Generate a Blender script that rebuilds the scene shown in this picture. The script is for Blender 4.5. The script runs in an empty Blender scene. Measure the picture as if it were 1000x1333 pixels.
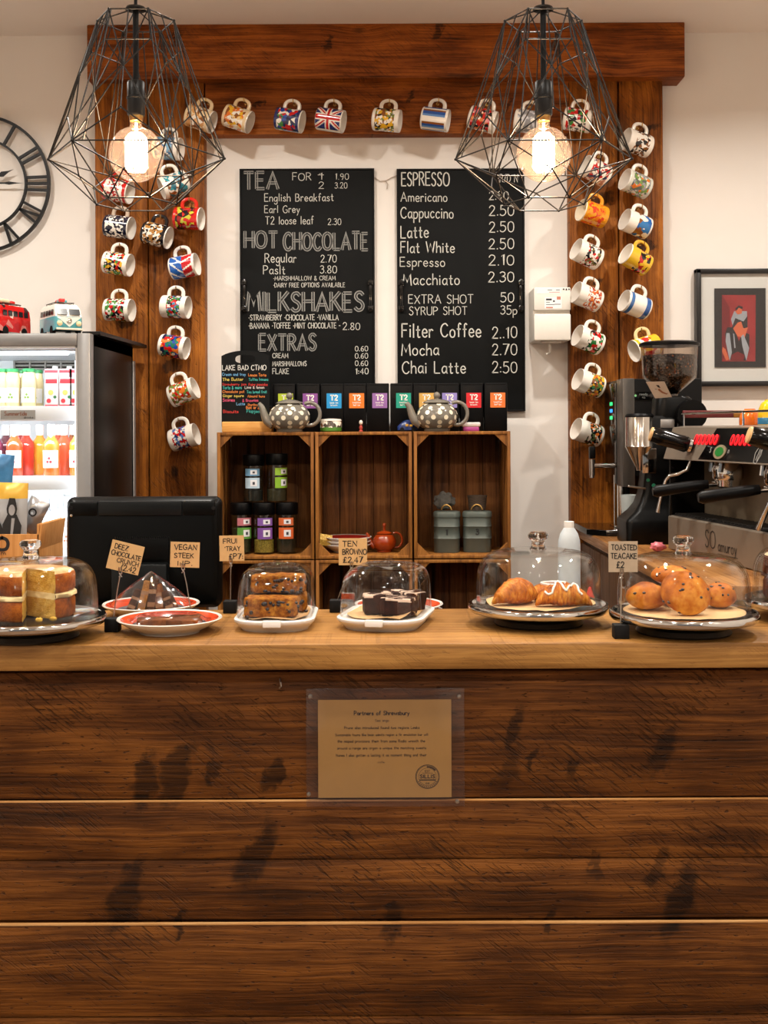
import bpy, bmesh, math, random
from mathutils import Vector, Matrix, noise

# ------------------------------------------------------------------ camera, light, exposure
scene = bpy.context.scene
F, CX, CY, ROLL, EYE = 1518.0, 500.0, 560.0, 0.0045, 1.5
cam_data = bpy.data.cameras.new('camera')
cam = bpy.data.objects.new('camera', cam_data)
scene.collection.objects.link(cam)
cam.location = (0, 0, EYE)
cam.rotation_euler = (math.pi / 2, ROLL, 0)
cam_data.sensor_fit = 'VERTICAL'
cam_data.sensor_height = 36.0
cam_data.lens = F / 1333.0 * 36.0
cam_data.shift_y = (CY - 666.5) / 1333.0
cam_data.clip_start = 0.05
scene.camera = cam

vs = scene.view_settings
vs.view_transform = 'Standard'
vs.look = 'None'
vs.gamma = 1.0
vs.use_curve_mapping = False
vs.exposure = 0.2
scene.cycles.use_denoising = True
scene.cycles.max_bounces = 8
scene.cycles.transparent_max_bounces = 32
scene.cycles.sample_clamp_indirect = 6.0
scene.cycles.caustics_reflective = False
scene.cycles.caustics_refractive = False

world = bpy.data.worlds.new('shop_daylight')
scene.world = world
world.use_nodes = True
bg = world.node_tree.nodes['Background']
bg.inputs[0].default_value = (1.0, 0.96, 0.92, 1)
bg.inputs[1].default_value = 0.20


def downlight(x, y, z, power, size=0.10, spread=150, col=(1.0, 0.945, 0.86)):
    l = bpy.data.lights.new('ceiling_downlight', 'AREA')
    l.shape = 'DISK'
    l.size = size
    l.energy = power
    l.color = col
    l.spread = math.radians(spread)
    o = bpy.data.objects.new('ceiling_downlight', l)
    o.location = (x, y, z)
    scene.collection.objects.link(o)
    return o


CEIL = 2.96
for x in (-1.55, -0.55, 0.45, 1.45):
    downlight(x, 3.35, CEIL - 0.03, 14)
for x in (-1.3, 0.0, 1.3):
    downlight(x, 1.75, CEIL - 0.03, 12)
for x in (-1.8, -0.6, 0.6, 1.8):
    downlight(x, 0.3, CEIL - 0.03, 15)
for x in (-1.4, 0.0, 1.4):
    downlight(x, -1.4, CEIL - 0.03, 14)
for x in (-1.8, -0.6, 0.6, 1.8):
    downlight(x, -3.2, CEIL - 0.03, 12)


# ------------------------------------------------------------------ pixel <-> place
def P(px, py, d):
    dx, dy = px - CX, py - CY
    h, v = dx - ROLL * dy, dy + ROLL * dx
    return Vector((h * d / F, d, EYE - v * d / F))


def S(n, d):
    return n * d / F


def lin(c):
    out = []
    for v in c[:3]:
        v = v / 255.0
        out.append(v / 12.92 if v <= 0.04045 else ((v + 0.055) / 1.055) ** 2.4)
    return (out[0], out[1], out[2], 1.0)


# ------------------------------------------------------------------ materials
class NT:
    def __init__(self, name):
        self.m = bpy.data.materials.new(name)
        self.m.use_nodes = True
        self.t = self.m.node_tree
        self.b = self.t.nodes['Principled BSDF']
        self.out = self.t.nodes['Material Output']

    def n(self, typ, **kw):
        nd = self.t.nodes.new(typ)
        for k, v in kw.items():
            setattr(nd, k, v)
        return nd

    def l(self, a, b):
        self.t.links.new(a, b)

    def math(self, op, a, b=None, clamp=False):
        nd = self.n('ShaderNodeMath', operation=op, use_clamp=clamp)
        for i, v in enumerate((a, b)):
            if v is None:
                continue
            if isinstance(v, (int, float)):
                nd.inputs[i].default_value = v
            else:
                self.l(v, nd.inputs[i])
        return nd.outputs[0]

    def obj(self, scale=(1, 1, 1), loc=(0, 0, 0), rot=(0, 0, 0)):
        tc = self.n('ShaderNodeTexCoord')
        mp = self.n('ShaderNodeMapping')
        self.l(tc.outputs['Object'], mp.inputs[0])
        mp.inputs[1].default_value = loc
        mp.inputs[2].default_value = rot
        mp.inputs[3].default_value = scale
        return mp.outputs[0]

    def noise(self, vec, scale, detail=3, rough=0.55, dist=0.0):
        nd = self.n('ShaderNodeTexNoise')
        self.l(vec, nd.inputs['Vector'])
        nd.inputs['Scale'].default_value = scale
        nd.inputs['Detail'].default_value = detail
        nd.inputs['Roughness'].default_value = rough
        nd.inputs['Distortion'].default_value = dist
        return nd

    def voro(self, vec, scale, feature='F1'):
        nd = self.n('ShaderNodeTexVoronoi', feature=feature)
        self.l(vec, nd.inputs['Vector'])
        nd.inputs['Scale'].default_value = scale
        return nd

    def ramp(self, fac, stops, interp='LINEAR'):
        nd = self.n('ShaderNodeValToRGB')
        r = nd.color_ramp
        r.interpolation = interp
        while len(r.elements) < len(stops):
            r.elements.new(0.5)
        for e, (p, c) in zip(r.elements, stops):
            e.position = p
            e.color = c
        self.l(fac, nd.inputs[0])
        return nd.outputs[0]

    def mr(self, v, a, b, c=0.0, d=1.0):
        nd = self.n('ShaderNodeMapRange')
        nd.interpolation_type = 'SMOOTHSTEP'
        self.l(v, nd.inputs[0])
        for i, x in enumerate((a, b, c, d)):
            nd.inputs[i + 1].default_value = x
        return nd.outputs[0]

    def mix(self, fac, a, b, blend='MIX'):
        nd = self.n('ShaderNodeMix', data_type='RGBA', blend_type=blend)
        for i, v in ((0, fac), (6, a), (7, b)):
            if isinstance(v, (int, float)):
                nd.inputs[i].default_value = v
            elif isinstance(v, tuple):
                nd.inputs[i].default_value = v
            else:
                self.l(v, nd.inputs[i])
        return nd.outputs[2]

    def bump(self, h, strength=0.3, dist=0.01):
        nd = self.n('ShaderNodeBump')
        nd.inputs['Strength'].default_value = strength
        nd.inputs['Distance'].default_value = dist
        self.l(h, nd.inputs['Height'])
        self.l(nd.outputs[0], self.b.inputs['Normal'])

    def set(self, color=None, rough=None, metal=None, spec=None, coat=None):
        for k, v in (('Base Color', color), ('Roughness', rough), ('Metallic', metal), ('Specular IOR Level', spec), ('Coat Weight', coat)):
            if v is None:
                continue
            if hasattr(v, 'is_linked') or hasattr(v, 'node'):
                self.l(v, self.b.inputs[k])
            else:
                self.b.inputs[k].default_value = v
        return self.m


MC = {}


def mat(name, col, rough=0.5, metal=0.0, spec=0.5, emit=0.0, coat=None, var=0.06, vscale=40):
    """plain material with a light procedural variation of tone and gloss"""
    if name in MC:
        return MC[name]
    t = NT(name)
    c = lin(col)
    v = t.obj()
    nz = t.noise(v, vscale, 3)
    lo = tuple(x * (1 - var) for x in c[:3]) + (1,)
    hi = tuple(min(1, x * (1 + var)) for x in c[:3]) + (1,)
    t.set(color=t.ramp(nz.outputs['Fac'], [(0.3, lo), (0.7, hi)]), rough=rough, metal=metal, spec=spec, coat=coat)
    if emit:
        t.b.inputs['Emission Color'].default_value = c
        t.b.inputs['Emission Strength'].default_value = emit
    MC[name] = t.m
    return t.m


def glassy(name, tint=(255, 255, 255), rough=0.02, base=0.05, edge=0.75, power=3.0):
    if name in MC:
        return MC[name]
    t = NT(name)
    t.t.nodes.remove(t.b)
    tr = t.n('ShaderNodeBsdfTransparent')
    tr.inputs[0].default_value = lin(tint)
    gl = t.n('ShaderNodeBsdfGlossy')
    gl.inputs['Roughness'].default_value = rough
    lw = t.n('ShaderNodeLayerWeight')
    lw.inputs[0].default_value = 0.5
    f = t.math('POWER', lw.outputs['Facing'], power)
    f = t.math('MULTIPLY', f, edge)
    f = t.math('ADD', f, base, clamp=True)
    mx = t.n('ShaderNodeMixShader')
    t.l(f, mx.inputs[0])
    t.l(tr.outputs[0], mx.inputs[1])
    t.l(gl.outputs[0], mx.inputs[2])
    t.l(mx.outputs[0], t.out.inputs[0])
    MC[name] = t.m
    return t.m


def wood(name, dark, mid, light, axis='x', seed=0.0, rough=0.55, knots=(), fiber=1.0, blotch=0.5, vor=True,
         bump=0.35, grain=22.0, spec=0.35, saw=0.0, ringw=0.55):
    """timber with grain along the axis, wandering rings, knots, dark blotches and rough fibres"""
    if name in MC:
        return MC[name]
    t = NT(name)
    tc = t.n('ShaderNodeTexCoord')
    sep = t.n('ShaderNodeSeparateXYZ')
    t.l(tc.outputs['Object'], sep.inputs[0])
    X, Y, Z = sep.outputs
    if axis == 'x':
        u, v, w = X, Z, Y
    elif axis == 'z':
        u, v, w = Z, X, Y
    else:
        u, v, w = Y, X, Z

    def comb(a, b, c):
        n = t.n('ShaderNodeCombineXYZ')
        for i, s in enumerate((a, b, c)):
            if isinstance(s, (int, float)):
                n.inputs[i].default_value = s
            else:
                t.l(s, n.inputs[i])
        return n.outputs[0]
    us = t.math('ADD', u, seed * 3.17)
    base = comb(us, v, w)
    # slow wander of the grain
    wv = comb(t.math('MULTIPLY', us, 2.2), t.math('MULTIPLY', v, 5.0), t.math('MULTIPLY', w, 5.0))
    n1 = t.noise(wv, 1.0, 3, 0.5)
    vw = t.math('ADD', v, t.math('MULTIPLY', t.math('SUBTRACT', n1.outputs['Fac'], 0.5), 0.03))
    kmask = None
    if vor:
        kv = comb(t.math('MULTIPLY', us, 3.1), t.math('MULTIPLY', v, 5.5), 0.37 + seed)
        vo = t.voro(kv, 1.0)
        dk = vo.outputs['Distance']
        vw = t.math('ADD', vw, t.mr(dk, 0.0, 0.5, 0.02, 0.0))
        kmask = t.mr(dk, 0.03, 0.11, 1.0, 0.0)
    kwarp = None
    for (ku, kvv, kr, ks) in knots:
        # a listed knot: ellipse of half-length kr along the grain; ks < 1 makes it a softer stain
        if kwarp is None:
            na = t.noise(base, 13, 4, 0.65)
            nb = t.noise(base, 21, 5, 0.7)
            kwarp = (t.math('ADD', u, t.math('MULTIPLY', t.math('SUBTRACT', na.outputs['Fac'], 0.5), 0.10)), t.math('ADD', v, t.math('MULTIPLY', t.math('SUBTRACT', nb.outputs['Fac'], 0.5), 0.10)))
        dv = t.math('SUBTRACT', kwarp[1], kvv)
        du = t.math('SUBTRACT', t.math('SUBTRACT', kwarp[0], ku), t.math('MULTIPLY', dv, 0.35))
        du = t.math('DIVIDE', du, kr * .7)
        dv = t.math('DIVIDE', dv, kr * 1.6)
        dd = t.math('SQRT', t.math('ADD', t.math('MULTIPLY', du, du), t.math('MULTIPLY', dv, dv)))
        km = t.mr(dd, 0.5, 1.0, ks, 0.0)
        kmask = km if kmask is None else t.math('MAXIMUM', kmask, km)
    fib = t.noise(comb(t.math('MULTIPLY', us, 5.0), t.math('MULTIPLY', vw, 150.0), t.math('MULTIPLY', w, 150.0)), 1.0, 5, 0.65)
    wave = t.noise(comb(t.math('MULTIPLY', us, 1.3), t.math('MULTIPLY', vw, grain * 3.2), t.math('MULTIPLY', w, 12.0)), 1.0, 2, 0.5)
    g = t.math('ADD', t.math('ADD', t.math('MULTIPLY', wave.outputs['Fac'], ringw), .18 - ringw * .5), t.math('MULTIPLY', fib.outputs['Fac'], 0.74 * fiber))
    bl = t.noise(comb(t.math('MULTIPLY', us, 3.5), t.math('MULTIPLY', v, 8.0), t.math('ADD', w, seed)), 1.0, 4, 0.6)
    g = t.math('ADD', g, t.math('MULTIPLY', t.math('SUBTRACT', bl.outputs['Fac'], 0.5), 1.1 * blotch))
    col = t.ramp(g, [(0.27, lin(dark)), (0.50, lin(mid)), (0.76, lin(light))])
    if kmask is not None:
        if knots:
            kmask = t.math('MULTIPLY', kmask, t.mr(fib.outputs['Fac'], .35, .62, 1.0, .7))
        col = t.mix(kmask, col, tuple(x * 0.35 for x in lin(dark)[:3]) + (1,))
    h = t.math('ADD', fib.outputs['Fac'], t.math('MULTIPLY', wave.outputs['Fac'], 0.3))
    if saw:
        sv = t.n('ShaderNodeMapping')
        t.l(base, sv.inputs[0])
        sv.inputs[2].default_value = (0, 0, 0) 
        sv2 = comb(t.math('ADD', t.math('MULTIPLY', us, 150.0), t.math('MULTIPLY', v, 190.0)), t.math('ADD', t.math('MULTIPLY', us, 17.0), t.math('MULTIPLY', v, -14.0)), w)
        sn = t.noise(sv2, 1.0, 3, 0.55)
        sm = t.noise(base, 5.0, 2)
        sf = t.math('MULTIPLY', t.mr(sn.outputs['Fac'], 0.52, 0.68), t.mr(sm.outputs['Fac'], 0.47, 0.64))
        pit = t.noise(comb(t.math('MULTIPLY', us, 60.0), t.math('MULTIPLY', v, 200.0), w), 1.0, 2, 0.5)
        sf = t.math('MAXIMUM', sf, t.mr(pit.outputs['Fac'], 0.64, 0.74))
        col = t.mix(t.math('MULTIPLY', sf, saw), col, lin(dark))
        h = t.math('SUBTRACT', h, t.math('MULTIPLY', sf, 0.8))
    rr = t.mr(fib.outputs['Fac'], 0.3, 0.7, rough + 0.12, rough - 0.08)
    t.set(color=col, rough=rr, spec=spec)
    t.bump(h, bump, 0.004)
    MC[name] = t.m
    return t.m


# ------------------------------------------------------------------ mesh builder
ROOTM = {}


def rrect(w, h, r, n=6):
    pts = []
    for cx, cy, a0 in ((w / 2 - r, h / 2 - r, 0), (-w / 2 + r, h / 2 - r, 90), (-w / 2 + r, -h / 2 + r, 180), (w / 2 - r, -h / 2 + r, 270)):
        for i in range(n + 1):
            a = math.radians(a0 + 90.0 * i / n)
            pts.append((cx + r * math.cos(a), cy + r * math.sin(a)))
    return pts


def T(x, y=None, z=None):
    return Matrix.Translation(x if y is None else (x, y, z))


def R(deg, ax):
    return Matrix.Rotation(math.radians(deg), 4, ax)


def front(o):
    """plane through o that faces the street side: x right, y up, z towards -Y"""
    return T(o) @ Matrix(((1, 0, 0, 0), (0, 0, -1, 0), (0, 1, 0, 0), (0, 0, 0, 1)))


class MB:
    def __init__(self):
        self.v, self.f, self.mi = [], [], []

    def add(self, vs_, fs, mi=0, M=None):
        b = len(self.v)
        for p in vs_:
            p = Vector(p)
            self.v.append(M @ p if M is not None else p)
        for i, f in enumerate(fs):
            self.f.append(tuple(b + k for k in f))
            self.mi.append(mi[i] if isinstance(mi, list) else mi)
        return self

    def box(self, x0, x1, y0, y1, z0, z1, b=0.0, mi=0, M=None, seg=2):
        bm = bmesh.new()
        bmesh.ops.create_cube(bm, size=1)
        for q in bm.verts:
            q.co = Vector(((x0 + x1) / 2 + q.co.x * (x1 - x0), (y0 + y1) / 2 + q.co.y * (y1 - y0), (z0 + z1) / 2 + q.co.z * (z1 - z0)))
        if b > 0:
            bmesh.ops.bevel(bm, geom=bm.edges[:] , offset=b, segments=seg, affect='EDGES', profile=0.5)
        bm.verts.index_update()
        self.add([q.co.copy() for q in bm.verts], [tuple(q.index for q in f.verts) for f in bm.faces], mi, M)
        bm.free()
        return self

    def lathe(self, prof, n=32, M=None, mi=0, a0=0.0, a1=360.0, caps=False):
        full = abs(a1 - a0) >= 359.9
        cnt = n if full else n + 1
        vs_ = []
        for j in range(cnt):
            a = math.radians(a0 + (a1 - a0) * j / n)
            for (r, z) in prof:
                vs_.append((r * math.cos(a), r * math.sin(a), z))
        k = len(prof)
        fs, ms = [], []
        for j in range(n):
            j2 = (j + 1) % cnt
            for i in range(k - 1):
                if prof[i][0] < 1e-7 and prof[i + 1][0] < 1e-7:
                    continue
                m = mi[i] if isinstance(mi, list) else mi
                if prof[i][0] < 1e-7:
                    fs.append((j * k + i, j2 * k + i + 1, j * k + i + 1))
                elif prof[i + 1][0] < 1e-7:
                    fs.append((j * k + i, j2 * k + i, j * k + i + 1))
                else:
                    fs.append((j * k + i, j2 * k + i, j2 * k + i + 1, j * k + i + 1))
                ms.append(m)
        if caps and not full:
            fs.append(tuple(range(k))); ms.append(mi if not isinstance(mi, list) else mi[0])
            fs.append(tuple(reversed(range((cnt - 1) * k, cnt * k)))); ms.append(mi if not isinstance(mi, list) else mi[0])
        self.add(vs_, fs, ms, M)
        return self

    def tube(self, pts, r, n=8, closed=False, mi=0, M=None, cap=True, flat=1.0):
        pts = [Vector(p) for p in pts]
        N = len(pts)
        rs = r if isinstance(r, (list, tuple)) else [r] * N
        tang = []
        for i in range(N):
            a = pts[(i - 1) % N] if (closed or i > 0) else pts[i]
            b = pts[(i + 1) % N] if (closed or i < N - 1) else pts[i]
            tg = (b - a)
            tang.append(tg.normalized() if tg.length > 1e-9 else Vector((0, 0, 1)))
        up = Vector((0, 0, 1))
        if abs(tang[0].dot(up)) > 0.9:
            up = Vector((0, 1, 0))
        u = (up - tang[0] * up.dot(tang[0])).normalized()
        vs_ = []
        for i in range(N):
            u = (u - tang[i] * u.dot(tang[i]))
            u = u.normalized() if u.length > 1e-6 else tang[i].orthogonal().normalized()
            w = tang[i].cross(u)
            for j in range(n):
                a = 2 * math.pi * j / n
                vs_.append(pts[i] + u * math.cos(a) * rs[i] + w * math.sin(a) * rs[i] * flat)
        fs = []
        for i in range(N if closed else N - 1):
            i2 = (i + 1) % N
            for j in range(n):
                j2 = (j + 1) % n
                fs.append((i * n + j, i * n + j2, i2 * n + j2, i2 * n + j))
        if cap and not closed:
            fs.append(tuple(reversed(range(n))))
            fs.append(tuple(range((N - 1) * n, N * n)))
        self.add(vs_, fs, mi, M)
        return self

    def loft(self, rings, mi=0, M=None, cap0=True, cap1=True):
        n = len(rings[0])
        vs_ = [p for r in rings for p in r]
        fs, ms = [], []
        for i in range(len(rings) - 1):
            for j in range(n):
                j2 = (j + 1) % n
                fs.append((i * n + j, i * n + j2, (i + 1) * n + j2, (i + 1) * n + j))
                ms.append(mi[i] if isinstance(mi, list) else mi)
        m0 = mi[0] if isinstance(mi, list) else mi
        if cap0:
            fs.append(tuple(reversed(range(n)))); ms.append(m0)
        if cap1:
            fs.append(tuple(range((len(rings) - 1) * n, len(rings) * n))); ms.append(mi[-1] if isinstance(mi, list) else mi)
        self.add(vs_, fs, ms, M)
        return self

    def prism(self, outline, z0, z1, mi=0, M=None, b=0.0):
        if b > 0:
            c = Vector((sum(p[0] for p in outline) / len(outline), sum(p[1] for p in outline) / len(outline)))
            def ins(k):
                out = []
                for p in outline:
                    d = Vector(p) - c
                    L = d.length
                    out.append(c + d * max(0, (L - k) / L))
                return out
            rings = [[(p[0], p[1], z0) for p in ins(b)], [(p[0], p[1], z0 + b) for p in outline], [(p[0], p[1], z1 - b) for p in outline], [(p[0], p[1], z1) for p in ins(b)]]
        else:
            rings = [[(p[0], p[1], z0) for p in outline], [(p[0], p[1], z1) for p in outline]]
        return self.loft(rings, mi, M)

    def ball(self, c, rad, nu=20, nv=12, fn=None, mi=0, M=None):
        vs_, fs = [], []
        rad = Vector(rad) if not isinstance(rad, (int, float)) else Vector((rad, rad, rad))
        for i in range(nv + 1):
            th = math.pi * i / nv
            for j in range(nu):
                ph = 2 * math.pi * j / nu
                d = Vector((math.sin(th) * math.cos(ph), math.sin(th) * math.sin(ph), math.cos(th)))
                k = fn(d) if fn else 1.0
                vs_.append(Vector(c) + Vector((d.x * rad.x, d.y * rad.y, d.z * rad.z)) * k)
        for i in range(nv):
            for j in range(nu):
                j2 = (j + 1) % nu
                fs.append((i * nu + j, (i + 1) * nu + j, (i + 1) * nu + j2, i * nu + j2))
        self.add(vs_, fs, mi, M)
        return self

    def disc(self, c, nrm, r, n=10, mi=0):
        nrm = Vector(nrm).normalized()
        u = nrm.orthogonal().normalized()
        w = nrm.cross(u)
        self.add([Vector(c) + u * math.cos(2 * math.pi * k / n) * r + w * math.sin(2 * math.pi * k / n) * r for k in range(n)], [tuple(range(n))], mi)
        return self

    def ribbon(self, pts, w, M=None, mi=0, lift=0.0, closed=False):
        pts = [Vector((p[0], p[1])) for p in pts]
        q = [pts[0]]
        for p in pts[1:]:
            if (p - q[-1]).length > 1e-6:
                q.append(p)
        pts = q
        if len(pts) == 1:
            p = pts[0]
            h = w * 0.6
            self.add([(p.x - h, p.y - h, lift), (p.x + h, p.y - h, lift), (p.x + h, p.y + h, lift), (p.x - h, p.y + h, lift)], [(0, 1, 2, 3)], mi, M)
            return self
        vs_ = []
        N = len(pts)
        for i in range(N):
            a = pts[max(0, i - 1)]
            b = pts[min(N - 1, i + 1)]
            d = (b - a)
            d = d.normalized() if d.length > 1e-9 else Vector((1, 0))
            nn = Vector((-d.y, d.x))
            k = 1.0
            if 0 < i < N - 1:
                d1 = (pts[i] - pts[i - 1]).normalized()
                k = 1.0 / max(0.45, abs(d1.dot(d)))
            e = pts[i]
            if i == 0:
                e = e - d * w * 0.3
            if i == N - 1:
                e = e + d * w * 0.3
            l, r_ = e + nn * w / 2 * k, e - nn * w / 2 * k
            vs_ += [(l.x, l.y, lift), (r_.x, r_.y, lift)]
        fs = [(2 * i + 1, 2 * i + 3, 2 * i + 2, 2 * i) for i in range(N - 1)]
        self.add(vs_, fs, mi, M)
        return self

    def build(self, name, mats, parent=None, world=True, smooth=40, M=None):
        me = bpy.data.meshes.new(name)
        if M is not None:
            self.v = [M @ p for p in self.v]
        if world and parent is not None:
            inv = ROOTM[parent.name].inverted()
            vv = [inv @ p for p in self.v]
        else:
            vv = self.v
        me.from_pydata([tuple(p) for p in vv], [], self.f)
        for m in (mats if isinstance(mats, (list, tuple)) else [mats]):
            me.materials.append(m)
        me.polygons.foreach_set('material_index', self.mi)
        me.validate()
        if smooth is not None:
            me.shade_smooth()
            me.set_sharp_from_angle(angle=math.radians(smooth))
        me.update()
        o = bpy.data.objects.new(name, me)
        scene.collection.objects.link(o)
        if parent is not None:
            o.parent = parent
            ROOTM[o.name] = ROOTM[parent.name]
        else:
            ROOTM[o.name] = Matrix.Identity(4)
        return o

    def centred(self, name, mats, base, **kw):
        """a thing of one mesh whose origin stands at its base"""
        self.v = [p - Vector(base) for p in self.v]
        o = self.build(name, mats, None, **kw)
        o.location = base
        ROOTM[o.name] = T(base)
        return o


def tag(o, label, cat, group=None, kind=None):
    o['label'] = label
    o['category'] = cat
    if group:
        o['group'] = group
    if kind:
        o['kind'] = kind
    return o


def thing(name, label, cat, loc=(0, 0, 0), rot=None, group=None, kind=None):
    o = bpy.data.objects.new(name, None)
    o.empty_display_size = 0.05
    scene.collection.objects.link(o)
    o.location = loc
    M = T(Vector(loc))
    if rot is not None:
        o.rotation_euler = rot
        from mathutils import Euler
        M = M @ Euler(rot).to_matrix().to_4x4()
    ROOTM[o.name] = M
    tag(o, label, cat, group, kind)
    return o


def structure(o):
    o['kind'] = 'structure'
    return o


def dup(root, loc, rot=None, label=None, group=None):
    """a copy of a thing with copies of its parts and sub-parts"""
    r = root.copy()
    scene.collection.objects.link(r)
    r.location = loc
    if rot is not None:
        r.rotation_euler = rot
    if label:
        r['label'] = label
    if group:
        r['group'] = group
    from mathutils import Euler
    M = T(Vector(loc)) @ r.rotation_euler.to_matrix().to_4x4()
    ROOTM[r.name] = M
    for ch in list(root.children):
        c = ch.copy()
        scene.collection.objects.link(c)
        c.parent = r
        ROOTM[c.name] = M
        for g in list(ch.children):
            d = g.copy()
            scene.collection.objects.link(d)
            d.parent = c
            ROOTM[d.name] = M
    return r


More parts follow.
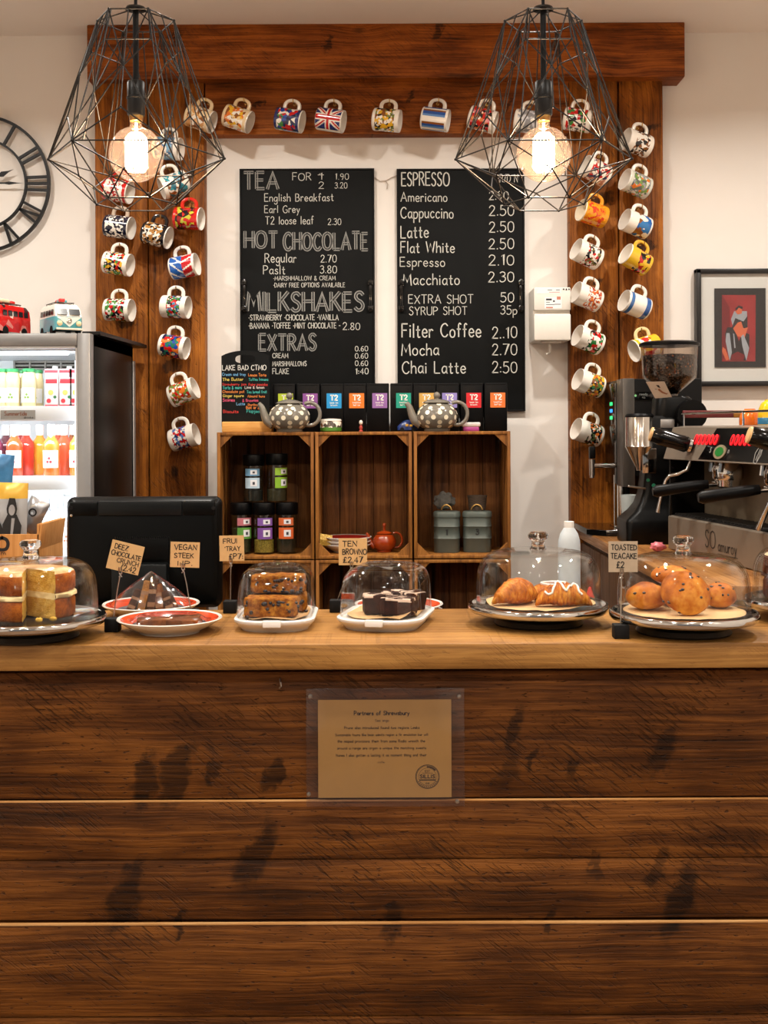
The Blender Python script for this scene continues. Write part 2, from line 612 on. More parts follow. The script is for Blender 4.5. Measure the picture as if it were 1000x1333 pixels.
# ------------------------------------------------------------------ a hand-lettering alphabet of strokes (cap height 1)
GL = {
 'A': (.72, "0,0 .36,1 .72,0|.13,.36 .59,.36"), 'B': (.56, "0,0 0,1|~0,1 .36,.97 .46,.76 .34,.56 0,.53|~0,.53 .42,.49 .55,.27 .4,.04 0,0"),
 'C': (.64, "~.62,.84 .45,.99 .2,.93 .02,.66 .02,.33 .2,.05 .45,.01 .63,.17"), 'D': (.64, "0,0 0,1|~0,1 .34,.95 .62,.7 .63,.3 .36,.05 0,0"),
 'E': (.52, "0,0 0,1|0,1 .5,1|0,.53 .43,.53|0,0 .52,0"), 'F': (.5, "0,0 0,1|0,1 .5,1|0,.52 .42,.52"),
 'G': (.68, "~.63,.84 .45,.99 .2,.93 .02,.66 .02,.33 .2,.05 .45,.01 .64,.16 .66,.42|.4,.42 .68,.42"), 'H': (.62, "0,0 0,1|.62,0 .62,1|0,.52 .62,.52"),
 'I': (.08, ".04,0 .04,1"), 'J': (.4, "~.38,1 .38,.3 .3,.06 .14,.02 .0,.2"), 'K': (.58, "0,0 0,1|.55,1 .02,.45|.16,.58 .58,0"),
 'L': (.5, "0,1 0,0|0,0 .5,0"), 'M': (.82, "0,0 .1,1 .41,.3 .72,1 .82,0"), 'N': (.64, "0,0 0,1 .64,0 .64,1"),
 'O': (.74, "~.37,1 .1,.87 .0,.5 .1,.13 .37,0 .64,.13 .74,.5 .64,.87 .37,1"), 'P': (.54, "0,0 0,1|~0,1 .36,.98 .54,.76 .38,.52 0,.46"),
 'Q': (.74, "~.37,1 .1,.87 .0,.5 .1,.13 .37,0 .64,.13 .74,.5 .64,.87 .37,1|.48,.22 .76,-.08"), 'R': (.58, "0,0 0,1|~0,1 .36,.98 .52,.76 .36,.53 0,.5|.24,.5 .58,0"),
 'S': (.52, "~.5,.86 .34,1 .12,.95 .04,.76 .16,.58 .38,.46 .5,.26 .4,.05 .18,0 .0,.14"), 'T': (.62, ".31,0 .31,1|0,1 .62,1"),
 'U': (.64, "~0,1 .0,.35 .1,.06 .32,0 .54,.06 .64,.35 .64,1"), 'V': (.66, "0,1 .33,0 .66,1"), 'W': (.94, "0,1 .22,0 .47,.8 .72,0 .94,1"),
 'X': (.62, "0,0 .62,1|0,1 .62,0"), 'Y': (.62, "0,1 .31,.5 .62,1|.31,.5 .31,0"), 'Z': (.56, "0,1 .56,1 0,0 .56,0"),
 'a': (.46, "~.43,.48 .28,.58 .1,.5 .01,.27 .12,.04 .3,.06 .43,.28|.44,.56 .44,.1 .5,0"), 'b': (.45, "0,1 0,0|~0,.4 .2,.58 .4,.5 .45,.27 .34,.04 .14,0 0,.12"),
 'c': (.42, "~.42,.48 .28,.58 .1,.5 .01,.28 .1,.06 .26,0 .43,.1"), 'd': (.46, "~.43,.46 .28,.58 .1,.5 .01,.27 .12,.02 .3,.04 .43,.24|.45,1 .45,0"),
 'e': (.45, "~.02,.3 .44,.32 .36,.53 .2,.58 .05,.46 .01,.24 .12,.04 .3,0 .44,.1"), 'f': (.34, "~.36,.92 .24,1 .14,.86 .14,.5 .14,0|0,.56 .3,.56"),
 'g': (.46, "~.43,.46 .28,.58 .1,.5 .01,.27 .12,.04 .3,.06 .43,.28|~.45,.56 .45,-.1 .36,-.34 .16,-.36 .04,-.24"), 'h': (.44, "0,1 0,0|~0,.36 .16,.56 .34,.56 .43,.4 .44,0"),
 'i': (.1, ".05,.56 .05,0|.05,.8"), 'j': (.2, "~.16,.56 .16,-.1 .1,-.34 -.06,-.34|.16,.8"), 'k': (.42, "0,1 0,0|.38,.56 .02,.24|.14,.34 .42,0"), 'l': (.1, ".05,1 .05,0"),
 'm': (.7, "0,.57 0,0|~0,.4 .12,.56 .26,.55 .34,.4 .35,0|~.35,.4 .47,.56 .6,.55 .68,.4 .7,0"), 'n': (.42, "0,.57 0,0|~0,.38 .15,.56 .32,.55 .41,.4 .42,0"),
 'o': (.46, "~.23,.58 .06,.48 .0,.28 .07,.07 .23,0 .4,.07 .46,.28 .4,.48 .23,.58"), 'p': (.45, "0,.57 0,-.38|~0,.42 .2,.58 .4,.5 .45,.28 .34,.05 .14,0 0,.12"),
 'q': (.46, "~.43,.46 .28,.58 .1,.5 .01,.27 .12,.04 .3,.06 .43,.28|.45,.57 .45,-.38"), 'r': (.32, "0,.57 0,0|~0,.34 .1,.52 .22,.58 .33,.5"),
 's': (.36, "~.35,.48 .22,.58 .07,.52 .06,.38 .2,.3 .34,.2 .33,.06 .18,0 .0,.08"), 't': (.34, "~.15,.86 .15,.2 .2,.02 .34,.04|0,.57 .32,.57"),
 'u': (.43, "~0,.57 .01,.18 .12,.01 .28,.05 .42,.26|.42,.57 .42,.0"), 'v': (.42, "0,.57 .21,0 .42,.57"), 'w': (.64, "0,.57 .16,0 .32,.44 .48,0 .64,.57"),
 'x': (.42, "0,0 .42,.57|0,.57 .42,0"), 'y': (.43, "0,.57 .22,.04|~.43,.57 .2,-.06 .06,-.36"), 'z': (.4, "0,.57 .4,.57 0,0 .4,0"),
 '0': (.56, "~.28,1 .07,.87 .0,.5 .07,.13 .28,0 .49,.13 .56,.5 .49,.87 .28,1"), '1': (.26, ".02,.82 .2,1 .2,0"),
 '2': (.54, "~.03,.78 .14,.97 .34,1 .5,.84 .46,.6 .2,.24 .0,.0|0,0 .54,0"), '3': (.5, "~.02,.88 .22,1 .44,.9 .44,.66 .18,.54|~.18,.54 .46,.46 .5,.2 .32,.01 .1,.01 .0,.14"),
 '4': (.56, ".4,0 .4,1 0,.3 .56,.3"), '5': (.52, ".48,1 .08,1 .05,.58|~.05,.58 .28,.64 .5,.48 .5,.2 .3,.0 .08,.02 .0,.12"),
 '6': (.5, "~.44,.95 .2,.85 .03,.5 .03,.2 .22,0 .44,.08 .5,.3 .36,.5 .16,.46 .04,.3"), '7': (.52, "0,1 .52,1 .16,0"),
 '8': (.5, "~.25,1 .06,.88 .1,.64 .38,.42 .5,.2 .36,.02 .14,.02 .0,.2 .12,.42 .4,.64 .44,.88 .25,1"), '9': (.5, "~.46,.7 .3,.5 .1,.56 .02,.78 .16,.98 .38,.96 .47,.72 .42,.3 .28,0"),
 '.': (.08, ".04,.03"), ':': (.08, ".04,.1|.04,.5"), '-': (.34, "0,.42 .32,.42"), '£': (.54, "~.5,.84 .36,1 .2,.9 .18,.6 .2,.3 .02,.02|0,0 .54,0|0,.46 .38,.46"),
 '*': (.16, ".08,.46"), '/': (.4, "0,-.05 .4,1.02"), '&': (.6, "~.6,.0 .1,.7 .2,.98 .36,.9 .34,.68 .05,.3 .08,.04 .3,.0 .56,.36"), "'": (.06, ".03,.95 .03,.75"), ',': (.08, ".06,.06 .0,-.14"),
 '(': (.2, "~.2,1.05 .04,.75 .02,.3 .2,-.08"), ')': (.2, "~.0,1.05 .16,.75 .18,.3 .0,-.08"), ' ': (.34, ""),
}


def smooth_pts(pts, k=4):
    out = []
    n = len(pts)
    for i in range(n - 1):
        p0, p1, p2, p3 = pts[max(0, i - 1)], pts[i], pts[i + 1], pts[min(n - 1, i + 2)]
        for s in range(k):
            t = s / k
            t2, t3 = t * t, t * t * t
            out.append(tuple(0.5 * (2 * p1[c] + (p2[c] - p0[c]) * t + (2 * p0[c] - 5 * p1[c] + 4 * p2[c] - p3[c]) * t2 + (3 * p1[c] - p0[c] - 3 * p2[c] + p3[c]) * t3) for c in (0, 1)))
    out.append(tuple(pts[-1]))
    return out


GC = {}
for ch_, (adv_, s_) in GL.items():
    st = []
    for part_ in s_.split('|'):
        part_ = part_.strip()
        if not part_:
            continue
        sm_ = part_.startswith('~')
        ps_ = [tuple(float(q) for q in p.split(',')) for p in part_.lstrip('~').split()]
        st.append(smooth_pts(ps_) if sm_ and len(ps_) > 2 else ps_)
    GC[ch_] = (adv_, st)


def text_width(s, gap=.2):
    return sum(GC[c][0] + gap for c in s if c in GC) - gap


def write(mb, s, M, h, width=None, w=0.1, mi=0, align='l', gap=.2, lift=0.0, jit=0.0, seed=1, double=False):
    """strokes of s on the plane M (x right, y up), cap height h, fitted to a width"""
    rng = random.Random(seed)
    tw = text_width(s, gap)
    sx = width / tw if width else h
    x = 0.0
    if align == 'c':
        x = -tw / 2
    elif align == 'r':
        x = -tw
    for c in s:
        if c not in GC:
            continue
        adv, st = GC[c]
        jy = rng.uniform(-jit, jit)
        js = 1 + rng.uniform(-jit, jit)
        for ps in st:
            pts = [((x + p[0]) * sx, (p[1] * js + jy) * h) for p in ps]
            if double:
                o = w * h * 0.5
                mb.ribbon(pts, w * h, M, mi + 1, lift)
                for sgn in (-1, 1):
                    off = []
                    for i in range(len(pts)):
                        a, b = Vector(pts[max(0, i - 1)]), Vector(pts[min(len(pts) - 1, i + 1)])
                        d = (b - a)
                        d = d.normalized() if d.length > 1e-9 else Vector((1, 0))
                        off.append((pts[i][0] - d.y * o * sgn, pts[i][1] + d.x * o * sgn))
                    mb.ribbon(off, w * h * 0.32, M, mi, lift + 0.0003)
            else:
                mb.ribbon(pts, w * h, M, mi, lift)
        x += adv + gap
    return x * sx

# ------------------------------------------------------------------ palette
white_paint = mat('wall_paint', (232, 226, 219), 0.85, var=0.015, vscale=3)
ceil_paint = mat('ceiling_paint', (236, 228, 220), 0.9, var=0.015, vscale=3)
black_plastic = mat('black_plastic', (5, 5, 6), 0.38, spec=.14)
black_satin = mat('black_satin_metal', (9, 8, 8), 0.42, spec=.3)
black_matt = mat('black_matt', (12, 11, 11), 0.7, spec=.2)
black_gloss = mat('black_gloss', (10, 10, 10), 0.12)
chrome = mat('polished_steel', (205, 203, 200), 0.10, 1.0, var=0.02)
steel = mat('brushed_steel', (168, 163, 156), 0.28, 1.0, var=0.05)
brass = mat('brass_hook', (176, 140, 82), 0.35, 1.0)
china = mat('white_china', (232, 226, 216), 0.14, coat=0.4, var=0.02)
clear_glass = glassy('clear_glass', (253, 254, 254), base=0.018, edge=0.62, power=3.2)
thin_glass = glassy('window_glass', (252, 253, 253), base=0.02, edge=0.4, power=4)
clear_plastic = glassy('clear_plastic', (247, 246, 245), rough=0.05, base=0.05, edge=0.55, power=2.6)
chalk = mat('chalk', (200, 198, 190), 0.9, var=0.12, vscale=300)
chalk_dim = mat('chalk_smudge', (62, 62, 61), 0.95, var=0.2, vscale=300)
chalk_grey = mat('chalk_outline', (150, 149, 144), 0.9, var=0.15, vscale=300)
slate = mat('blackboard_paint', (14, 15, 15), 0.7, spec=.15, var=0.25, vscale=9)
ink = mat('black_ink', (22, 18, 16), 0.7)
kraft = mat('kraft_card', (190, 152, 104), 0.85, var=0.05, vscale=90)

counter_wood = wood('scaffold_board_dark', (30, 14, 3), (73, 39, 10), (118, 70, 25), 'x', 2.0, rough=0.58, blotch=0.6, bump=0.8, grain=15, saw=0.7, ringw=.46, spec=.14, vor=False,
                    knots=[(-.455, .835, .045, .95), (-.40, .845, .05, .9), (-.335, .845, .022, .9), (-.213, .845, .028, .9), (-.245, .69, .05, .85), (-.5, .60, .05, .95), (-.39, .56, .02, .9), (-.48, .645, .03, .8), (-.105, .255, .022, .95),
                           (-.3, .305, .014, .9), (-.10, .31, .016, .9), (.02, .57, .03, .8), (.25, .925, .03, .8), (.235, .85, .035, .6), (.285, .865, .014, .9), (.36, .845, .018, .8), (.53, .88, .04, .8), (.56, .60, .055, .95), (.515, .665, .03, .7), (.395, .665, .02, .7),
                           (.68, .30, .045, .85), (.21, .335, .03, .7), (.32, .56, .014, .9), (.40, .30, .03, .6)])
beam_wood = wood('beam_timber', (46, 21, 4), (120, 60, 15), (174, 98, 32), 'x', 5.0, rough=0.5, blotch=0.7, bump=0.6, grain=11, spec=.18, saw=.5, ringw=.4, knots=[(-.75, .12, .03, .9), (-.2, .1, .025, .9), (.2, .15, .03, .9), (.62, .08, .03, .9), (-.45, -.1, .02, .9), (.1, -.08, .02, .9), (.45, -.11, .02, .9)])
post_wood = wood('post_timber', (42, 21, 4), (118, 64, 15), (170, 102, 32), 'z', 1.0, rough=0.5, blotch=0.7, bump=0.6, grain=11, spec=.18, saw=.55, ringw=.4, knots=[(-.3, -.95, .03, .9), (-.62, -.8, .03, .85), (-.9, -.94, .025, .9), (-1.05, -.78, .03, .9), (-.45, .8, .03, .9), (-.75, .76, .025, .9), (-.62, .95, .03, .9), (-.2, .96, .03, .9), (-1.15, .8, .035, .9)])
top_wood = wood('oak_worktop', (78, 50, 20), (134, 92, 44), (170, 124, 66), 'x', 3.0, rough=0.42, blotch=0.6, bump=0.2, grain=9, vor=False, spec=0.25, saw=.25, ringw=.5)
side_wood = wood('side_worktop_timber', (90, 54, 24), (140, 92, 46), (172, 120, 66), 'y', 3.0, rough=0.4, blotch=0.4, bump=0.15, grain=9, vor=False)
crate_wood = wood('crate_timber', (66, 36, 10), (128, 78, 26), (170, 112, 46), 'z', 7.0, rough=0.6, blotch=0.6, bump=0.4, grain=16)
crate_back = wood('crate_slat_timber', (52, 28, 11), (104, 62, 26), (140, 90, 42), 'z', 9.0, rough=0.65, blotch=0.7, bump=0.4, grain=14)
panel_wood = wood('dark_cabinet_timber', (40, 24, 13), (70, 44, 24), (92, 60, 34), 'z', 4.0, rough=0.6, blotch=0.4, vor=False)
pine = wood('pine_block', (176, 116, 48), (206, 146, 70), (224, 170, 96), 'x', 6.0, rough=0.5, blotch=0.3, bump=0.1, grain=12, vor=False)

worn_edge = wood('worn_board_edge', (120, 76, 36), (168, 120, 70), (200, 156, 104), 'x', 2.5, rough=.7, vor=False, spec=.15)
WALL = 4.3
# ------------------------------------------------------------------ the setting
structure(MB().box(-2.5, 2.2, WALL, WALL + .1, -0.05, CEIL).build('wall_back', white_paint))
structure(MB().box(-2.5, -2.4, -4.5, WALL, -0.05, CEIL).build('wall_left', white_paint))
structure(MB().box(2.1, 2.2, -4.5, WALL, -0.05, CEIL).build('wall_right', white_paint))
structure(MB().box(-2.5, 2.2, -4.5, WALL + .1, CEIL, CEIL + .1).build('ceiling', ceil_paint))
structure(MB().box(-2.5, 2.2, -4.5, WALL + .1, -.05, 0).build('floor', wood('floor_boards', (70, 50, 34), (110, 82, 58), (134, 104, 76), 'y', 8.0, vor=False)))

# ------------------------------------------------------------------ timber surround that carries the mugs
DB, DH = 4.235, 4.185


def px_board(mb, x0, x1, y0, y1, d, back=WALL, b=.004):
    a, c = P(x0, y0, d), P(x1, y1, d)
    mb.box(min(a.x, c.x), max(a.x, c.x), d, back - .001, min(a.z, c.z), max(a.z, c.z), b)
    return mb


rack = thing('mug_rack', 'tall dark-stained timber surround of scaffold boards fixed round the menu wall, carrying hooks of mugs', 'mug rack', P(500, 101, WALL - .04))
px_board(MB(), 113, 892, 32, 100, DH).build('header_beam', beam_wood, rack)
px_board(MB(), 267, 741, 102.5, 173, DB).build('cross_board', beam_wood, rack)
zlow = 0.0
for (x0, x1) in ((124, 192), (193.5, 266.5), (742, 805), (807, 864)):
    a, c = P(x0, 102, DB), P(x1, 102, DB)
    mb = MB().box(P(x0, 330, DB).x, P(x1, 330, DB).x, DB, WALL - .001, zlow, a.z, .004)
    mb.build('post_board', post_wood, rack)

# ------------------------------------------------------------------ mugs
RIM = (228, 220, 210)


def mug_mat(i, base, pal, cov, scale, lo=-.040, hi=.040):
    """glazed mug with a printed band of colour patches round its side"""
    t = NT('mug_print')
    v = t.obj(loc=(i * 1.37, i * .71, i * .37))
    scale *= 1.75
    cov += .22
    vo = t.voro(v, scale)
    sx = t.n('ShaderNodeSeparateColor')
    t.l(vo.outputs['Color'], sx.inputs[0])
    n = len(pal)
    col = t.ramp(sx.outputs[0], [(k / n, lin(c)) for k, c in enumerate(pal)], 'CONSTANT')
    nz = t.noise(v, scale * .62, 2)
    m = t.mr(nz.outputs['Fac'], 0.5 + .36 * (0.5 - cov) - .01, 0.5 + .36 * (0.5 - cov) + .01)
    v2 = t.obj()
    s2 = t.n('ShaderNodeSeparateXYZ')
    t.l(v2, s2.inputs[0])
    band = t.math('MULTIPLY', t.math('GREATER_THAN', s2.outputs[0], lo), t.math('LESS_THAN', s2.outputs[0], hi))
    m = t.math('MULTIPLY', m, band)
    c = t.mix(m, lin(base), col)
    return t.set(color=c, rough=0.16, coat=0.4)


def mug_decor(kind, cols):
    """materials and a painter for mugs whose print is built of true shapes; painter(u, v): u round the side -1..1, v along the axis -1..1"""
    mats = [mat('glaze_%d_%d_%d' % c, c, 0.16, coat=0.4, var=0.03) for c in cols]
    if kind == 'union':
        def f(u, v):
            x, y = u / .62, v / .92
            if abs(x) > 1.25 or abs(y) > 1.05:
                return 0
            if abs(x) < .17 or abs(y) < .12:
                return 2
            if abs(x) < .30 or abs(y) < .24:
                return 1
            if abs(abs(x) - abs(y)) < .10:
                return 2
            if abs(abs(x) - abs(y)) < .27:
                return 1
            return 3
        return mats, f
    if kind == 'stripes':
        def f(u, v):
            k = int((u + 1.0) * 7)
            return (0, 3, 1, 0, 2, 1, 3, 0, 0, 2, 1, 3, 0, 1)[k % 14] if abs(v) < .86 else 0
        return mats, f
    if kind == 'rings':
        def f(u, v):
            for a, b, k in ((.55, .8, 1), (-.85, -.5, 2), (-.5, -.44, 3)):
                if a < v < b:
                    return k
            return 0
        return mats, f
    if kind == 'halves':
        def f(u, v):
            if v > .82 or v < -.86:
                return 0
            if v > .12:
                return 2 if math.sin(u * 14 + v * 5) > -.75 else 0
            return 1 if math.sin(u * 11 - v * 9) > -.8 else 3
        return mats, f


ML, MR_, MH = .098, .0405, .070


def make_mug(name, loc, rot, label, spec):
    t = thing(name, label, 'mug', loc, rot, 'souvenir mugs on the timber surround')
    L, r = ML / 2, MR_
    RX = T(0, 0, -MH) @ R(90, 'Y')       # lathe axis z -> +x (rim at +x)
    outer = [(0, -L), (r * .86, -L), (r * .97, -L + .003), (r, -L + .008)]
    K = 20
    for k in range(1, K):
        outer.append((r, -L + .008 + (2 * L - .012) * k / (K - 1)))
    lip = [(r, L - .002), (r * .98, L), (r * .94, L - .001), (r * .92, L - .004), (r * .91, -L + .012), (r * .8, -L + .006), (0, -L + .006)]
    n_out = len(outer) - 1
    kind = spec[0]
    inner_c = spec[3] if kind == 'print' and len(spec) > 3 else RIM
    inner = mat('mug_inside_%d_%d_%d' % inner_c, inner_c, 0.18, coat=0.3, var=0.02)
    mb = MB()
    if kind == 'print':
        mats = [spec[1], inner]
        mb.lathe(outer + lip, 36, RX, [0] * n_out + [1] * (len(lip)))
    else:
        mats, fn = spec[1]
        mats = mats + [inner]
        n = 64
        prof = outer + lip
        b = len(mb.f)
        mb.lathe(prof, n, RX, [0] * n_out + [len(mats) - 1] * len(lip))
        k = 0
        for j in range(n):
            for i in range(len(prof) - 1):
                if prof[i][0] < 1e-7 and prof[i + 1][0] < 1e-7:
                    continue
                if i < n_out:
                    a = math.atan2(math.sin((j + .5) / n * 2 * math.pi + math.pi / 2), math.cos((j + .5) / n * 2 * math.pi + math.pi / 2)) / math.pi * 2
                    zz = (prof[i][1] + prof[i + 1][1]) / 2
                    mb.mi[b + k] = fn(a, zz / L)
                k += 1
    mb.build('cup_body', mats, t, world=False)
    hc = spec[2] if len(spec) > 2 and spec[2] else RIM
    pts = []
    for k in range(15):
        a = math.pi * k / 14
        pts.append((.026 * math.cos(a) * (1 + .25 * math.sin(a)), 0, -MH + r - .004 + .0335 * math.sin(a) ** .75))
    MB().tube(pts, [.0062 - .0012 * math.sin(math.pi * k / 14) for k in range(15)], 8, flat=1.25).build('handle', mat('glaze_handle_%d_%d_%d' % hc, hc, 0.16, coat=0.4, var=0.03), t, world=False)
    return t


W_, BK, RD, BL, YL, GN, TQ, BR, OR, PK, GY = (236, 228, 216), (22, 20, 24), (190, 26, 24), (30, 66, 150), (224, 172, 40), (66, 128, 58), (52, 146, 158), (130, 76, 34), (214, 112, 40), (208, 120, 130), (140, 140, 142)
CREAM = (226, 200, 158)
_mi = [0]


def pr(base, pal, cov=.55, scale=48, handle=None, inside=None, lo=-.036, hi=.034):
    _mi[0] += 1
    s = ['print', mug_mat(_mi[0], base, pal, cov, scale, lo, hi), handle or base]
    if inside:
        s.append(inside)
    return s


# hook pixel, tilt (right end lower is positive), which way the rim points, label, look
TOPC, LO_, LI_, RI_, RO_ = 'the crossboard', "the left post's outer column", "the left post's inner column", "the right post's inner column", "the right post's outer column"
MUGS = [
    (269, 130, 20, 1, 'cream mug with tan sketches at the left end of the crossboard', pr(CREAM, [W_, BR, (206, 150, 90)], .5, 40)),
    (318, 130, 20, 1, 'cream mug with orange and brown motifs, second along the crossboard from the left', pr(CREAM, [OR, BR, YL, W_], .6, 44)),
    (382, 131, 12, 1, 'white mug with a dark blue and red crest print hanging on the crossboard', pr((38, 44, 96), [W_, RD, BL, (34, 34, 70), GN], .62, 42, W_)),
    (435, 131, 11, 1, 'mug printed with a red, white and blue union flag on the crossboard', ('shape', mug_decor('union', [W_, W_, RD, (26, 38, 100)]))),
    (507, 131, 8, 1, 'white mug with a yellow and black patchwork print near the middle of the crossboard', pr(W_, [YL, BK, (120, 130, 60), W_, BR], .62, 60)),
    (571, 130, 10, 1, 'white mug with upright blue, white and brown bands on the crossboard', ('shape', mug_decor('stripes', [W_, (36, 78, 150), BR, (92, 136, 190)]))),
    (636, 131, 18, 1, 'white mug with red and orange print on the crossboard behind the right lamp cage', pr(W_, [RD, OR, BK, PK], .6, 46)),
    (692, 133, 10, 1, 'plain white mug with faint grey print hidden behind the right glowing bulb', pr(W_, [GY, (200, 200, 205)], .4, 40)),
    (757, 131, 12, 1, 'white mug with black, red and green print behind the right side of the lamp cage', pr(W_, [BK, RD, GN, W_], .62, 42)),
    (221, 168, 6, 1, 'white mug with pale blue print, topmost of ' + LI_, pr(W_, [(120, 170, 200), (70, 110, 150), GY], .5, 42)),
    (217, 216, 22, -1, 'white mug with a turquoise swirl print under the left lamp bulb', pr(W_, [TQ, (30, 100, 120), W_, BR], .6, 36)),
    (158, 223, 12, 1, 'red mug with white block lettering-like marks behind the left lamp cage', pr(RD, [W_, W_, (160, 20, 20)], .5, 70)),
    (158, 270, 8, 1, 'navy mug with white emblem just below the left lamp cage', pr((20, 22, 44), [W_, W_, (20, 22, 44)], .46, 62, (190, 170, 150))),
    (210, 281, 15, 1, 'black mug with brown and white picture beside the navy mug', pr(BK, [(170, 120, 60), W_, BK], .55, 60)),
    (247, 259, 4, 1, 'red mug with a yellow-green stripe and red handle on the left post', pr((196, 32, 22), [(190, 186, 60), (150, 18, 16), BK], .42, 34, (200, 40, 26))),
    (157, 318, 9, 1, 'white mug with yellow, red and green scene, below the navy mug', pr(W_, [YL, RD, GN, BK, W_], .58, 62)),
    (236, 322, -9, 1, 'mug with a blue half and a red half hanging under the red mug', ('shape', mug_decor('halves', [W_, (40, 92, 170), (190, 34, 40), W_]))),
    (156, 378, 3, 1, 'white mug with black and red street scene hanging just above the fridge', pr(W_, [BK, RD, W_, GN, BK], .6, 62)),
    (230, 374, 4, 1, 'white mug with small green and blue picture on the left post', pr(W_, [GN, (70, 130, 170), BK, RD], .5, 66, None, None, -.02, .03)),
    (230, 426, 9, 1, 'white mug with dark blue, red and orange patches on the left post', pr(W_, [BL, RD, (34, 110, 90), OR, (28, 30, 70)], .68, 48)),
    (230, 487, -20, 1, 'white mug with orange and green print, tilted rim up on the left post', pr(W_, [OR, RD, (110, 130, 60), BR, W_], .64, 56)),
    (233, 545, -15, 1, 'white mug with a blue and red figure-like patch, lowest on the left post', pr(W_, [(80, 110, 170), RD, (40, 50, 90), W_], .55, 60, None, None, -.03, .022)),
    (835, 162, -14, -1, 'white mug with black spots, topmost of ' + RO_, pr(W_, [BK, BK, BR, W_], .46, 52, None, None, -.03, .025)),
    (784, 200, -22, -1, 'white mug with dark blue and red picture behind the lamp cage tip', pr(W_, [(40, 46, 80), RD, (190, 140, 120), W_], .52, 50)),
    (835, 216, -18, -1, 'white mug with green and grey all-over scene on the right post', pr((206, 204, 190), [(110, 140, 70), GY, OR, (210, 206, 190), (90, 96, 90)], .7, 62, W_)),
    (777, 254, -14, -1, 'yellow-orange mug with a blue base band on the right post', pr((228, 152, 28), [(206, 60, 30), (224, 120, 24), (228, 152, 28)], .5, 56, (224, 150, 40), (228, 214, 190), -.03, .04)),
    (835, 268, -18, -1, 'white mug with a bright blue panel and badge on the right post', pr(W_, [(36, 110, 170), (28, 92, 160), W_, BR], .66, 32, None, None, -.04, .012)),
    (773, 308, -22, -1, 'white mug with a few small dark and red pictures on the right post', pr(W_, [BK, RD, (120, 110, 60), W_], .42, 58, None, None, -.034, .02)),
    (838, 316, -26, -1, 'yellow mug with dark red picture panel on the right post', pr((222, 176, 44), [BK, RD, (170, 40, 30), (222, 176, 44)], .5, 44, (216, 170, 50), W_, -.035, .01)),
    (772, 363, -20, -1, 'white mug with orange-red specks, level with the wall dispenser', pr(W_, [(190, 80, 50), OR, (150, 60, 50), W_], .5, 84, None, None, -.036, .016)),
    (834, 373, -18, -1, 'white mug ringed with blue bands on the right post', ('shape', mug_decor('rings', [W_, (58, 104, 160), (44, 88, 150), (150, 92, 50)]))),
    (774, 419, -20, -1, 'white mug with red flowers and a green band on the right post', pr(W_, [BK, (40, 110, 50), RD, W_], .62, 48, None, None, -.036, .02)),
    (834, 428, 16, -1, 'yellow mug with a red panel, rim down, partly behind the coffee bean hopper', pr((220, 178, 40), [(196, 46, 40), W_, (220, 178, 40), RD], .5, 30, (228, 206, 150))),
    (774, 475, -18, -1, 'white mug with green and orange garden scene on the right post', pr(W_, [(80, 120, 60), OR, YL, BK, BR], .6, 64, None, None, -.038, .012)),
    (772, 539, -18, -1, 'white mug with a small orange and black picture, lowest on the right post', pr(W_, [OR, BK, (90, 110, 70), W_, BK], .54, 66, None, None, -.036, .014)),
]
HOOKN = 0
hook_mb = None
for (hx, hy, tilt, rim, label, spec) in MUGS:
    c = P(hx, hy, 4.168)
    yaw = -11 if rim > 0 else 199
    make_mug('mug', c, (0, math.radians(tilt), math.radians(yaw)), label, spec)
    # a cup hook screwed into the board, its upturned end under the top of the handle
    z0 = c.z - .0145 + .008
    hk = MB()
    hk.tube([(c.x, DB + .004, z0 + .010), (c.x, DB - .03, z0 + .010), (c.x, DB - .040, z0 + .006), (c.x, 4.180, z0 - .0025), (c.x, 4.168, z0 - .0045), (c.x, 4.154, z0 - .002), (c.x, 4.150, z0 + .008)], .0022, 6)
    hk.lathe([(0, 0), (.006, 0), (.006, .003), (0, .003)], 10, T(c.x, DB, z0 + .010) @ R(90, 'X'))
    hk.build('cup_hook', brass, rack)

# ------------------------------------------------------------------ menu boards
MBD = 4.285


def menu_board(name, label, x0, x1, y0, y1, lines, seed):
    a, c = P(x0, y0, MBD), P(x1, y1, MBD)
    t = thing(name, label, 'menu board', ((a.x + c.x) / 2, WALL - .001, c.z))
    MB().box(a.x, c.x, MBD, WALL - .002, c.z, a.z, .0015).build('board', slate, t)
    fr = MB()
    w = .006
    for (q0, q1, r0, r1) in ((a.x - w, a.x, c.z - w, a.z + w), (c.x, c.x + w, c.z - w, a.z + w), (a.x, c.x, a.z, a.z + w), (a.x, c.x, c.z - w, c.z)):
        fr.box(q0, q1, MBD - .003, WALL - .002, r0, r1, .001)
    fr.build('edge_trim', black_matt, t)
    for px in (x0 + 4, x1 - 4):
        p = P(px, 385, MBD)
        MB().box(p.x - .006, p.x + .006, MBD - .008, MBD, p.z - .06, p.z + .06, .002).box(p.x - .010, p.x + .010, MBD - .012, MBD, p.z + .038, p.z + .055, .002).box(p.x - .010, p.x + .010, MBD - .012, MBD, p.z - .055, p.z - .038, .002).build('latch', black_gloss, t)
    tx = MB()
    for k, (s, px, px1, py, h, style) in enumerate(lines):
        M = front(P(px, py, MBD - .0012))
        write(tx, s, M, S(h, MBD), S(px1 - px, MBD), {'h': .14, 'n': .09, 's': .12}[style], 2 if style == 'h' else 0, jit=.03, seed=k + seed, double=style == 'h', gap=.22)
    tx.build('lettering', [chalk, chalk_dim, chalk_grey, chalk_dim], t, smooth=None)
    return t


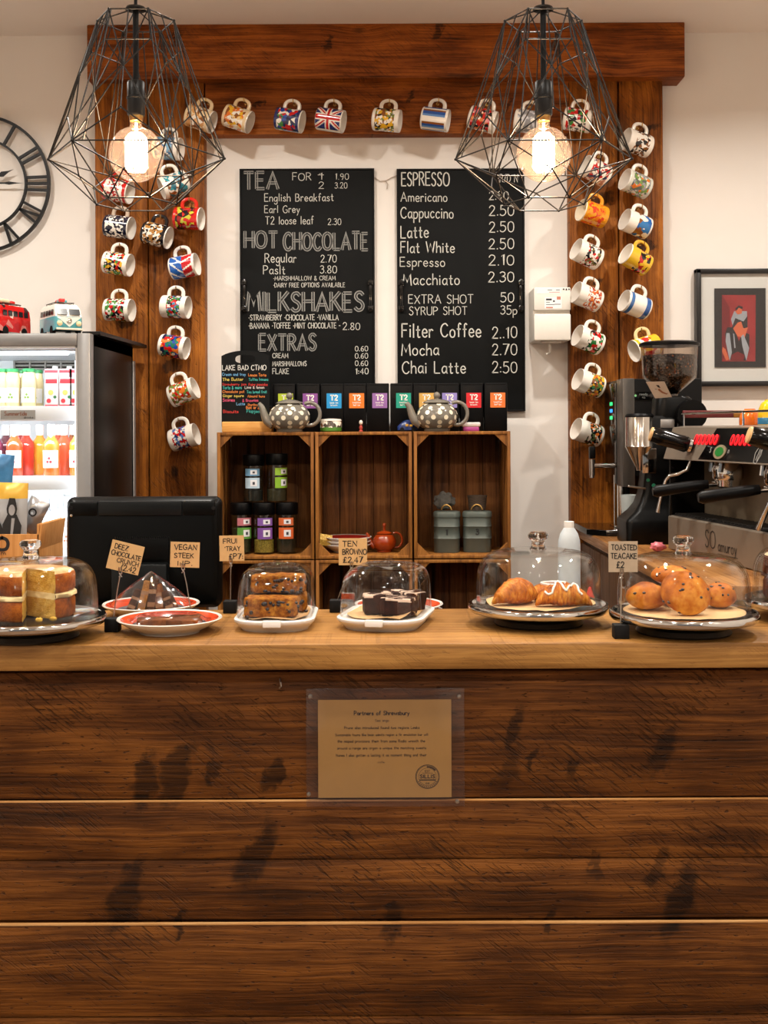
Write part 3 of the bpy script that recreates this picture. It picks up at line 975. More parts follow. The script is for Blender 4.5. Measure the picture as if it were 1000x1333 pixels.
menu_board('menu_board', 'tall black menu board headed TEA, HOT CHOCOLATE and MILKSHAKES in chalk', 314, 486.5, 222, 528, [
    ('TEA', 318, 362, 246, 21.5, 'h'), ('FOR', 381, 405, 234.8, 9.5, 'n'), ('1', 415.5, 420, 233.5, 8.5, 'n'), ('-', 414, 422, 231, 8.5, 'n'), ('2', 415, 421.5, 245.5, 8.5, 'n'),
    ('1.90', 436.5, 454, 233.6, 7.5, 'n'), ('3.20', 436, 452, 245, 7.5, 'n'),
    ('English Breakfast', 344.5, 434, 262, 9.8, 'n'), ('Earl Grey', 344.5, 390, 277, 9.5, 'n'), ('T2 loose leaf', 345.7, 408, 292, 10, 'n'), ('2.30', 427, 444, 292.6, 8, 'n'),
    ('HOT', 319, 361, 322.5, 21, 'h'), ('CHOCOLATE', 370, 478.5, 325, 21.5, 'h'),
    ('Regular', 345, 385.5, 341.6, 11.5, 'n'), ('2.70', 417.7, 438, 341.6, 9.5, 'n'), ('Paslt', 343, 371, 356.7, 11, 'n'), ('3.80', 417, 438.4, 355.6, 9.5, 'n'),
    ('*MARSHMALLOW & CREAM', 356, 436.6, 365, 5.4, 's'), ('*DAIRY FREE OPTIONS AVAILABLE', 356, 449, 374, 5.6, 's'),
    ('MILKSHAKES', 322, 473, 405, 23.5, 'h'),
    ('*STRAWBERRY *CHOCOLATE *VANILLA', 324, 440.6, 417, 7, 's'), ('*BANANA *TOFFEE *MINT CHOCOLATE -', 324, 443, 427.6, 7, 's'), ('2.80', 446.5, 468.5, 429.4, 9, 'n'),
    ('EXTRAS', 338, 411, 456, 20, 'h'), ('CREAM', 355, 375, 466, 6, 's'), ('MARSHMALLOWS', 355, 399, 476.6, 6, 's'), ('FLAKE', 355, 376, 486.8, 7, 's'),
    ('0.60', 462.5, 479, 457, 6.5, 's'), ('0.60', 462.5, 479, 466.5, 6.5, 's'), ('0.60', 462.5, 479, 476, 6.5, 's'), ('1:40', 463, 479.5, 486.8, 7.5, 's'),
], 1)
menu_board('menu_board', 'tall black menu board headed ESPRESSO listing coffees and prices in chalk', 518.5, 682, 222, 533, [
    ('ESPRESSO', 523, 585, 241.7, 17, 'n'), ('R/D N', 651, 674, 237, 10, 'n'), ('Americano', 522, 582, 262.5, 12, 'n'), ('2.90', 637, 662, 260, 11, 'n'),
    ('Cappuccino', 522, 590, 284, 14, 'n'), ('2.50', 637, 669, 280.5, 13, 'n'), ('Latte', 522, 557.7, 309.5, 15.5, 'n'), ('2.50', 637, 669, 302, 13, 'n'),
    ('Flat White', 522, 591.6, 329, 14, 'n'), ('2.50', 636.5, 669, 324, 13, 'n'), ('Espresso', 521, 579, 347, 12, 'n'), ('2.10', 636.5, 669, 345, 13, 'n'),
    ('Macchiato', 525, 598, 371, 14, 'n'), ('2.30', 636, 669, 367, 13, 'n'), ('EXTRA SHOT', 532, 616, 395, 11, 'n'), ('50', 652, 669, 393, 12, 'n'),
    ('SYRUP SHOT', 533, 608, 410, 10.5, 'n'), ('35p', 652, 673, 409, 11, 'n'), ('Filter Coffee', 523.5, 626, 439, 17.5, 'n'), ('2..10', 641, 673, 440, 14.5, 'n'),
    ('Mocha', 523, 571, 462.5, 15, 'n'), ('2.70', 641, 673, 462, 14, 'n'), ('Chai Latte', 524, 606, 486, 15.5, 'n'), ('2:50', 641, 673, 485, 14, 'n'),
], 60)
# thin cable that loops between the two boards
pts = [P(x, y, 4.295) for x, y in ((488, 231), (495, 236), (503, 235), (510, 231), (518, 228))]
tag(MB().tube([p for p in pts], .0016, 6).tube([P(502, 235, 4.294), P(505, 240, 4.294), P(504, 246, 4.294)], .0016, 6).centred('cable', mat('pale_cable', (176, 160, 146), .6), P(503, 236, 4.298)), 'thin pale cable pinned to the wall between the two menu boards', 'cable')

# ------------------------------------------------------------------ wall clock
CD = 4.275
cc = P(-24.4, 239, CD)
clock = thing('wall_clock', 'large black skeleton wall clock with roman numerals, cut by the edge of the photo', 'clock', cc)
MF = front(cc)


def ring(mb, r0, r1, z0, z1, n=72, M=MF):
    mb.lathe([(r0, z0), (r1, z0), (r1, z1), (r0, z1), (r0, z0)], n, M)
    return mb


ro, ri = S(89.6, CD), S(58, CD)
ring(MB(), ro - .010, ro, -.012, .003).build('outer_ring', black_satin, clock)
ring(MB(), ri - .004, ri + .004, -.012, .003).build('inner_ring', black_satin, clock)
rm = MB()
NUM = ['XII', 'I', 'II', 'III', 'IIII', 'V', 'VI', 'VII', 'VIII', 'IX', 'X', 'XI']
for k, s in enumerate(NUM):
    Mk = MF @ R(-30 * k, 'Z')
    def bar(xa, xb):
        y0, y1 = ri, ro - .005
        w = .0048
        rm.add([(xa - w, y0, -.01), (xa + w, y0, -.01), (xb + w, y1, -.01), (xb - w, y1, -.01), (xa - w, y0, .001), (xa + w, y0, .001), (xb + w, y1, .001), (xb - w, y1, .001)],
               [(3, 2, 1, 0), (4, 5, 6, 7), (0, 1, 5, 4), (1, 2, 6, 5), (2, 3, 7, 6), (3, 0, 4, 7)], 0, Mk)
    if s == 'V':
        bar(0, -.018); bar(0, .018)
    else:
        units = {'I': ['i'], 'II': ['i', 'i'], 'III': ['i', 'i', 'i'], 'IIII': ['i', 'v'], 'VI': ['v', 'i'], 'VII': ['v', 'i', 'i'], 'VIII': ['v', 'i', 'i', 'i'], 'IX': ['i', 'x'], 'X': ['x'], 'XI': ['x', 'i'], 'XII': ['x', 'i', 'i']}[s]
        wd = {'i': .022, 'v': .036, 'x': .036}
        tot = sum(wd[q] for q in units)
        x = -tot / 2
        for q in units:
            m = x + wd[q] / 2
            if q == 'i':
                bar(m, m * 1.15)
            elif q == 'v':
                bar(m, m - .015); bar(m, m + .015)
            else:
                bar(m - .014, m + .014); bar(m + .014, m - .014)
            x += wd[q]
rm.build('numerals', black_satin, clock)


def hand(ang, L, w, tail, name, zz):
    mb = MB()
    Mk = MF @ R(-ang, 'Z')
    prof = [(-w * .5, -tail), (w * .5, -tail), (w * .45, L * .55), (w * 1.0, L * .66), (w * .25, L * .85), (0, L), (-w * .25, L * .85), (-w * 1.0, L * .66), (-w * .45, L * .55)]
    mb.prism(prof, zz, zz + .002, 0, Mk)
    mb.build(name, black_satin, clock)


hand(67, S(46, CD), .010, .03, 'hour_hand', .003)
hand(90, S(56, CD), .006, .04, 'minute_hand', .006)
MB().lathe([(0, -.012), (.02, -.012), (.02, .008), (0, .009)], 20, MF).box(-.004, .004, -ri, ri, -.02, -.012, 0, 0, MF).build('hub', black_satin, clock)
MB().lathe([(0, -.024), (.008, -.024), (.008, -.012), (0, -.012)], 12, MF @ T(0, ro - .005, 0)).build('wall_peg', black_satin, clock)

# ------------------------------------------------------------------ framed picture
a, c = P(906, 350, 4.27), P(1106, 502, 4.27)
pic = thing('framed_picture', 'black framed picture of a dark figure on red ground in a wide white mount', 'picture', ((a.x + c.x) / 2, WALL - .001, c.z))
fr = MB()
w = S(6.5, 4.27)
for (q0, q1, r0, r1) in ((a.x, a.x + w, c.z, a.z), (c.x - w, c.x, c.z, a.z), (a.x, c.x, a.z - w, a.z), (a.x, c.x, c.z, c.z + w)):
    fr.box(q0, q1, 4.262, WALL - .001, r0, r1, .003)
fr.build('wooden_surround', mat('black_frame', (18, 15, 15), .35), pic)
MB().box(a.x + .002, c.x - .002, 4.276, WALL - .002, c.z + .002, a.z - .002).build('mount', mat('mount_card', (214, 210, 205), .9, var=.01), pic)
i0, i1 = P(930, 375.5, 4.275), P(997, 478, 4.275)
art = MB().box(i0.x, i1.x, 4.272, 4.2755, i1.z, i0.z).build('print_border', mat('print_border_black', (26, 20, 20), .6), pic)
r0, r1 = P(940, 384, 4.27), P(985, 471, 4.27)
am = [mat('art_red', (142, 34, 36), .7, var=.2, vscale=14), mat('art_dark', (34, 26, 30), .7), mat('art_grey', (150, 152, 160), .7), mat('art_skin', (200, 96, 60), .7), mat('art_deep', (110, 20, 26), .7)]
ab = MB()


def ashape(pts, mi, lift):
    ab.add([P(x, y, 4.2712 - lift) for x, y in pts], [tuple(range(len(pts)))[::-1]], mi)


def crop(x, y):
    return (890 + x / 6.664, 330 + y / 6.664)


ashape([(940, 384), (984, 384), (983.5, 470.5), (940, 470.5)], 0, 0)
ashape([crop(*p) for p in ((335, 360), (400, 470), (410, 800), (335, 930))], 4, .0003)
ashape([crop(*p) for p in ((440, 500), (550, 500), (556, 640), (500, 700), (430, 640), (412, 570))], 2, .0006)
ashape([crop(*p) for p in ((450, 560), (520, 590), (555, 540), (556, 650), (420, 640))], 1, .0009)
ashape([crop(*p) for p in ((470, 600), (500, 590), (520, 650), (560, 640), (530, 730), (470, 720), (430, 650))], 3, .0012)
ashape([crop(*p) for p in ((380, 640), (440, 640), (480, 760), (520, 680), (572, 700), (570, 830), (545, 930), (410, 930), (360, 700))], 1, .0011)
ashape([crop(*p) for p in ((372, 690), (400, 690), (420, 860), (400, 930), (365, 760))], 2, .0014)
ashape([crop(*p) for p in ((430, 690), (440, 700), (452, 820), (440, 820))], 2, .0014)
ashape([crop(*p) for p in ((500, 720), (520, 700), (570, 820), (545, 930), (510, 800))], 2, .0014)
ashape([crop(*p) for p in ((455, 480), (480, 455), (510, 470), (505, 520), (470, 530), (450, 505))], 3, .0014)
ashape([crop(*p) for p in ((450, 475), (480, 450), (515, 462), (510, 485), (480, 470), (455, 500))], 1, .0017)
ashape([crop(*p) for p in ((415, 880), (470, 850), (530, 880), (520, 930), (410, 930))], 4, .0017)
ashape([crop(*p) for p in ((340, 810), (365, 830), (395, 920), (370, 930), (335, 850))], 3, .0014)
ab.build('print_art', am, pic, smooth=None)
MB().box(a.x + w, c.x - w, 4.266, 4.267, c.z + w, a.z - w).build('glazing', thin_glass, pic)

# ------------------------------------------------------------------ white dispenser on the wall
DD = 4.15
a, c = P(695, 374, DD), P(743.5, 443, DD)
dis = thing('wall_dispenser', 'white wall-mounted dispenser with paper labels and a spout, beside the right post', 'dispenser', ((a.x + c.x) / 2, WALL - .001, c.z))
wp = mat('white_plastic', (222, 216, 206), .45, var=.02)
zs = P(700, 404, DD).z
MB().box(a.x, c.x, DD + .02, WALL - .001, c.z, a.z, .006).box(a.x, c.x, DD, DD + .025, zs, a.z, .005).box(a.x, c.x, DD - .002, DD + .025, c.z, zs - .012, .006).build('casing', wp, dis)
MB().box(a.x + .03, c.x - .03, DD + .02, DD + .06, c.z - .008, c.z + .002, .002).tube([P(715, 446, DD + .04), P(716, 452, DD + .04), P(716, 459, DD + .04)], .006, 10).tube([P(711, 461, DD + .035), P(716, 459, DD + .04)], .004, 8).build('spout', mat('clear_white_spout', (200, 192, 182), .3), dis)
st = MB()
lb = [mat('label_paper', (232, 230, 228), .8, var=.02), mat('label_grey_print', (120, 124, 130), .8), mat('label_dark_print', (46, 50, 58), .8), mat('label_red_print', (190, 120, 100), .8)]


def sticker(x0, y0, x1, y1, mi, lift):
    p, q = P(x0, y0, DD - .0006 - lift), P(x1, y1, DD - .0006 - lift)
    st.add([(p.x, p.y, q.z), (q.x, p.y, q.z), (q.x, p.y, p.z), (p.x, p.y, p.z)], [(0, 1, 2, 3)], mi)


for q in ((699, 375, 731, 382, 0, 0), (709, 387, 731.5, 401.5, 0, 0), (711, 388.6, 718.5, 391, 2, .0004), (725, 386, 730, 390, 3, .0004), (711, 393, 716, 394, 1, .0004), (711, 396, 722, 397, 1, .0004), (711, 399.5, 720, 401, 3, .0004), (720, 391, 722.5, 393, 2, .0004), (722, 395.5, 730, 396.5, 1, .0004),
          (713, 377, 719, 378, 1, .0004), (724, 377, 729, 378, 1, .0004), (715, 380, 729, 380.6, 3, .0004), (732.8, 375.5, 735, 377.5, 2, 0), (736.5, 375.5, 738.5, 378, 2, 0), (740, 375.5, 741.8, 377.5, 2, 0)):
    sticker(*q)
st.build('stickers', lb, dis, smooth=None)

# ------------------------------------------------------------------ crates stacked as shelves
CF = 3.98
CW, CDEP = S(126, CF), .285
CT1 = P(474, 562, CF).z            # top of the upper crates
CB1 = P(474, 727.5, CF).z
CHH = CT1 - CB1


def make_crate(loc, label, group):
    t = thing('wooden_crate', label, 'crate', loc, None, group)
    hw, th = CW / 2, .011
    y0, y1 = 0.0, CDEP
    H = CHH
    # long sides: two boards each with a gap
    for sgn in (-1, 1):
        mb = MB()
        xa, xb = sorted((sgn * hw, sgn * (hw - th)))
        mb.box(xa, xb, y0, y0 + .135, 0, H, .0015).box(xa, xb, y0 + .148, y1, 0, H, .0015)
        mb.build('side_boards', crate_wood, t, world=False)
    for (za, zb) in ((0, th), (H - th, H)):
        mb = MB()
        mb.box(-hw + th, hw - th, y0 + .001, y0 + .138, za, zb, .0015).box(-hw + th, hw - th, y0 + .146, y1, za, zb, .0015)
        mb.build('end_boards', crate_wood, t, world=False)
    bk = MB()
    n = 5
    wslat = (CW - 2 * th) / n
    for i in range(n):
        bk.box(-hw + th + wslat * i + .0018, -hw + th + wslat * (i + 1) - .0018, y1 - .010, y1 - .001, th, H - th, .001)
    bk.box(-hw + th, hw - th, y1 - .0008, y1, th, H - th)
    bk.build('back_slats', crate_back, t, world=False)
    k = .042
    for sx in (-1, 1):
        for top in (0, 1):
            x = sx * (hw - th)
            z = H - th if top else th
            dz = -k if top else k
            out = [(x, z), (x - sx * k, z), (x, z + dz)]
            Mx = Matrix(((1, 0, 0, 0), (0, 0, 1, 0), (0, 1, 0, 0), (0, 0, 0, 1)))
            mb = MB().prism(out, y0 + .004, y0 + .032, 0, Mx)
            mb.build('corner_block', crate_wood, t, world=False)
            # nail heads on the front of the block
    return t


crate_x = [P(345.7, 640, CF).x, P(473.6, 640, CF).x, P(602, 640, CF).x]
ROWZ = [CB1, CB1 - CHH - .004]
names = [['wooden crate set on end holding glass tea jars, next to the fridge side', 'wooden crate set on end holding the orange teapot, between two other crates', 'wooden crate set on end holding two grey lidded tins'],
         ['wooden crate on the lower row directly under the crate of tea jars', 'wooden crate on the lower row directly under the crate with the orange teapot', 'wooden crate on the lower row directly under the crate with the grey tins']]
c0 = None
for r in (0, 1):
    for i in range(3):
        loc = Vector((crate_x[i], CF, ROWZ[r]))
        if c0 is None:
            c0 = make_crate(loc, names[r][i], 'apple crates stacked as shelves')
        else:
            dup(c0, loc, None, names[r][i])
# low bench that carries the crates
bz = ROWZ[1]
bench = thing('low_bench', 'dark low back bench under the stacked wooden crates', 'bench', (crate_x[1], CF + .15, 0))
MB().box(crate_x[0] - .2, crate_x[2] + .2, CF + .02, WALL - .04, bz - .035, bz, .003).build('bench_board', panel_wood, bench)
for sx in (crate_x[0] - .17, crate_x[2] + .17):
    MB().box(sx - .02, sx + .02, CF + .04, WALL - .06, 0, bz - .034, .002).build('leg', panel_wood, bench)

# ------------------------------------------------------------------ tea boxes on the crates
BF = 4.13
bw, bd, bh = S(29.5, BF), .078, P(500, 499, BF).z - CT1
T2 = [(369.5, (178, 196, 44), 'black tea box with a lime label, behind the spout side of a polka dot teapot'), (401.5, (128, 70, 140), 'black tea box with a dark purple label, behind a polka dot teapot handle'),
      (432.5, (22, 140, 200), 'black tea box with a bright blue label'), (462, (226, 116, 30), 'black tea box with an orange label between the blue and the mauve labels'),
      (492, (142, 98, 160), 'black tea box with a mauve label above the tiny figurine'), (523, (20, 150, 126), 'black tea box with a teal green label'),
      (553, (206, 160, 80), 'black tea box with a tan label behind a polka dot teapot lid'), (583, (140, 128, 190), 'black tea box with a lilac label behind a polka dot teapot handle'),
      (614.5, (206, 26, 36), 'black tea box with a red label'), (645.5, (222, 112, 44), 'black tea box with an orange label at the bare wall end of the row')]
wl = mat('label_white_ink', (238, 234, 226), .7, var=.02)
rng = random.Random(4)
for i, (px, col, label) in enumerate(T2):
    x = P(px, 530, BF).x
    dy = rng.uniform(-.004, .004) if i not in (9,) else -.006
    t = thing('tea_box', label, 'tea box', (x, BF + bd / 2 + dy, CT1), None, 'tea boxes along the crate tops')
    MB().box(-bw / 2, bw / 2, -bd / 2, bd / 2, 0, bh, .003).box(-bw / 2 + .004, bw / 2 - .004, -bd / 2 - .0006, -bd / 2 + .001, bh - .007, bh - .0045).build('carton', black_plastic, t, world=False)
    zc = bh - S(22.5, BF)
    off = S(2.5, BF)
    h = S(9.7, BF)
    lab = MB().box(off - h, off + h, -bd / 2 - .0012, -bd / 2, zc - h, zc + h, 0).build('label', mat('tea_label_%d_%d_%d' % col, col, .55, var=.04), t, world=False)
    mb = MB()
    write(mb, 'T2', front((off, -bd / 2 - .0016, zc + h * .08)), h * .66, h * .95, .24, align='c', gap=.14)
    write(mb, 'breakfast' if i % 2 else 'loose tea', front((off, -bd / 2 - .0016, zc - h * .35)), h * .2, h * 1.1, .2, align='c')
    write(mb, 'leaf tea' if i % 2 else 'black', front((off, -bd / 2 - .0016, zc - h * .68)), h * .2, h * .9, .2, align='c')
    mb.build('lettering', wl, lab, world=False, smooth=None)

# ------------------------------------------------------------------ teapots


def teapot(loc, label, glaze, r, hgt, dots, name, lid_knob, spout_len=1.0, handle_r=1.0, rot=0):
    """lathe body, lid with knob, spout to -x and loop handle to +x"""
    t = thing(name, label, 'teapot', loc, (0, 0, math.radians(rot)), 'polka dot teapots' if dots else None)
    bh = hgt
    prof = [(0, .0), (r * .62, .0), (r * .64, .004), (r * .66, bh * .05)]
    for k in range(15):
        a = math.radians(-58 + 125 * k / 14)
        prof.append((r * math.cos(a) ** .8, bh * .47 + bh * .46 * math.sin(a)))
    prof += [(r * .40, bh * .90), (0, bh * .90)]
    mb = MB().lathe(prof, 40)
    if dots:
        for row in range(6):
            a = math.radians(-42 + 19 * row)
            rr, zz = r * math.cos(a) ** .8, bh * .47 + bh * .46 * math.sin(a)
            n = max(5, round(10.5 * math.cos(a)))
            for k in range(n):
                b = 2 * math.pi * (k + .5 * (row % 2)) / n + .1
                nrm = Vector((math.cos(a) * math.cos(b), math.cos(a) * math.sin(b), math.sin(a) * r / (bh * .46)))
                c = Vector((rr * math.cos(b), rr * math.sin(b), zz)) + nrm.normalized() * .0006
                mb.disc(c, nrm, r * .118, 12, 1)
    mb.build('pot_body', [glaze, mat('glaze_dots', (236, 226, 200), .2)], t, world=False)
    lid = [(r * .66, bh * .885), (r * .68, bh * .90), (r * .62, bh * .94), (r * .35, bh * 1.0), (r * .12, bh * 1.03), (0, bh * 1.03)]
    ld = MB().lathe(lid, 32).build('lid', glaze, t, world=False)
    if lid_knob == 'ball':
        MB().lathe([(0, bh * 1.02), (r * .10, bh * 1.03), (r * .09, bh * 1.07)], 16).ball((0, 0, bh * 1.13), r * .17, 16, 10).ball((0, 0, bh * 1.20), r * .07, 10, 6).build('knob', glaze, ld, world=False)
    else:
        MB().lathe([(0, bh * 1.0), (r * .12, bh * 1.02), (r * .10, bh * 1.2), (r * .17, bh * 1.27), (r * .12, bh * 1.38), (0, bh * 1.40)], 16).build('knob', glaze, ld, world=False)
    sp = [(-r * .80, 0, bh * .26), (-r * 1.08 * spout_len, 0, bh * .36), (-r * 1.24 * spout_len, 0, bh * .55), (-r * 1.36 * spout_len, 0, bh * .78), (-r * 1.52 * spout_len, 0, bh * .90)]
    sp = [(q[0], 0, q[1]) for q in smooth_pts([(p[0], p[2]) for p in sp], 4)]
    nn = len(sp)
    MB().tube(sp, [r * (.30 - .19 * (k / (nn - 1)) ** .8) for k in range(nn)], 14).build('spout', glaze, t, world=False)
    hp = []
    for k in range(17):
        a = math.radians(118 - 236 * k / 16)
        hp.append((r * (.98 + .52 * handle_r * math.cos(a)) , 0, bh * .56 + bh * .36 * math.sin(a)))
    MB().tube(hp, r * .095, 10).build('handle', glaze, t, world=False)
    return t


grey_glaze = mat('grey_glaze', (116, 110, 100), .16, coat=.5, var=.05)
TPD = 4.022
tp = teapot(Vector((P(377, 560, TPD).x, TPD, CT1)), 'grey polka dot teapot beside the small chalkboard, spout towards it', grey_glaze, S(26.5, TPD), S(41.5, TPD), True, 'teapot', 'ball')
dup(tp, Vector((P(569, 560, TPD).x, TPD, CT1)), None, 'grey polka dot teapot farther from the small chalkboard, beside the pink-based tin')
orange_glaze = mat('orange_glaze', (146, 52, 12), .12, coat=.6, var=.12, vscale=12)
OTD = 4.10
teapot(Vector((P(500.5, 719, OTD).x, OTD, CB1 + .0115)), 'small glossy orange teapot standing inside the middle crate', orange_glaze, S(15.5, OTD), S(27, OTD), False, 'teapot', 'stick', 1.0, 1.0)

# ------------------------------------------------------------------ small things on the crate tops
d = 4.06
c = Vector((P(431, 559, d).x, d, CT1))
pot = thing('lidded_pot', 'small white pot painted with green grass and brown animals', 'pot', c)
gp = NT('pot_painting')
v = gp.obj()
s = gp.n('ShaderNodeSeparateXYZ')
gp.l(v, s.inputs[0])
nz = gp.noise(v, 90, 3)
zz = gp.math('ADD', s.outputs[2], gp.math('MULTIPLY', nz.outputs['Fac'], .012))
vo = gp.voro(v, 70)
sc_ = gp.n('ShaderNodeSeparateColor')
gp.l(vo.outputs['Color'], sc_.inputs[0])
up = gp.ramp(sc_.outputs[0], [(0, lin((226, 216, 200))), (.4, lin((150, 96, 60))), (.55, lin((232, 224, 210))), (.8, lin((70, 60, 52)))], 'CONSTANT')
pm = gp.set(color=gp.mix(gp.math('LESS_THAN', zz, .021), up, lin((70, 120, 40))), rough=.2)
r = S(14, d)
MB().lathe([(0, 0), (r * .9, 0), (r, .004), (r, .034), (r * .94, .038), (0, .038)], 28).build('pot_body', pm, pot, world=False)
MB().lathe([(r * .97, .0375), (r, .0385), (r * .95, .044), (r * .3, .047), (0, .047)], 28).build('lid', china, pot, world=False)

c = Vector((P(470, 559, d).x, d, CT1))
fg = thing('figurine', 'tiny red and white figurine standing before the mauve tea box', 'figurine', c)
MB().lathe([(0, 0), (.007, 0), (.007, .003), (.004, .006), (.0065, .014), (.004, .022), (0, .024)], 14).build('torso', mat('figurine_red', (170, 60, 50), .4), fg, world=False)
MB().ball((0, 0, .030), .0062, 12, 8).lathe([(.0066, .033), (.004, .039), (0, .041)], 12).build('head', mat('figurine_white', (222, 210, 196), .4), fg, world=False)

c = Vector((P(531, 559, d).x, d, CT1))
bc = thing('toy_car', 'small dark blue domed toy car ornament in front of the teal tea box', 'toy car', c)
cb = mat('toy_blue', (26, 50, 110), .2, coat=.5, var=.4, vscale=60)
bm_ = MB()
rings = []
for k in range(9):
    a = k / 8
    q = math.sin(math.pi * (a * .94 + .03)) ** .6
    hh = .010 + .026 * q ** 1.5
    x = -.036 + .072 * a
    rings.append([(x, -.017 * q, .005), (x, -.018 * q, .005 + hh * .45), (x, -.012 * q, .005 + hh * .9), (x, 0, .005 + hh), (x, .012 * q, .005 + hh * .9), (x, .018 * q, .005 + hh * .45), (x, .017 * q, .005)])
bm_.loft(rings)
bm_.build('car_body', cb, bc, world=False, smooth=60)
for sx in (-.02, .02):
    for sy in (-.0165, .0165):
        MB().lathe([(0, -.003), (.007, -.003), (.0075, 0), (.007, .003), (0, .003)], 14, T(sx, sy, .0075) @ R(90, 'X')).build('wheel', black_matt, bc, world=False)
MB().box(-.008, .002, -.0188, -.0165, .018, .026, .001).box(.006, .016, -.0188, -.016, .017, .024, .001).build('window', mat('toy_window', (220, 170, 60), .3), bc, world=False)

c = Vector((P(613, 559, d).x, d, CT1))
ti = thing('small_tin', 'small tin with pink base and silver-white lid in front of the red-label tea box', 'tin', c)
ol = rrect(S(21, d), .034, .006)
MB().prism(ol, 0, .016, b=.002).build('tin_body', mat('tin_pink', (170, 70, 140), .35), ti, world=False)
MB().prism([(x * 1.16, y * 1.1) for x, y in ol], .016, .031, b=.003).build('lid', mat('tin_lid_white', (214, 208, 206), .3), ti, world=False)

# ------------------------------------------------------------------ small chalkboard on a wooden foot
KD = 4.092
a, c = P(288.5, 457, KD), P(351, 548, KD)
bx = (a.x + c.x) / 2
kb = thing('table_chalkboard', 'small black chalkboard with a hand hole and coloured chalk writing in a pine foot', 'chalkboard', (bx, KD, CT1))
w = (c.x - a.x)
out = []
ztop, zsh, zbot = P(320, 456.5, KD).z, P(320, 463, KD).z, CT1 + .02
N = 16
pts_o = [(-w / 2, zbot), (w / 2, zbot)]
for k in range(N + 1):
    u = 1 - 2 * k / N
    pts_o.append((u * w / 2, zsh + (ztop - zsh) * (1 - abs(u) ** 2.2)))
# board with an oval hand hole: quads between the outline strip and the hole
hx, hz, hrx, hrz = .0, P(320, 467.5, KD).z, S(13, KD), S(5.4, KD)


def board_with_hole():
    mb = MB()
    n = 48
    ring_o, ring_i = [], []
    cx, cz = hx, hz
    for k in range(n):
        a_ = 2 * math.pi * k / n
        dx, dz = math.cos(a_), math.sin(a_)
        ring_i.append((cx + hrx * math.copysign(abs(dx) ** .7, dx), cz + hrz * math.copysign(abs(dz) ** .7, dz)))
        best = None
        for i in range(len(pts_o)):
            p, q = pts_o[i], pts_o[(i + 1) % len(pts_o)]
            ex, ez = q[0] - p[0], q[1] - p[1]
            det = dx * (-ez) + ex * dz
            if abs(det) < 1e-12:
                continue
            rx, rz = p[0] - cx, p[1] - cz
            tt = (rx * (-ez) + ex * rz) / det
            ss = (dx * rz - dz * rx) / det
            if tt > 1e-6 and -1e-6 <= ss <= 1 + 1e-6 and (best is None or tt < best):
                best = tt
        ring_o.append((cx + dx * best, cz + dz * best))
    # exact bottom corners
    for cor in (pts_o[0], pts_o[1]):
        j = min(range(n), key=lambda k: (ring_o[k][0] - cor[0]) ** 2 + (ring_o[k][1] - cor[1]) ** 2)
        ring_o[j] = cor
    y0, y1 = KD - .006, KD
    rings = [[(bx + p[0], y0, p[1]) for p in ring_i], [(bx + p[0], y0, p[1]) for p in ring_o], [(bx + p[0], y1, p[1]) for p in ring_o], [(bx + p[0], y1, p[1]) for p in ring_i], [(bx + p[0], y0, p[1]) for p in ring_i]]
    mb.loft(rings, cap0=False, cap1=False)
    return mb


board_with_hole().build('board', slate, kb, smooth=30)
f0, f1 = P(289, 549, KD - .03), P(354, 560, KD - .03)
MB().box(f0.x, f1.x, KD - .035, KD + .03, CT1, f0.z, .003).build('foot', pine, kb)
cm = [mat('chalk_white', (214, 212, 206), .9), mat('chalk_blue', (110, 170, 214), .9), mat('chalk_red', (206, 60, 54), .9), mat('chalk_orange', (222, 130, 60), .9), mat('chalk_teal', (70, 176, 166), .9), mat('chalk_yellow', (216, 190, 90), .9), mat('chalk_pink', (222, 86, 120), .9)]
mb = MB()


def ck(s, x, x1, y, h, mi, w_=.15):
    px, px1, py = 280 + x / 11.59, 280 + x1 / 11.59, 450 + y / 11.59
    write(mb, s, front(P(px, py, KD - .0065)), S(h / 11.59, KD), S(px1 - px, KD), w_, mi, jit=.06, seed=int(x + y))


for q in (('LAKE BAD CTMO', 110, 770, 370, 72, 0, .13), ('Cream and tray', 110, 460, 452, 40, 1), ('Lemon Torte', 505, 770, 462, 42, 3), ('The Butter', 115, 425, 530, 44, 5), ('Toffee banana', 510, 800, 528, 40, 4), ('Strawberry jam', 112, 470, 600, 36, 2), ('Fairy pancake', 510, 790, 605, 40, 2),
          ('Tarts & more', 118, 400, 655, 44, 4), ('Lime & lemon', 450, 740, 648, 36, 0), ('Chocolate pot', 115, 440, 712, 40, 3), ('Tea bread fruit', 480, 780, 716, 40, 4), ('Ginger square', 118, 430, 775, 40, 5), ('Almond buns', 490, 750, 780, 36, 3),
          ('Scones', 118, 295, 842, 46, 6), ('& Brownies', 415, 650, 845, 40, 6), ('Latte', 325, 450, 898, 38, 1), ('Shortbread', 495, 680, 908, 34, 3), ('(hot or cold)', 470, 745, 955, 44, 3), ('Biscuits', 125, 350, 1015, 44, 2), ('Flapjack', 480, 695, 1010, 44, 4)):
    ck(*q)
mb.build('lettering', cm, kb, smooth=None)

# ------------------------------------------------------------------ jars in the left crate
jar_glass = glassy('jar_glass', (236, 240, 238), base=.05, edge=.5)


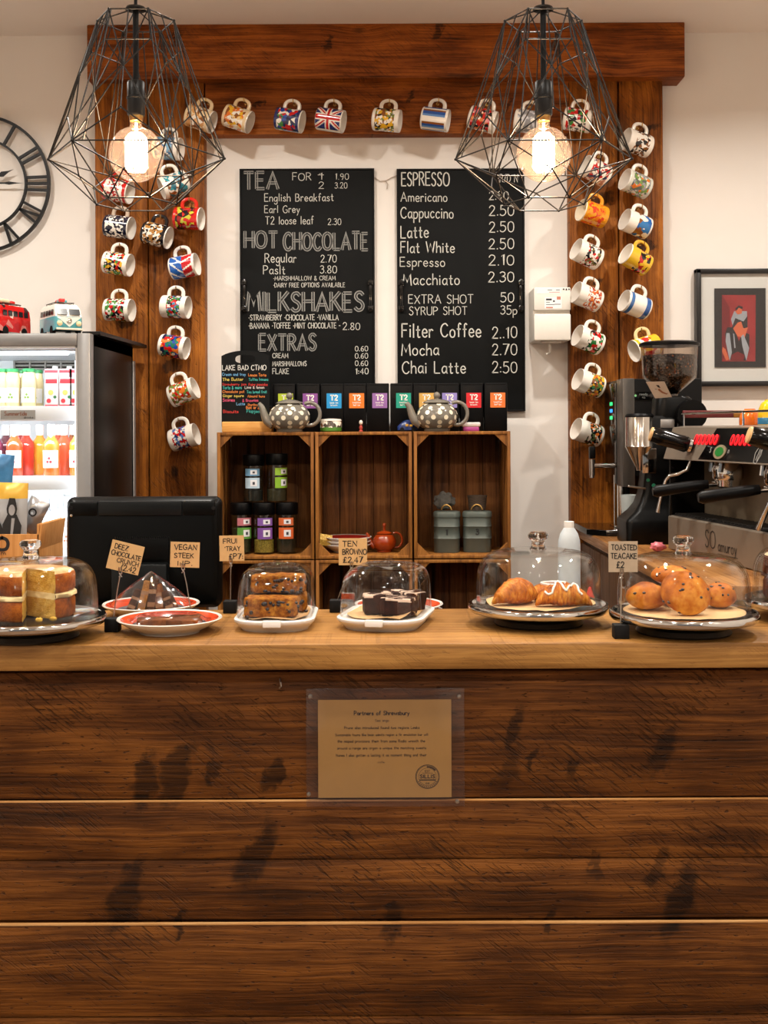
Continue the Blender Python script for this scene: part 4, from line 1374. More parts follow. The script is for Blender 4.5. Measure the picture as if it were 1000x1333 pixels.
def jar(px, zb, d, r, h, label, cols, contents, level, yaw, third=None):
    x = P(px, 640, d).x
    t = thing('storage_jar', label, 'jar', (x, d, zb), (0, 0, math.radians(yaw)), 'tea jars in the left crate')
    gb = MB().lathe([(0, .0), (r * .92, .0), (r, .005), (r, h * .78), (r * .97, h * .80), (r * .93, h * .80), (r * .95, h * .77), (r * .95, .006), (0, .005)], 28)
    gb.build('glass_body', jar_glass, t, world=False)
    MB().lathe([(0, h * .76), (r * 1.02, h * .765), (r * 1.06, h * .78), (r * 1.06, h * .985), (r * 1.02, h), (0, h)], 28).build('lid', black_plastic, t, world=False)
    cont = mat('jar_contents_%d_%d_%d' % contents, contents, .8, var=.6, vscale=240)
    MB().lathe([(0, .0065), (r * .92, .0065), (r * .92, h * level), (r * .5, h * (level + .02)), (0, h * (level + .02))], 24).build('contents', cont, t, world=False)
    # two paper labels wrapped on the front
    for k, (z0, z1) in enumerate(((.30, .52), (.56, .71))):
        lm = MB()
        c_ = cols[k % len(cols)]
        a0, a1 = 228, 312
        n = 10
        vs_, fs = [], []
        for j in range(n + 1):
            a_ = math.radians(a0 + (a1 - a0) * j / n)
            for z in (z0 * h, z1 * h):
                vs_.append(((r + .0012) * math.cos(a_), (r + .0012) * math.sin(a_), z))
        fs = [(2 * j, 2 * j + 2, 2 * j + 3, 2 * j + 1) for j in range(n)]
        lm.add(vs_, fs, 0)
        q = r * .34
        zc = h * (z0 + z1) / 2
        hh = h * (z1 - z0) * .3
        vs2 = []
        for j in range(5):
            a_ = math.radians(270 + 8 + (j - 2) * 9)
            for z in (zc - hh, zc + hh):
                vs2.append(((r + .002) * math.cos(a_), (r + .002) * math.sin(a_), z))
        lm.add(vs2, [(2 * j, 2 * j + 2, 2 * j + 3, 2 * j + 1) for j in range(4)], 1)
        vs3 = []
        for j in range(3):
            a_ = math.radians(270 + 8 + (j - 1) * 6)
            for z in (zc - hh * .5, zc + hh * .4):
                vs3.append(((r + .0026) * math.cos(a_), (r + .0026) * math.sin(a_), z))
        lm.add(vs3, [(2 * j, 2 * j + 2, 2 * j + 3, 2 * j + 1) for j in range(2)], 2)
        lm.build('paper_label', [mat('jar_label_%d_%d_%d' % c_, c_, .6, var=.08), mat('jar_label_white', (222, 222, 226), .6), mat('jar_label_mark', (60, 60, 70), .6)], t, world=False)
    return t


JD = 4.07
JR, JH = S(13.8, JD), S(66, JD)
JZ = CB1 + .0115
jar(314, JZ, JD, JR, JH, 'tea jar with pink and green labels on the crate floor', [(90, 150, 60), (190, 110, 120)], (60, 60, 30), .5, 28)
jar(343.6, JZ, JD - .01, JR, JH, 'tea jar with purple labels and yellow seed contents on the crate floor', [(118, 72, 150), (126, 84, 160)], (180, 150, 60), .27, 12)
jar(373.2, JZ, JD, JR, JH, 'tea jar with orange labels on the crate floor', [(206, 92, 36), (206, 100, 50)], (48, 40, 24), .3, 0)
jar(330, JZ + JH + .001, JD, JR * .96, JH * .94, 'tea jar with pale blue labels stacked on the row of lower jars', [(176, 198, 212), (110, 160, 196)], (30, 26, 20), .25, 0)
jar(360.5, JZ + JH + .001, JD, JR * .98, JH * .96, 'tea jar with lime green labels turned aside, stacked on the lower jars', [(130, 176, 40), (140, 180, 50)], (70, 60, 34), .26, 38)

# ------------------------------------------------------------------ plate and gold packet in the middle crate
PLD = 4.11
pl = Vector((P(452, 716, PLD).x, PLD, CB1 + .0115))


def plate_mesh(r, rim_col, centre_col):
    t = [mat('plate_white', (226, 222, 214), .15, coat=.4, var=.02), mat('plate_rim_%d_%d_%d' % rim_col, rim_col, .18, coat=.4, var=.1, vscale=30), mat('plate_centre_%d_%d_%d' % centre_col, centre_col, .2, coat=.3, var=.05)]
    prof = [(0, .0), (r * .58, .0), (r * .60, .004), (r * .78, .012), (r * .99, .026), (r, .0275), (r * .99, .029), (r * .93, .0275), (r * .70, .0165), (r * .60, .0085), (r * .3, .0075), (0, .0075)]
    mi = [0, 0, 0, 0, 0, 0, 0, 1, 2, 2, 2]
    return prof, mi, t


for i in range(3):
    prof, mi, mt = plate_mesh(S(32, PLD), (176, 40, 34), (190, 188, 184))
    o = MB().lathe(prof, 40, None, mi).build('plate', mt)
    o.location = pl + Vector((0, 0, .0125 * i))
    ROOTM[o.name] = T(o.location)
    tag(o, ['white red-rimmed plate at the bottom of the stack in the middle crate', 'white red-rimmed plate in the middle of the stack of three in the crate', 'white red-rimmed plate on top of the stack, carrying the gold packet'][i], 'plate', 'plates in the middle crate')
gm = NT('gold_paper')
gv = gm.obj()
gn = gm.voro(gv, 130)
gm.set(color=gm.ramp(gn.outputs['Distance'], [(.2, lin((214, 184, 90))), (.5, lin((176, 136, 50)))]), rough=.35, metal=.3)
pk = MB()
a0 = P(411, 708.5, 4.06)
q = [P(411, 709, 4.055), P(430, 711, 4.055), P(433, 697, 4.07), P(414, 694, 4.07)]
rings = [[q[0], q[1], q[1] + Vector((0, .030, .002)), q[0] + Vector((0, .030, .002))], [(q[0] * .5 + q[3] * .5) + Vector((-.002, -.006, 0)), (q[1] * .5 + q[2] * .5) + Vector((.002, -.006, 0)), (q[1] * .5 + q[2] * .5) + Vector((.002, .022, 0)), (q[0] * .5 + q[3] * .5) + Vector((-.002, .022, 0))], [q[3], q[2], q[2] + Vector((0, .003, 0)), q[3] + Vector((0, .003, 0))]]
pk.loft(rings)
tag(pk.centred('paper_packet', gm.m, a0, smooth=30), 'crumpled gold patterned packet lying on the red-rimmed plates', 'packet')

# ------------------------------------------------------------------ grey tins in the right crate
tin_grey = mat('tin_grey', (84, 92, 86), .38, .2, var=.05)
tin_dark = mat('tin_dark_print', (30, 30, 30), .6)  # flat dark ink of the numbers lettered on the tins


def tin(px, d, w, h, label, mark, extra):
    x = P(px, 700, d).x
    zb = CB1 + .0115
    t = thing('storage_tin', label, 'tin', (x, d, zb), (0, 0, math.radians(-8)), 'grey lidded tins in the right crate')
    ol = rrect(w, w * .86, w * .24, 8)
    mb = MB()
    def ringz(k, z):
        return [(p[0] * k, p[1] * k, z) for p in ol]
    zs = [0, .003, h * .33, h * .345, h * .36, h * .62, h * .635, h * .65, h * .86]
    ks = [.97, 1, 1, 1.035, 1, 1, 1.035, 1, 1]
    mb.loft([ringz(k, z) for k, z in zip(ks, zs)])
    body = mb.build('tin_body', tin_grey, t, world=False)
    tx = MB()
    write(tx, mark, front((w * .03, -w * .43 - .0012, h * .44)), h * .13, None, .22, align='c')
    tx.build('lettering', tin_dark, body, world=False, smooth=None)
    lid = MB().loft([ringz(1.0, h * .855), ringz(1.05, h * .86), ringz(1.05, h * .95), ringz(1.0, h * .985), ringz(.8, h)]).build('lid', tin_grey, t, world=False)
    hp = [(w * (-.2 + .4 * k / 10), -w * .18, h + .004 + .018 * math.sin(math.pi * k / 10) ** .6) for k in range(11)]
    MB().tube(hp, .0032, 8).build('handle', brass, lid, world=False)
    return t, zb + h


TD = 4.10
t1, zt1 = tin(582, TD - .01, S(33, TD), S(53, TD), 'grey lidded tin with a dark cloth scrunched on its lid', '1', 0)
t2, zt2 = tin(621.5, TD, S(36, TD), S(53, TD), 'grey lidded tin with a small woven basket on its lid', '3', 0)
cl = MB()
cb_ = Vector((P(579, 668, TD).x, TD + .02, zt1))


def cloth_fn(dv):
    return 1 + .35 * noise.noise(dv * 2.3) + .12 * noise.noise(dv * 6)


cl.ball(cb_ + Vector((0, 0, .024)), (.036, .022, .030), 26, 16, cloth_fn)
mn = min(p.z for p in cl.v)
for p in cl.v:
    p.z += zt1 + .0005 - mn
tag(cl.centred('cloth', mat('grey_cloth', (104, 104, 100), .9, var=.2, vscale=60), cb_), 'scrunched grey cloth lying on the lid of a grey tin', 'cloth')
bt = NT('woven_basket')
bv = bt.obj()
bwv = bt.n('ShaderNodeTexChecker')
bt.l(bv, bwv.inputs[0])
bwv.inputs['Scale'].default_value = 260
bwv.inputs[1].default_value = lin((112, 96, 82))
bwv.inputs[2].default_value = lin((62, 52, 44))
bt.set(color=bwv.outputs[0], rough=.8)
bb = Vector((P(622, 668, TD).x, TD + .018, zt2 + .0005))
r = S(12.5, TD)
MBk = MB().lathe([(0, 0), (r * .82, 0), (r * .9, .01), (r, .044), (r * 1.04, .047), (r * 1.04, .052), (r * .94, .052), (r * .86, .012), (0, .006)], 30)
for p in MBk.v:
    p += bb
tag(MBk.centred('basket', bt.m, bb), 'small round woven basket standing on the lid of a grey tin', 'basket')

# ------------------------------------------------------------------ drinks fridge
FD0, FD1 = 3.5, 4.10
fx1 = P(118, 560, FD0).x
fx0 = fx1 - .64
fzt = P(118, 433, FD0).z
fridge = thing('drinks_fridge', 'tall black drinks fridge with a lit white interior and silver-framed glass door', 'fridge', ((fx0 + fx1) / 2, (FD0 + FD1) / 2, 0))
fblack = mat('fridge_black', (9, 8, 8), .35, var=.1, spec=.14)
fwhite = mat('fridge_liner', (236, 238, 240), .4, var=.01)
falu = mat('fridge_aluminium', (150, 150, 150), .35, .6, var=.03)
wt = .035
sh = MB()
sh.box(fx1 - wt, fx1, FD0 + .045, FD1 - .01, 0, fzt, .003).box(fx0, fx0 + wt, FD0 + .045, FD1 - .01, 0, fzt, .003).box(fx0, fx1, FD0 + .045, FD1 - .01, fzt - .04, fzt, .003).box(fx0, fx1, FD0 + .045, FD1 - .01, 0, .25, .003).box(fx0, fx1, FD1 - .03, FD1 - .005, 0, fzt, .002)
sh.build('cabinet_shell', fblack, fridge)
MB().box(fx1 - .03, fx1 + .004, FD1 - .008, FD1 + .02, .1, fzt - .05, .002).build('rear_strip', falu, fridge)
ix0, ix1, iy1 = fx0 + wt, fx1 - wt, FD1 - .06
lin_ = MB()
lin_.box(ix0, ix0 + .006, FD0 + .05, iy1, .26, fzt - .045).box(ix1 - .006, ix1, FD0 + .05, iy1, .26, fzt - .045).box(ix0, ix1, iy1, iy1 + .02, .26, fzt - .045).box(ix0, ix1, FD0 + .05, iy1, fzt - .051, fzt - .044).box(ix0, ix1, FD0 + .05, iy1, .25, .262)
lin_.build('liner', fwhite, fridge)
fw_ = S(17.5, FD0)
dr = MB()
for (q0, q1, r0, r1) in ((fx1 - fw_, fx1, .12, fzt - .001), (fx0, fx0 + fw_, .12, fzt - .001), (fx0 + fw_, fx1 - fw_, fzt - fw_, fzt - .001), (fx0 + fw_, fx1 - fw_, .12, .2)):
    dr.box(q0, q1, FD0, FD0 + .042, r0, r1, .004)
door = dr.build('door', falu, fridge)
k = .006
dg_ = MB()
for (q0, q1, r0, r1) in ((fx1 - fw_ - k, fx1 - fw_, .2, fzt - fw_), (fx0 + fw_, fx0 + fw_ + k, .2, fzt - fw_), (fx0 + fw_, fx1 - fw_, fzt - fw_ - k, fzt - fw_)):
    dg_.box(q0, q1, FD0 + .004, FD0 + .04, r0, r1, .001)
dg_.build('gasket', mat('grey_gasket', (196, 196, 198), .5), door)
MB().box(fx0 + fw_, fx1 - fw_, FD0 + .018, FD0 + .021, .2, fzt - fw_).build('glass_pane', thin_glass, door)
gr = MB()
g0, g1 = P(18, 457, 4.02), P(99, 480, 4.02)
for k in range(6):
    z = g0.z + (g1.z - g0.z) * k / 5
    gr.box(g0.x, g1.x, iy1 - .014, iy1 - .006, z - .0035, z + .0035, .001)
for k in range(5):
    x = g0.x + (g1.x - g0.x) * k / 4
    gr.box(x - .003, x + .003, iy1 - .018, iy1 - .010, g1.z, g0.z, .001)
gr.box(g0.x, g1.x, iy1 - .004, iy1 - .001, g1.z, g0.z, 0, 1)
gr.build('vent_grille', [mat('vent_grey', (150, 146, 140), .5), black_matt], fridge)
SHZ = [P(60, 530, 3.6).z, P(60, 620.5, 3.6).z, P(60, 727, 3.6).z]
for z in SHZ:
    s = MB().box(ix0 + .008, ix1 - .008, FD0 + .09, iy1 - .02, z - .006, z, .001).build('shelf', mat('shelf_white', (226, 228, 230), .4), fridge)
    MB().box(ix0 + .008, ix1 - .008, FD0 + .082, FD0 + .09, z - .042, z + .003, .002).build('price_strip', fwhite, s)
pc = MB()
a, c = P(1, 534, FD0 + .08), P(46, 545.5, FD0 + .08)
tagm = [mat('shelf_ticket', (160, 156, 150), .7), mat('ticket_print', (130, 60, 24), .7), ink]
pc.box(a.x, c.x, FD0 + .078, FD0 + .0815, c.z, a.z)
write(pc, 'Summertide', front((a.x + .012, FD0 + .0776, a.z - .0165)), .012, .068, .16, 1)
write(pc, 'drinks', front((a.x + .072, FD0 + .0776, a.z - .0255)), .006, .028, .2, 2)
pc.build('shelf_ticket', tagm, fridge, smooth=None)
for sx in (ix0 + .02, ix1 - .02):
    MB().box(sx - .006, sx + .006, FD0 + .052, FD0 + .062, .3, fzt - .08, .002).build('lamp_strip', mat('fridge_led', (235, 245, 255), .5, emit=3.0), fridge)
MB().box(ix0 + .05, ix1 - .05, FD0 + .056, FD0 + .075, fzt - .062, fzt - .052, .002).build('lamp_strip', mat('fridge_led', (235, 245, 255), .5, emit=3.0), fridge)
for zz in (1.735, 1.512, 1.302):
    l = bpy.data.lights.new('fridge_lamp', 'AREA')
    l.shape = 'RECTANGLE'
    l.size, l.size_y = .5, .03
    l.energy = 2.0
    l.color = (.93, .97, 1)
    o = bpy.data.objects.new('fridge_lamp', l)
    scene.collection.objects.link(o)
    o.location = ((ix0 + ix1) / 2, FD0 + .066, zz)
    o.rotation_euler = (math.radians(50), 0, 0)


def bottle_prof(r, h, style):
    if style == 'juice':
        return [(0, 0), (r * .9, 0), (r, .006), (r, h * .62), (r * .97, h * .72), (r * .84, h * .86), (r * .80, h * .90), (r * .80, h * .92)]
    return [(0, 0), (r * .9, 0), (r, .006), (r, h * .58), (r * .94, h * .65), (r * .62, h * .72), (r * .46, h * .76), (r * .44, h * .80)]


def bottle(px, zb, d, r, h, style, liquid, capc, label, lab, group):
    x = P(px, 580, d).x
    t = thing('drink_bottle', label, 'bottle', (x, d, zb), None, group)
    pf = bottle_prof(r, h, style)
    lm = mat('drink_%d_%d_%d' % liquid, liquid, .12, coat=.6, var=.12, vscale=30)
    MB().lathe(pf + [(0, pf[-1][1])], 22).build('bottle_body', lm, t, world=False)
    z0 = pf[-1][1]
    rr = pf[-1][0]
    MB().lathe([(rr, z0 - .002), (rr * 1.12, z0), (rr * 1.12, h - .002), (rr, h), (0, h)], 18).build('cap', mat('cap_%d_%d_%d' % capc, capc, .4), t, world=False)
    if lab:
        z1, z2 = (h * .16, h * .5) if style != 'juice' else (h * .12, h * .5)
        vs_ = []
        n = 10
        for j in range(n + 1):
            a_ = math.radians(205 + 130 * j / n)
            for z in (z1, z2):
                vs_.append(((r + .0008) * math.cos(a_), (r + .0008) * math.sin(a_), z))
        m2 = MB().add(vs_, [(2 * j, 2 * j + 2, 2 * j + 3, 2 * j + 1) for j in range(n)], 0)
        for q in range(3):
            ang = math.radians(258 + 11 * q)
            m2.disc(((r + .0016) * math.cos(ang), (r + .0016) * math.sin(ang), z1 + (z2 - z1) * (.35 + .2 * (q % 2))), (math.cos(ang), math.sin(ang), 0), r * .17, 10, 1)
        m2.build('paper_label', [mat('bottle_label', (238, 234, 228), .6), mat('label_blob_%d_%d_%d' % lab, lab, .6)], t, world=False)
    return t


GRN = (30, 120, 66)
z = SHZ[0] + .0008
for i, (px, d) in enumerate(((2, 3.64), (17, 3.64), (38, 3.64), (27, 3.71), (48, 3.71))):
    bottle(px, z, d, S(9.3, 3.64), S(50, 3.64), 'juice', (226, 206, 150), GRN, ['green-capped cream smoothie bottle at the cut edge of the top fridge shelf', 'green-capped cream smoothie bottle, second along the top fridge shelf', 'green-capped cream smoothie bottle nearest the pink cartons', 'green-capped cream smoothie bottle half hidden in the back row of the top fridge shelf', 'green-capped cream smoothie bottle in the back row next to the pink cartons'][i], (130, 170, 70), 'smoothie bottles on the top fridge shelf')
for i, px in enumerate((70.5, 89, 102)):
    x = P(px, 505, 3.64).x
    w, h = S(8.3, 3.64), S(49, 3.64)
    t = thing('drink_carton', ['pink and white drink carton beside the smoothie bottles', 'pink and white drink carton, middle one in the fridge', 'pink and white drink carton partly behind the fridge door frame'][i], 'carton', (x, 3.64, z), None, 'pink cartons on the top fridge shelf')
    cm2 = [mat('carton_pink', (222, 150, 164), .4, var=.05), mat('carton_white', (236, 226, 226), .4), mat('carton_red', (206, 50, 60), .4), mat('carton_yellow', (206, 190, 100), .4), mat('carton_green', (50, 120, 70), .4)]
    mb = MB().box(-w, w, -.03, .03, 0, h, .002, 1)
    y = -.0306
    def rect(x0, x1, z0, z1, mi, l=0):
        mb.add([(x0 * w, y - l, z0 * h), (x1 * w, y - l, z0 * h), (x1 * w, y - l, z1 * h), (x0 * w, y - l, z1 * h)], [(0, 1, 2, 3)], mi)
    rect(-1, 1, .78, 1, 0); rect(-1, 1, .0, .06, 2); rect(-.9, .9, .62, .74, 2); rect(-1, 1, .9, .97, 2, .0003)
    mb.disc((-.1 * w, y - .0004, h * .38), (0, -1, 0), w * .42, 14, 3)
    mb.disc((.55 * w, y - .0005, h * .26), (0, -1, 0), w * .25, 12, 4)
    mb.disc((-.4 * w, y - .0005, h * .16), (0, -1, 0), w * .36, 12, 2)
    mb.build('carton_body', cm2, t, world=False)
    MB().lathe([(0, 0), (.008, 0), (.008, .010), (0, .010)], 14, T(0, .012, h)).build('cap', mat('cap_236_236_232', (236, 236, 232), .4), t, world=False)
z = SHZ[1] + .0008
row2 = [(-6, 3.64, (70, 24, 50), 'dark purple'), (19, 3.64, (196, 62, 26), 'red-orange'), (34, 3.70, (178, 44, 28), 'deep red'), (67, 3.63, (220, 104, 34), 'orange'), (84, 3.70, (206, 84, 50), 'pale red'), (101, 3.65, (216, 130, 50), 'amber'),
        (8, 3.76, (80, 26, 40), 'dark purple'), (27, 3.77, (150, 40, 40), 'wine red'), (52, 3.74, (220, 140, 40), 'golden'), (77, 3.77, (190, 80, 40), 'rust red'), (95, 3.78, (160, 90, 40), 'brown')]
for i, (px, d, col, cn) in enumerate(row2):
    bottle(px, z, d, S(10.4, 3.64), S(67, 3.64), 'pop', col, (234, 232, 228), '%s white-capped pop bottle %s' % (cn, ['at the cut edge of the middle fridge shelf', 'in the front row, its white label facing out', 'in the front row beside the red-orange one', 'in the front row with a wide white label', 'in the front row next to the orange one', 'half behind the fridge door frame', 'in the back row of the middle fridge shelf', 'in the back row, only its cap clear', 'in the gap between the deep red and orange bottles', 'in the back row behind the orange bottles', 'in the back row near the fridge door frame'][i]),
           (190, 60, 70) if d < 3.7 else None, 'pop bottles on the middle fridge shelf')
z = SHZ[2] + .0008
for i, (px, d) in enumerate(((52, 3.64), (70, 3.64), (88, 3.64), (104, 3.65), (61, 3.75), (80, 3.76), (97, 3.76))):
    bottle(px, z, d, S(8.8, 3.64), S(78, 3.64), 'pop', (206, 210, 216), (226, 228, 232), 'clear water bottle %s on the low fridge shelf' % ['beside the crisp packets, front row', 'second from the crisp packets, front row', 'above the till corner, front row', 'half behind the door frame, front row', 'behind the first front ones', 'in the middle of the back row', 'at the back near the door frame'][i], ((150, 110, 120), (90, 110, 160), (190, 120, 90))[i % 3] if d < 3.7 else None, 'water bottles on the low fridge shelf')

# black tray-like flap lying on the fridge
fl = MB()
q = [P(111, 430, 3.62), P(150, 430, 4.0), P(186, 437, 4.16), P(186, 443, 4.16), P(150, 446, 3.9)]
zt = fzt + .0008
fl.prism([(fx1 - .05, 3.6), (fx1 + .006, 3.6), (P(186, 440, 4.12).x, 4.10), (P(186, 440, 4.12).x, 4.19), (fx1 - .05, 4.19)], zt, zt + .012, b=.002)
tag(fl.centred('black_tray', black_satin, (fx1 - .05, 3.9, zt)), 'flat black tray lying on the fridge with one corner overhanging towards the left post', 'tray')

# ------------------------------------------------------------------ toy camper vans on the fridge


def camper(loc, rot, label, low, high, patch, junk):
    t = thing('toy_camper_van', label, 'toy van', loc, (0, 0, math.radians(rot)), None)
    L, Wd, H = .155, .080, .088
    # body cross-section lofted along x (front at -x): lower shell and upper cabin
    def sect(x, k, z0, z1, w0, w1):
        return [(x, -w0 / 2 * k, z0), (x, -w0 / 2 * k, z0 + (z1 - z0) * .5), (x, -w1 / 2 * k, z1), (x, w1 / 2 * k, z1), (x, w0 / 2 * k, z0 + (z1 - z0) * .5), (x, w0 / 2 * k, z0)]
    zb, zm, zt_ = .012, .052, H
    lo = [sect(-L / 2 + .000, .86, zb + .008, zm - .004, Wd, Wd * .97), sect(-L / 2 + .006, .96, zb + .002, zm, Wd, Wd * .98), sect(-L / 2 + .02, 1, zb, zm, Wd, Wd * .98), sect(L / 2 - .012, 1, zb, zm, Wd, Wd * .98), sect(L / 2, .94, zb + .004, zm, Wd, Wd * .98)]
    MB().loft(lo).build('lower_body', low, t, world=False, smooth=50)
    up = [[(-L / 2 + .004, -Wd * .46, zm), (-L / 2 + .004, Wd * .46, zm), (L / 2, Wd * .47, zm), (L / 2, -Wd * .47, zm)],
          [(-L / 2 + .018, -Wd * .44, zt_ - .012), (-L / 2 + .018, Wd * .44, zt_ - .012), (L / 2 - .004, Wd * .45, zt_ - .012), (L / 2 - .004, -Wd * .45, zt_ - .012)],
          [(-L / 2 + .030, -Wd * .38, zt_), (-L / 2 + .030, Wd * .38, zt_), (L / 2 - .014, Wd * .39, zt_), (L / 2 - .014, -Wd * .39, zt_)]]
    MB().loft(up).build('upper_body', high, t, world=False, smooth=50)
    wd = MB()
    dark = mat('toy_van_glass', (24, 24, 28), .15)
    for sgn in (-1, 1):     # split windscreen
        y0, y1 = sorted((sgn * .003, sgn * Wd * .41))
        wd.add([(-L / 2 + .0036, y0, zm + .005), (-L / 2 + .0036, y1, zm + .005), (-L / 2 + .0140, y1 * .97, zt_ - .014), (-L / 2 + .0140, y0, zt_ - .014)], [(0, 1, 2, 3)], 0, T(-.0012, 0, 0))
    wd.build('windscreen', dark, t, world=False, smooth=None)
    for sgn in (-1, 1):
        sw = MB()
        for k in range(5):
            x0 = -L / 2 + .026 + k * .0245
            sw.add([(x0, sgn * Wd * .4655, zm + .006), (x0 + .019, sgn * Wd * .4655, zm + .006), (x0 + .019, sgn * Wd * .4515, zt_ - .015), (x0, sgn * Wd * .4515, zt_ - .015)], [(0, 1, 2, 3)], 0, T(0, sgn * .001, 0))
        sw.build('side_windows', dark, t, world=False, smooth=None)
    vp = MB()     # white V on the nose
    vp.add([(-L / 2 - .0008, -.034, zm - .002), (-L / 2 - .0012, 0, zb + .010), (-L / 2 - .0008, .034, zm - .002)], [(0, 1, 2)])
    vp.build('nose_panel', high, t, world=False, smooth=None)
    em = MB().lathe([(0, 0), (.0075, 0), (.0075, .0015), (.006, .002), (0, .0012)], 18, T(-L / 2 - .0012, 0, zm - .013) @ R(-90, 'Y'))
    em.tube([(-L / 2 - .0035, -.004, zm - .010), (-L / 2 - .0035, 0, zm - .018), (-L / 2 - .0035, .004, zm - .010)], .0008, 5)
    em.build('badge', chrome, t, world=False)
    for sgn in (-1, 1):
        MB().lathe([(0, 0), (.008, 0), (.0075, .003), (.004, .0045), (0, .005)], 16, T(-L / 2 + .001, sgn * .027, zb + .020) @ R(-90, 'Y')).build('headlamp', mat('headlamp_cream', (226, 206, 160), .2), t, world=False)
    MB().box(-L / 2 - .006, -L / 2 - .001, -Wd * .47, Wd * .47, zb + .001, zb + .007, .0015).build('bumper', mat('cream_bumper', (226, 216, 196), .35), t, world=False)
    for sx in (-L / 2 + .034, L / 2 - .034):
        for sy in (-1, 1):
            MB().lathe([(0, -.005), (.013, -.005), (.014, -.002), (.014, .002), (.013, .005), (.007, .0055), (0, .0055)], 20, T(sx, sy * (Wd / 2 - .004), .014) @ R(90, 'X')).build('wheel', black_matt, t, world=False)
    rk = MB()
    for y in (-.026, .026):
        rk.tube([(-L / 2 + .04, y, zt_ + .006), (L / 2 - .03, y, zt_ + .006)], .0013, 6)
        for x in (-L / 2 + .042, 0, L / 2 - .034):
            rk.tube([(x, y, zt_ - .001), (x, y, zt_ + .006)], .001, 6)
    for x in (-L / 2 + .042, -.01, .02, L / 2 - .034):
        rk.tube([(x, -.026, zt_ + .006), (x, .026, zt_ + .006)], .001, 6)
    rk.build('roof_rack', mat('rack_wire', (70, 62, 56), .4, .5), t, world=False)
    t.scale = (1.1, 1.1, 1.1)
    for j, (x, y, sx, sy, sz, c_) in enumerate(junk):
        MB().box(x - sx, x + sx, y - sy, y + sy, zt_ + .0072, zt_ + .0072 + sz, min(sx, sy, sz) * .4, seg=3).build('luggage', c_, t, world=False)
    return t


van_blue = mat('van_turquoise', (84, 168, 180), .22, coat=.5, var=.05)
van_white = mat('van_white', (226, 222, 212), .25, coat=.4, var=.02)
vr = NT('van_red_stickers')
vv_ = vr.obj()
v1 = vr.voro(vv_, 46)
v1s = vr.n('ShaderNodeSeparateColor')
vr.l(v1.outputs['Color'], v1s.inputs[0])
vr.set(color=vr.ramp(v1s.outputs[0], [(0, lin((196, 22, 20))), (.62, lin((232, 210, 200))), (.70, lin((180, 16, 16))), (.84, lin((60, 30, 30))), (.9, lin((206, 120, 110)))], 'CONSTANT'), rough=.2, coat=.4)
VD = 3.66
zt_f = fzt + .0008
red_ = mat('luggage_red', (196, 40, 36), .4)
camper(Vector((P(79, 430, VD).x, VD, zt_f)), 123, 'turquoise and white toy camper van with roof rack on top of the fridge', van_blue, van_white, None,
       [(-.01, 0, .014, .012, .008, mat('luggage_teal', (70, 150, 160), .4)), (.025, -.006, .010, .012, .012, red_), (-.036, .008, .006, .008, .010, red_)])
camper(Vector((P(4, 430, VD).x, VD, zt_f)), 72, 'red toy camper van covered in sticker-like patches on top of the fridge', vr.m, vr.m, None,
       [(-.01, .0, .02, .018, .012, mat('luggage_cream', (206, 196, 160), .5)), (.03, 0, .010, .014, .010, red_), (-.04, .006, .008, .01, .012, mat('luggage_dark', (60, 50, 44), .5))])

# ------------------------------------------------------------------ front counter
CT = EYE - 278 * 2.2 / F            # worktop height
CBK = 2.63
counter = thing('serving_counter', 'long timber serving counter clad in dark scaffold boards under a pale oak worktop', 'counter', (0, 2.42, 0))
MB().box(-1.35, 1.35, 2.2, CBK, CT - S(34, 2.2), CT, .004).build('worktop', top_wood, counter)
BD = 2.232
zs = [P(500, y, BD).z for y in (874, 1038.5, 1040.5, 1117, 1118, 1195.5, 1199, 1320, 1321.5, 1480, 1483)]
for k, (i0, i1) in enumerate(((0, 1), (2, 3), (4, 5), (6, 7), (8, 9))):
    off = (0, -.0035, -.0028, -.006, -.005)[k]
    MB().box(-1.33, 1.33, BD + off, BD + .03, zs[i1], min(zs[i0], CT - S(34, 2.2) - .0005), .0022).box(-1.33, 1.33, BD + off - (.0006 if k in (1, 3) else -.004), BD + off + .006, min(zs[i0], CT - .05) - (.0042 if k == 3 else .003), min(zs[i0], CT - .05) + .0002, .0012, 1).build('front_board', [counter_wood, worn_edge], counter)
MB().box(-1.33, 1.33, BD - .004, BD + .03, .0, zs[9] - .003, .002).build('front_board', counter_wood, counter)
MB().box(-1.33, -1.29, BD + .031, CBK - .02, 0, CT - .055).box(1.29, 1.33, BD + .031, CBK - .02, 0, CT - .055).box(-1.29, 1.29, CBK - .05, CBK - .02, .4, CT - .055).build('carcass', panel_wood, counter)
SZ = 1.0
MB().box(-1.3, .62, CBK - .015, 3.0, SZ - .03, SZ, .002).build('staff_shelf', panel_wood, counter)
for x in (-1.25, -.35, .58):
    MB().box(x - .02, x + .02, 2.93, 2.97, 0, SZ - .03, .002).build('shelf_post', panel_wood, counter)
hk = P(365, 884, BD - .002)
MB().tube([hk + Vector((0, .004, 0)), hk + Vector((0, -.006, 0)), hk + Vector((.001, -.010, -.004)), hk + Vector((.002, -.009, -.012)), hk + Vector((-.001, -.007, -.016))], .0018, 6).build('small_hook', steel, counter)

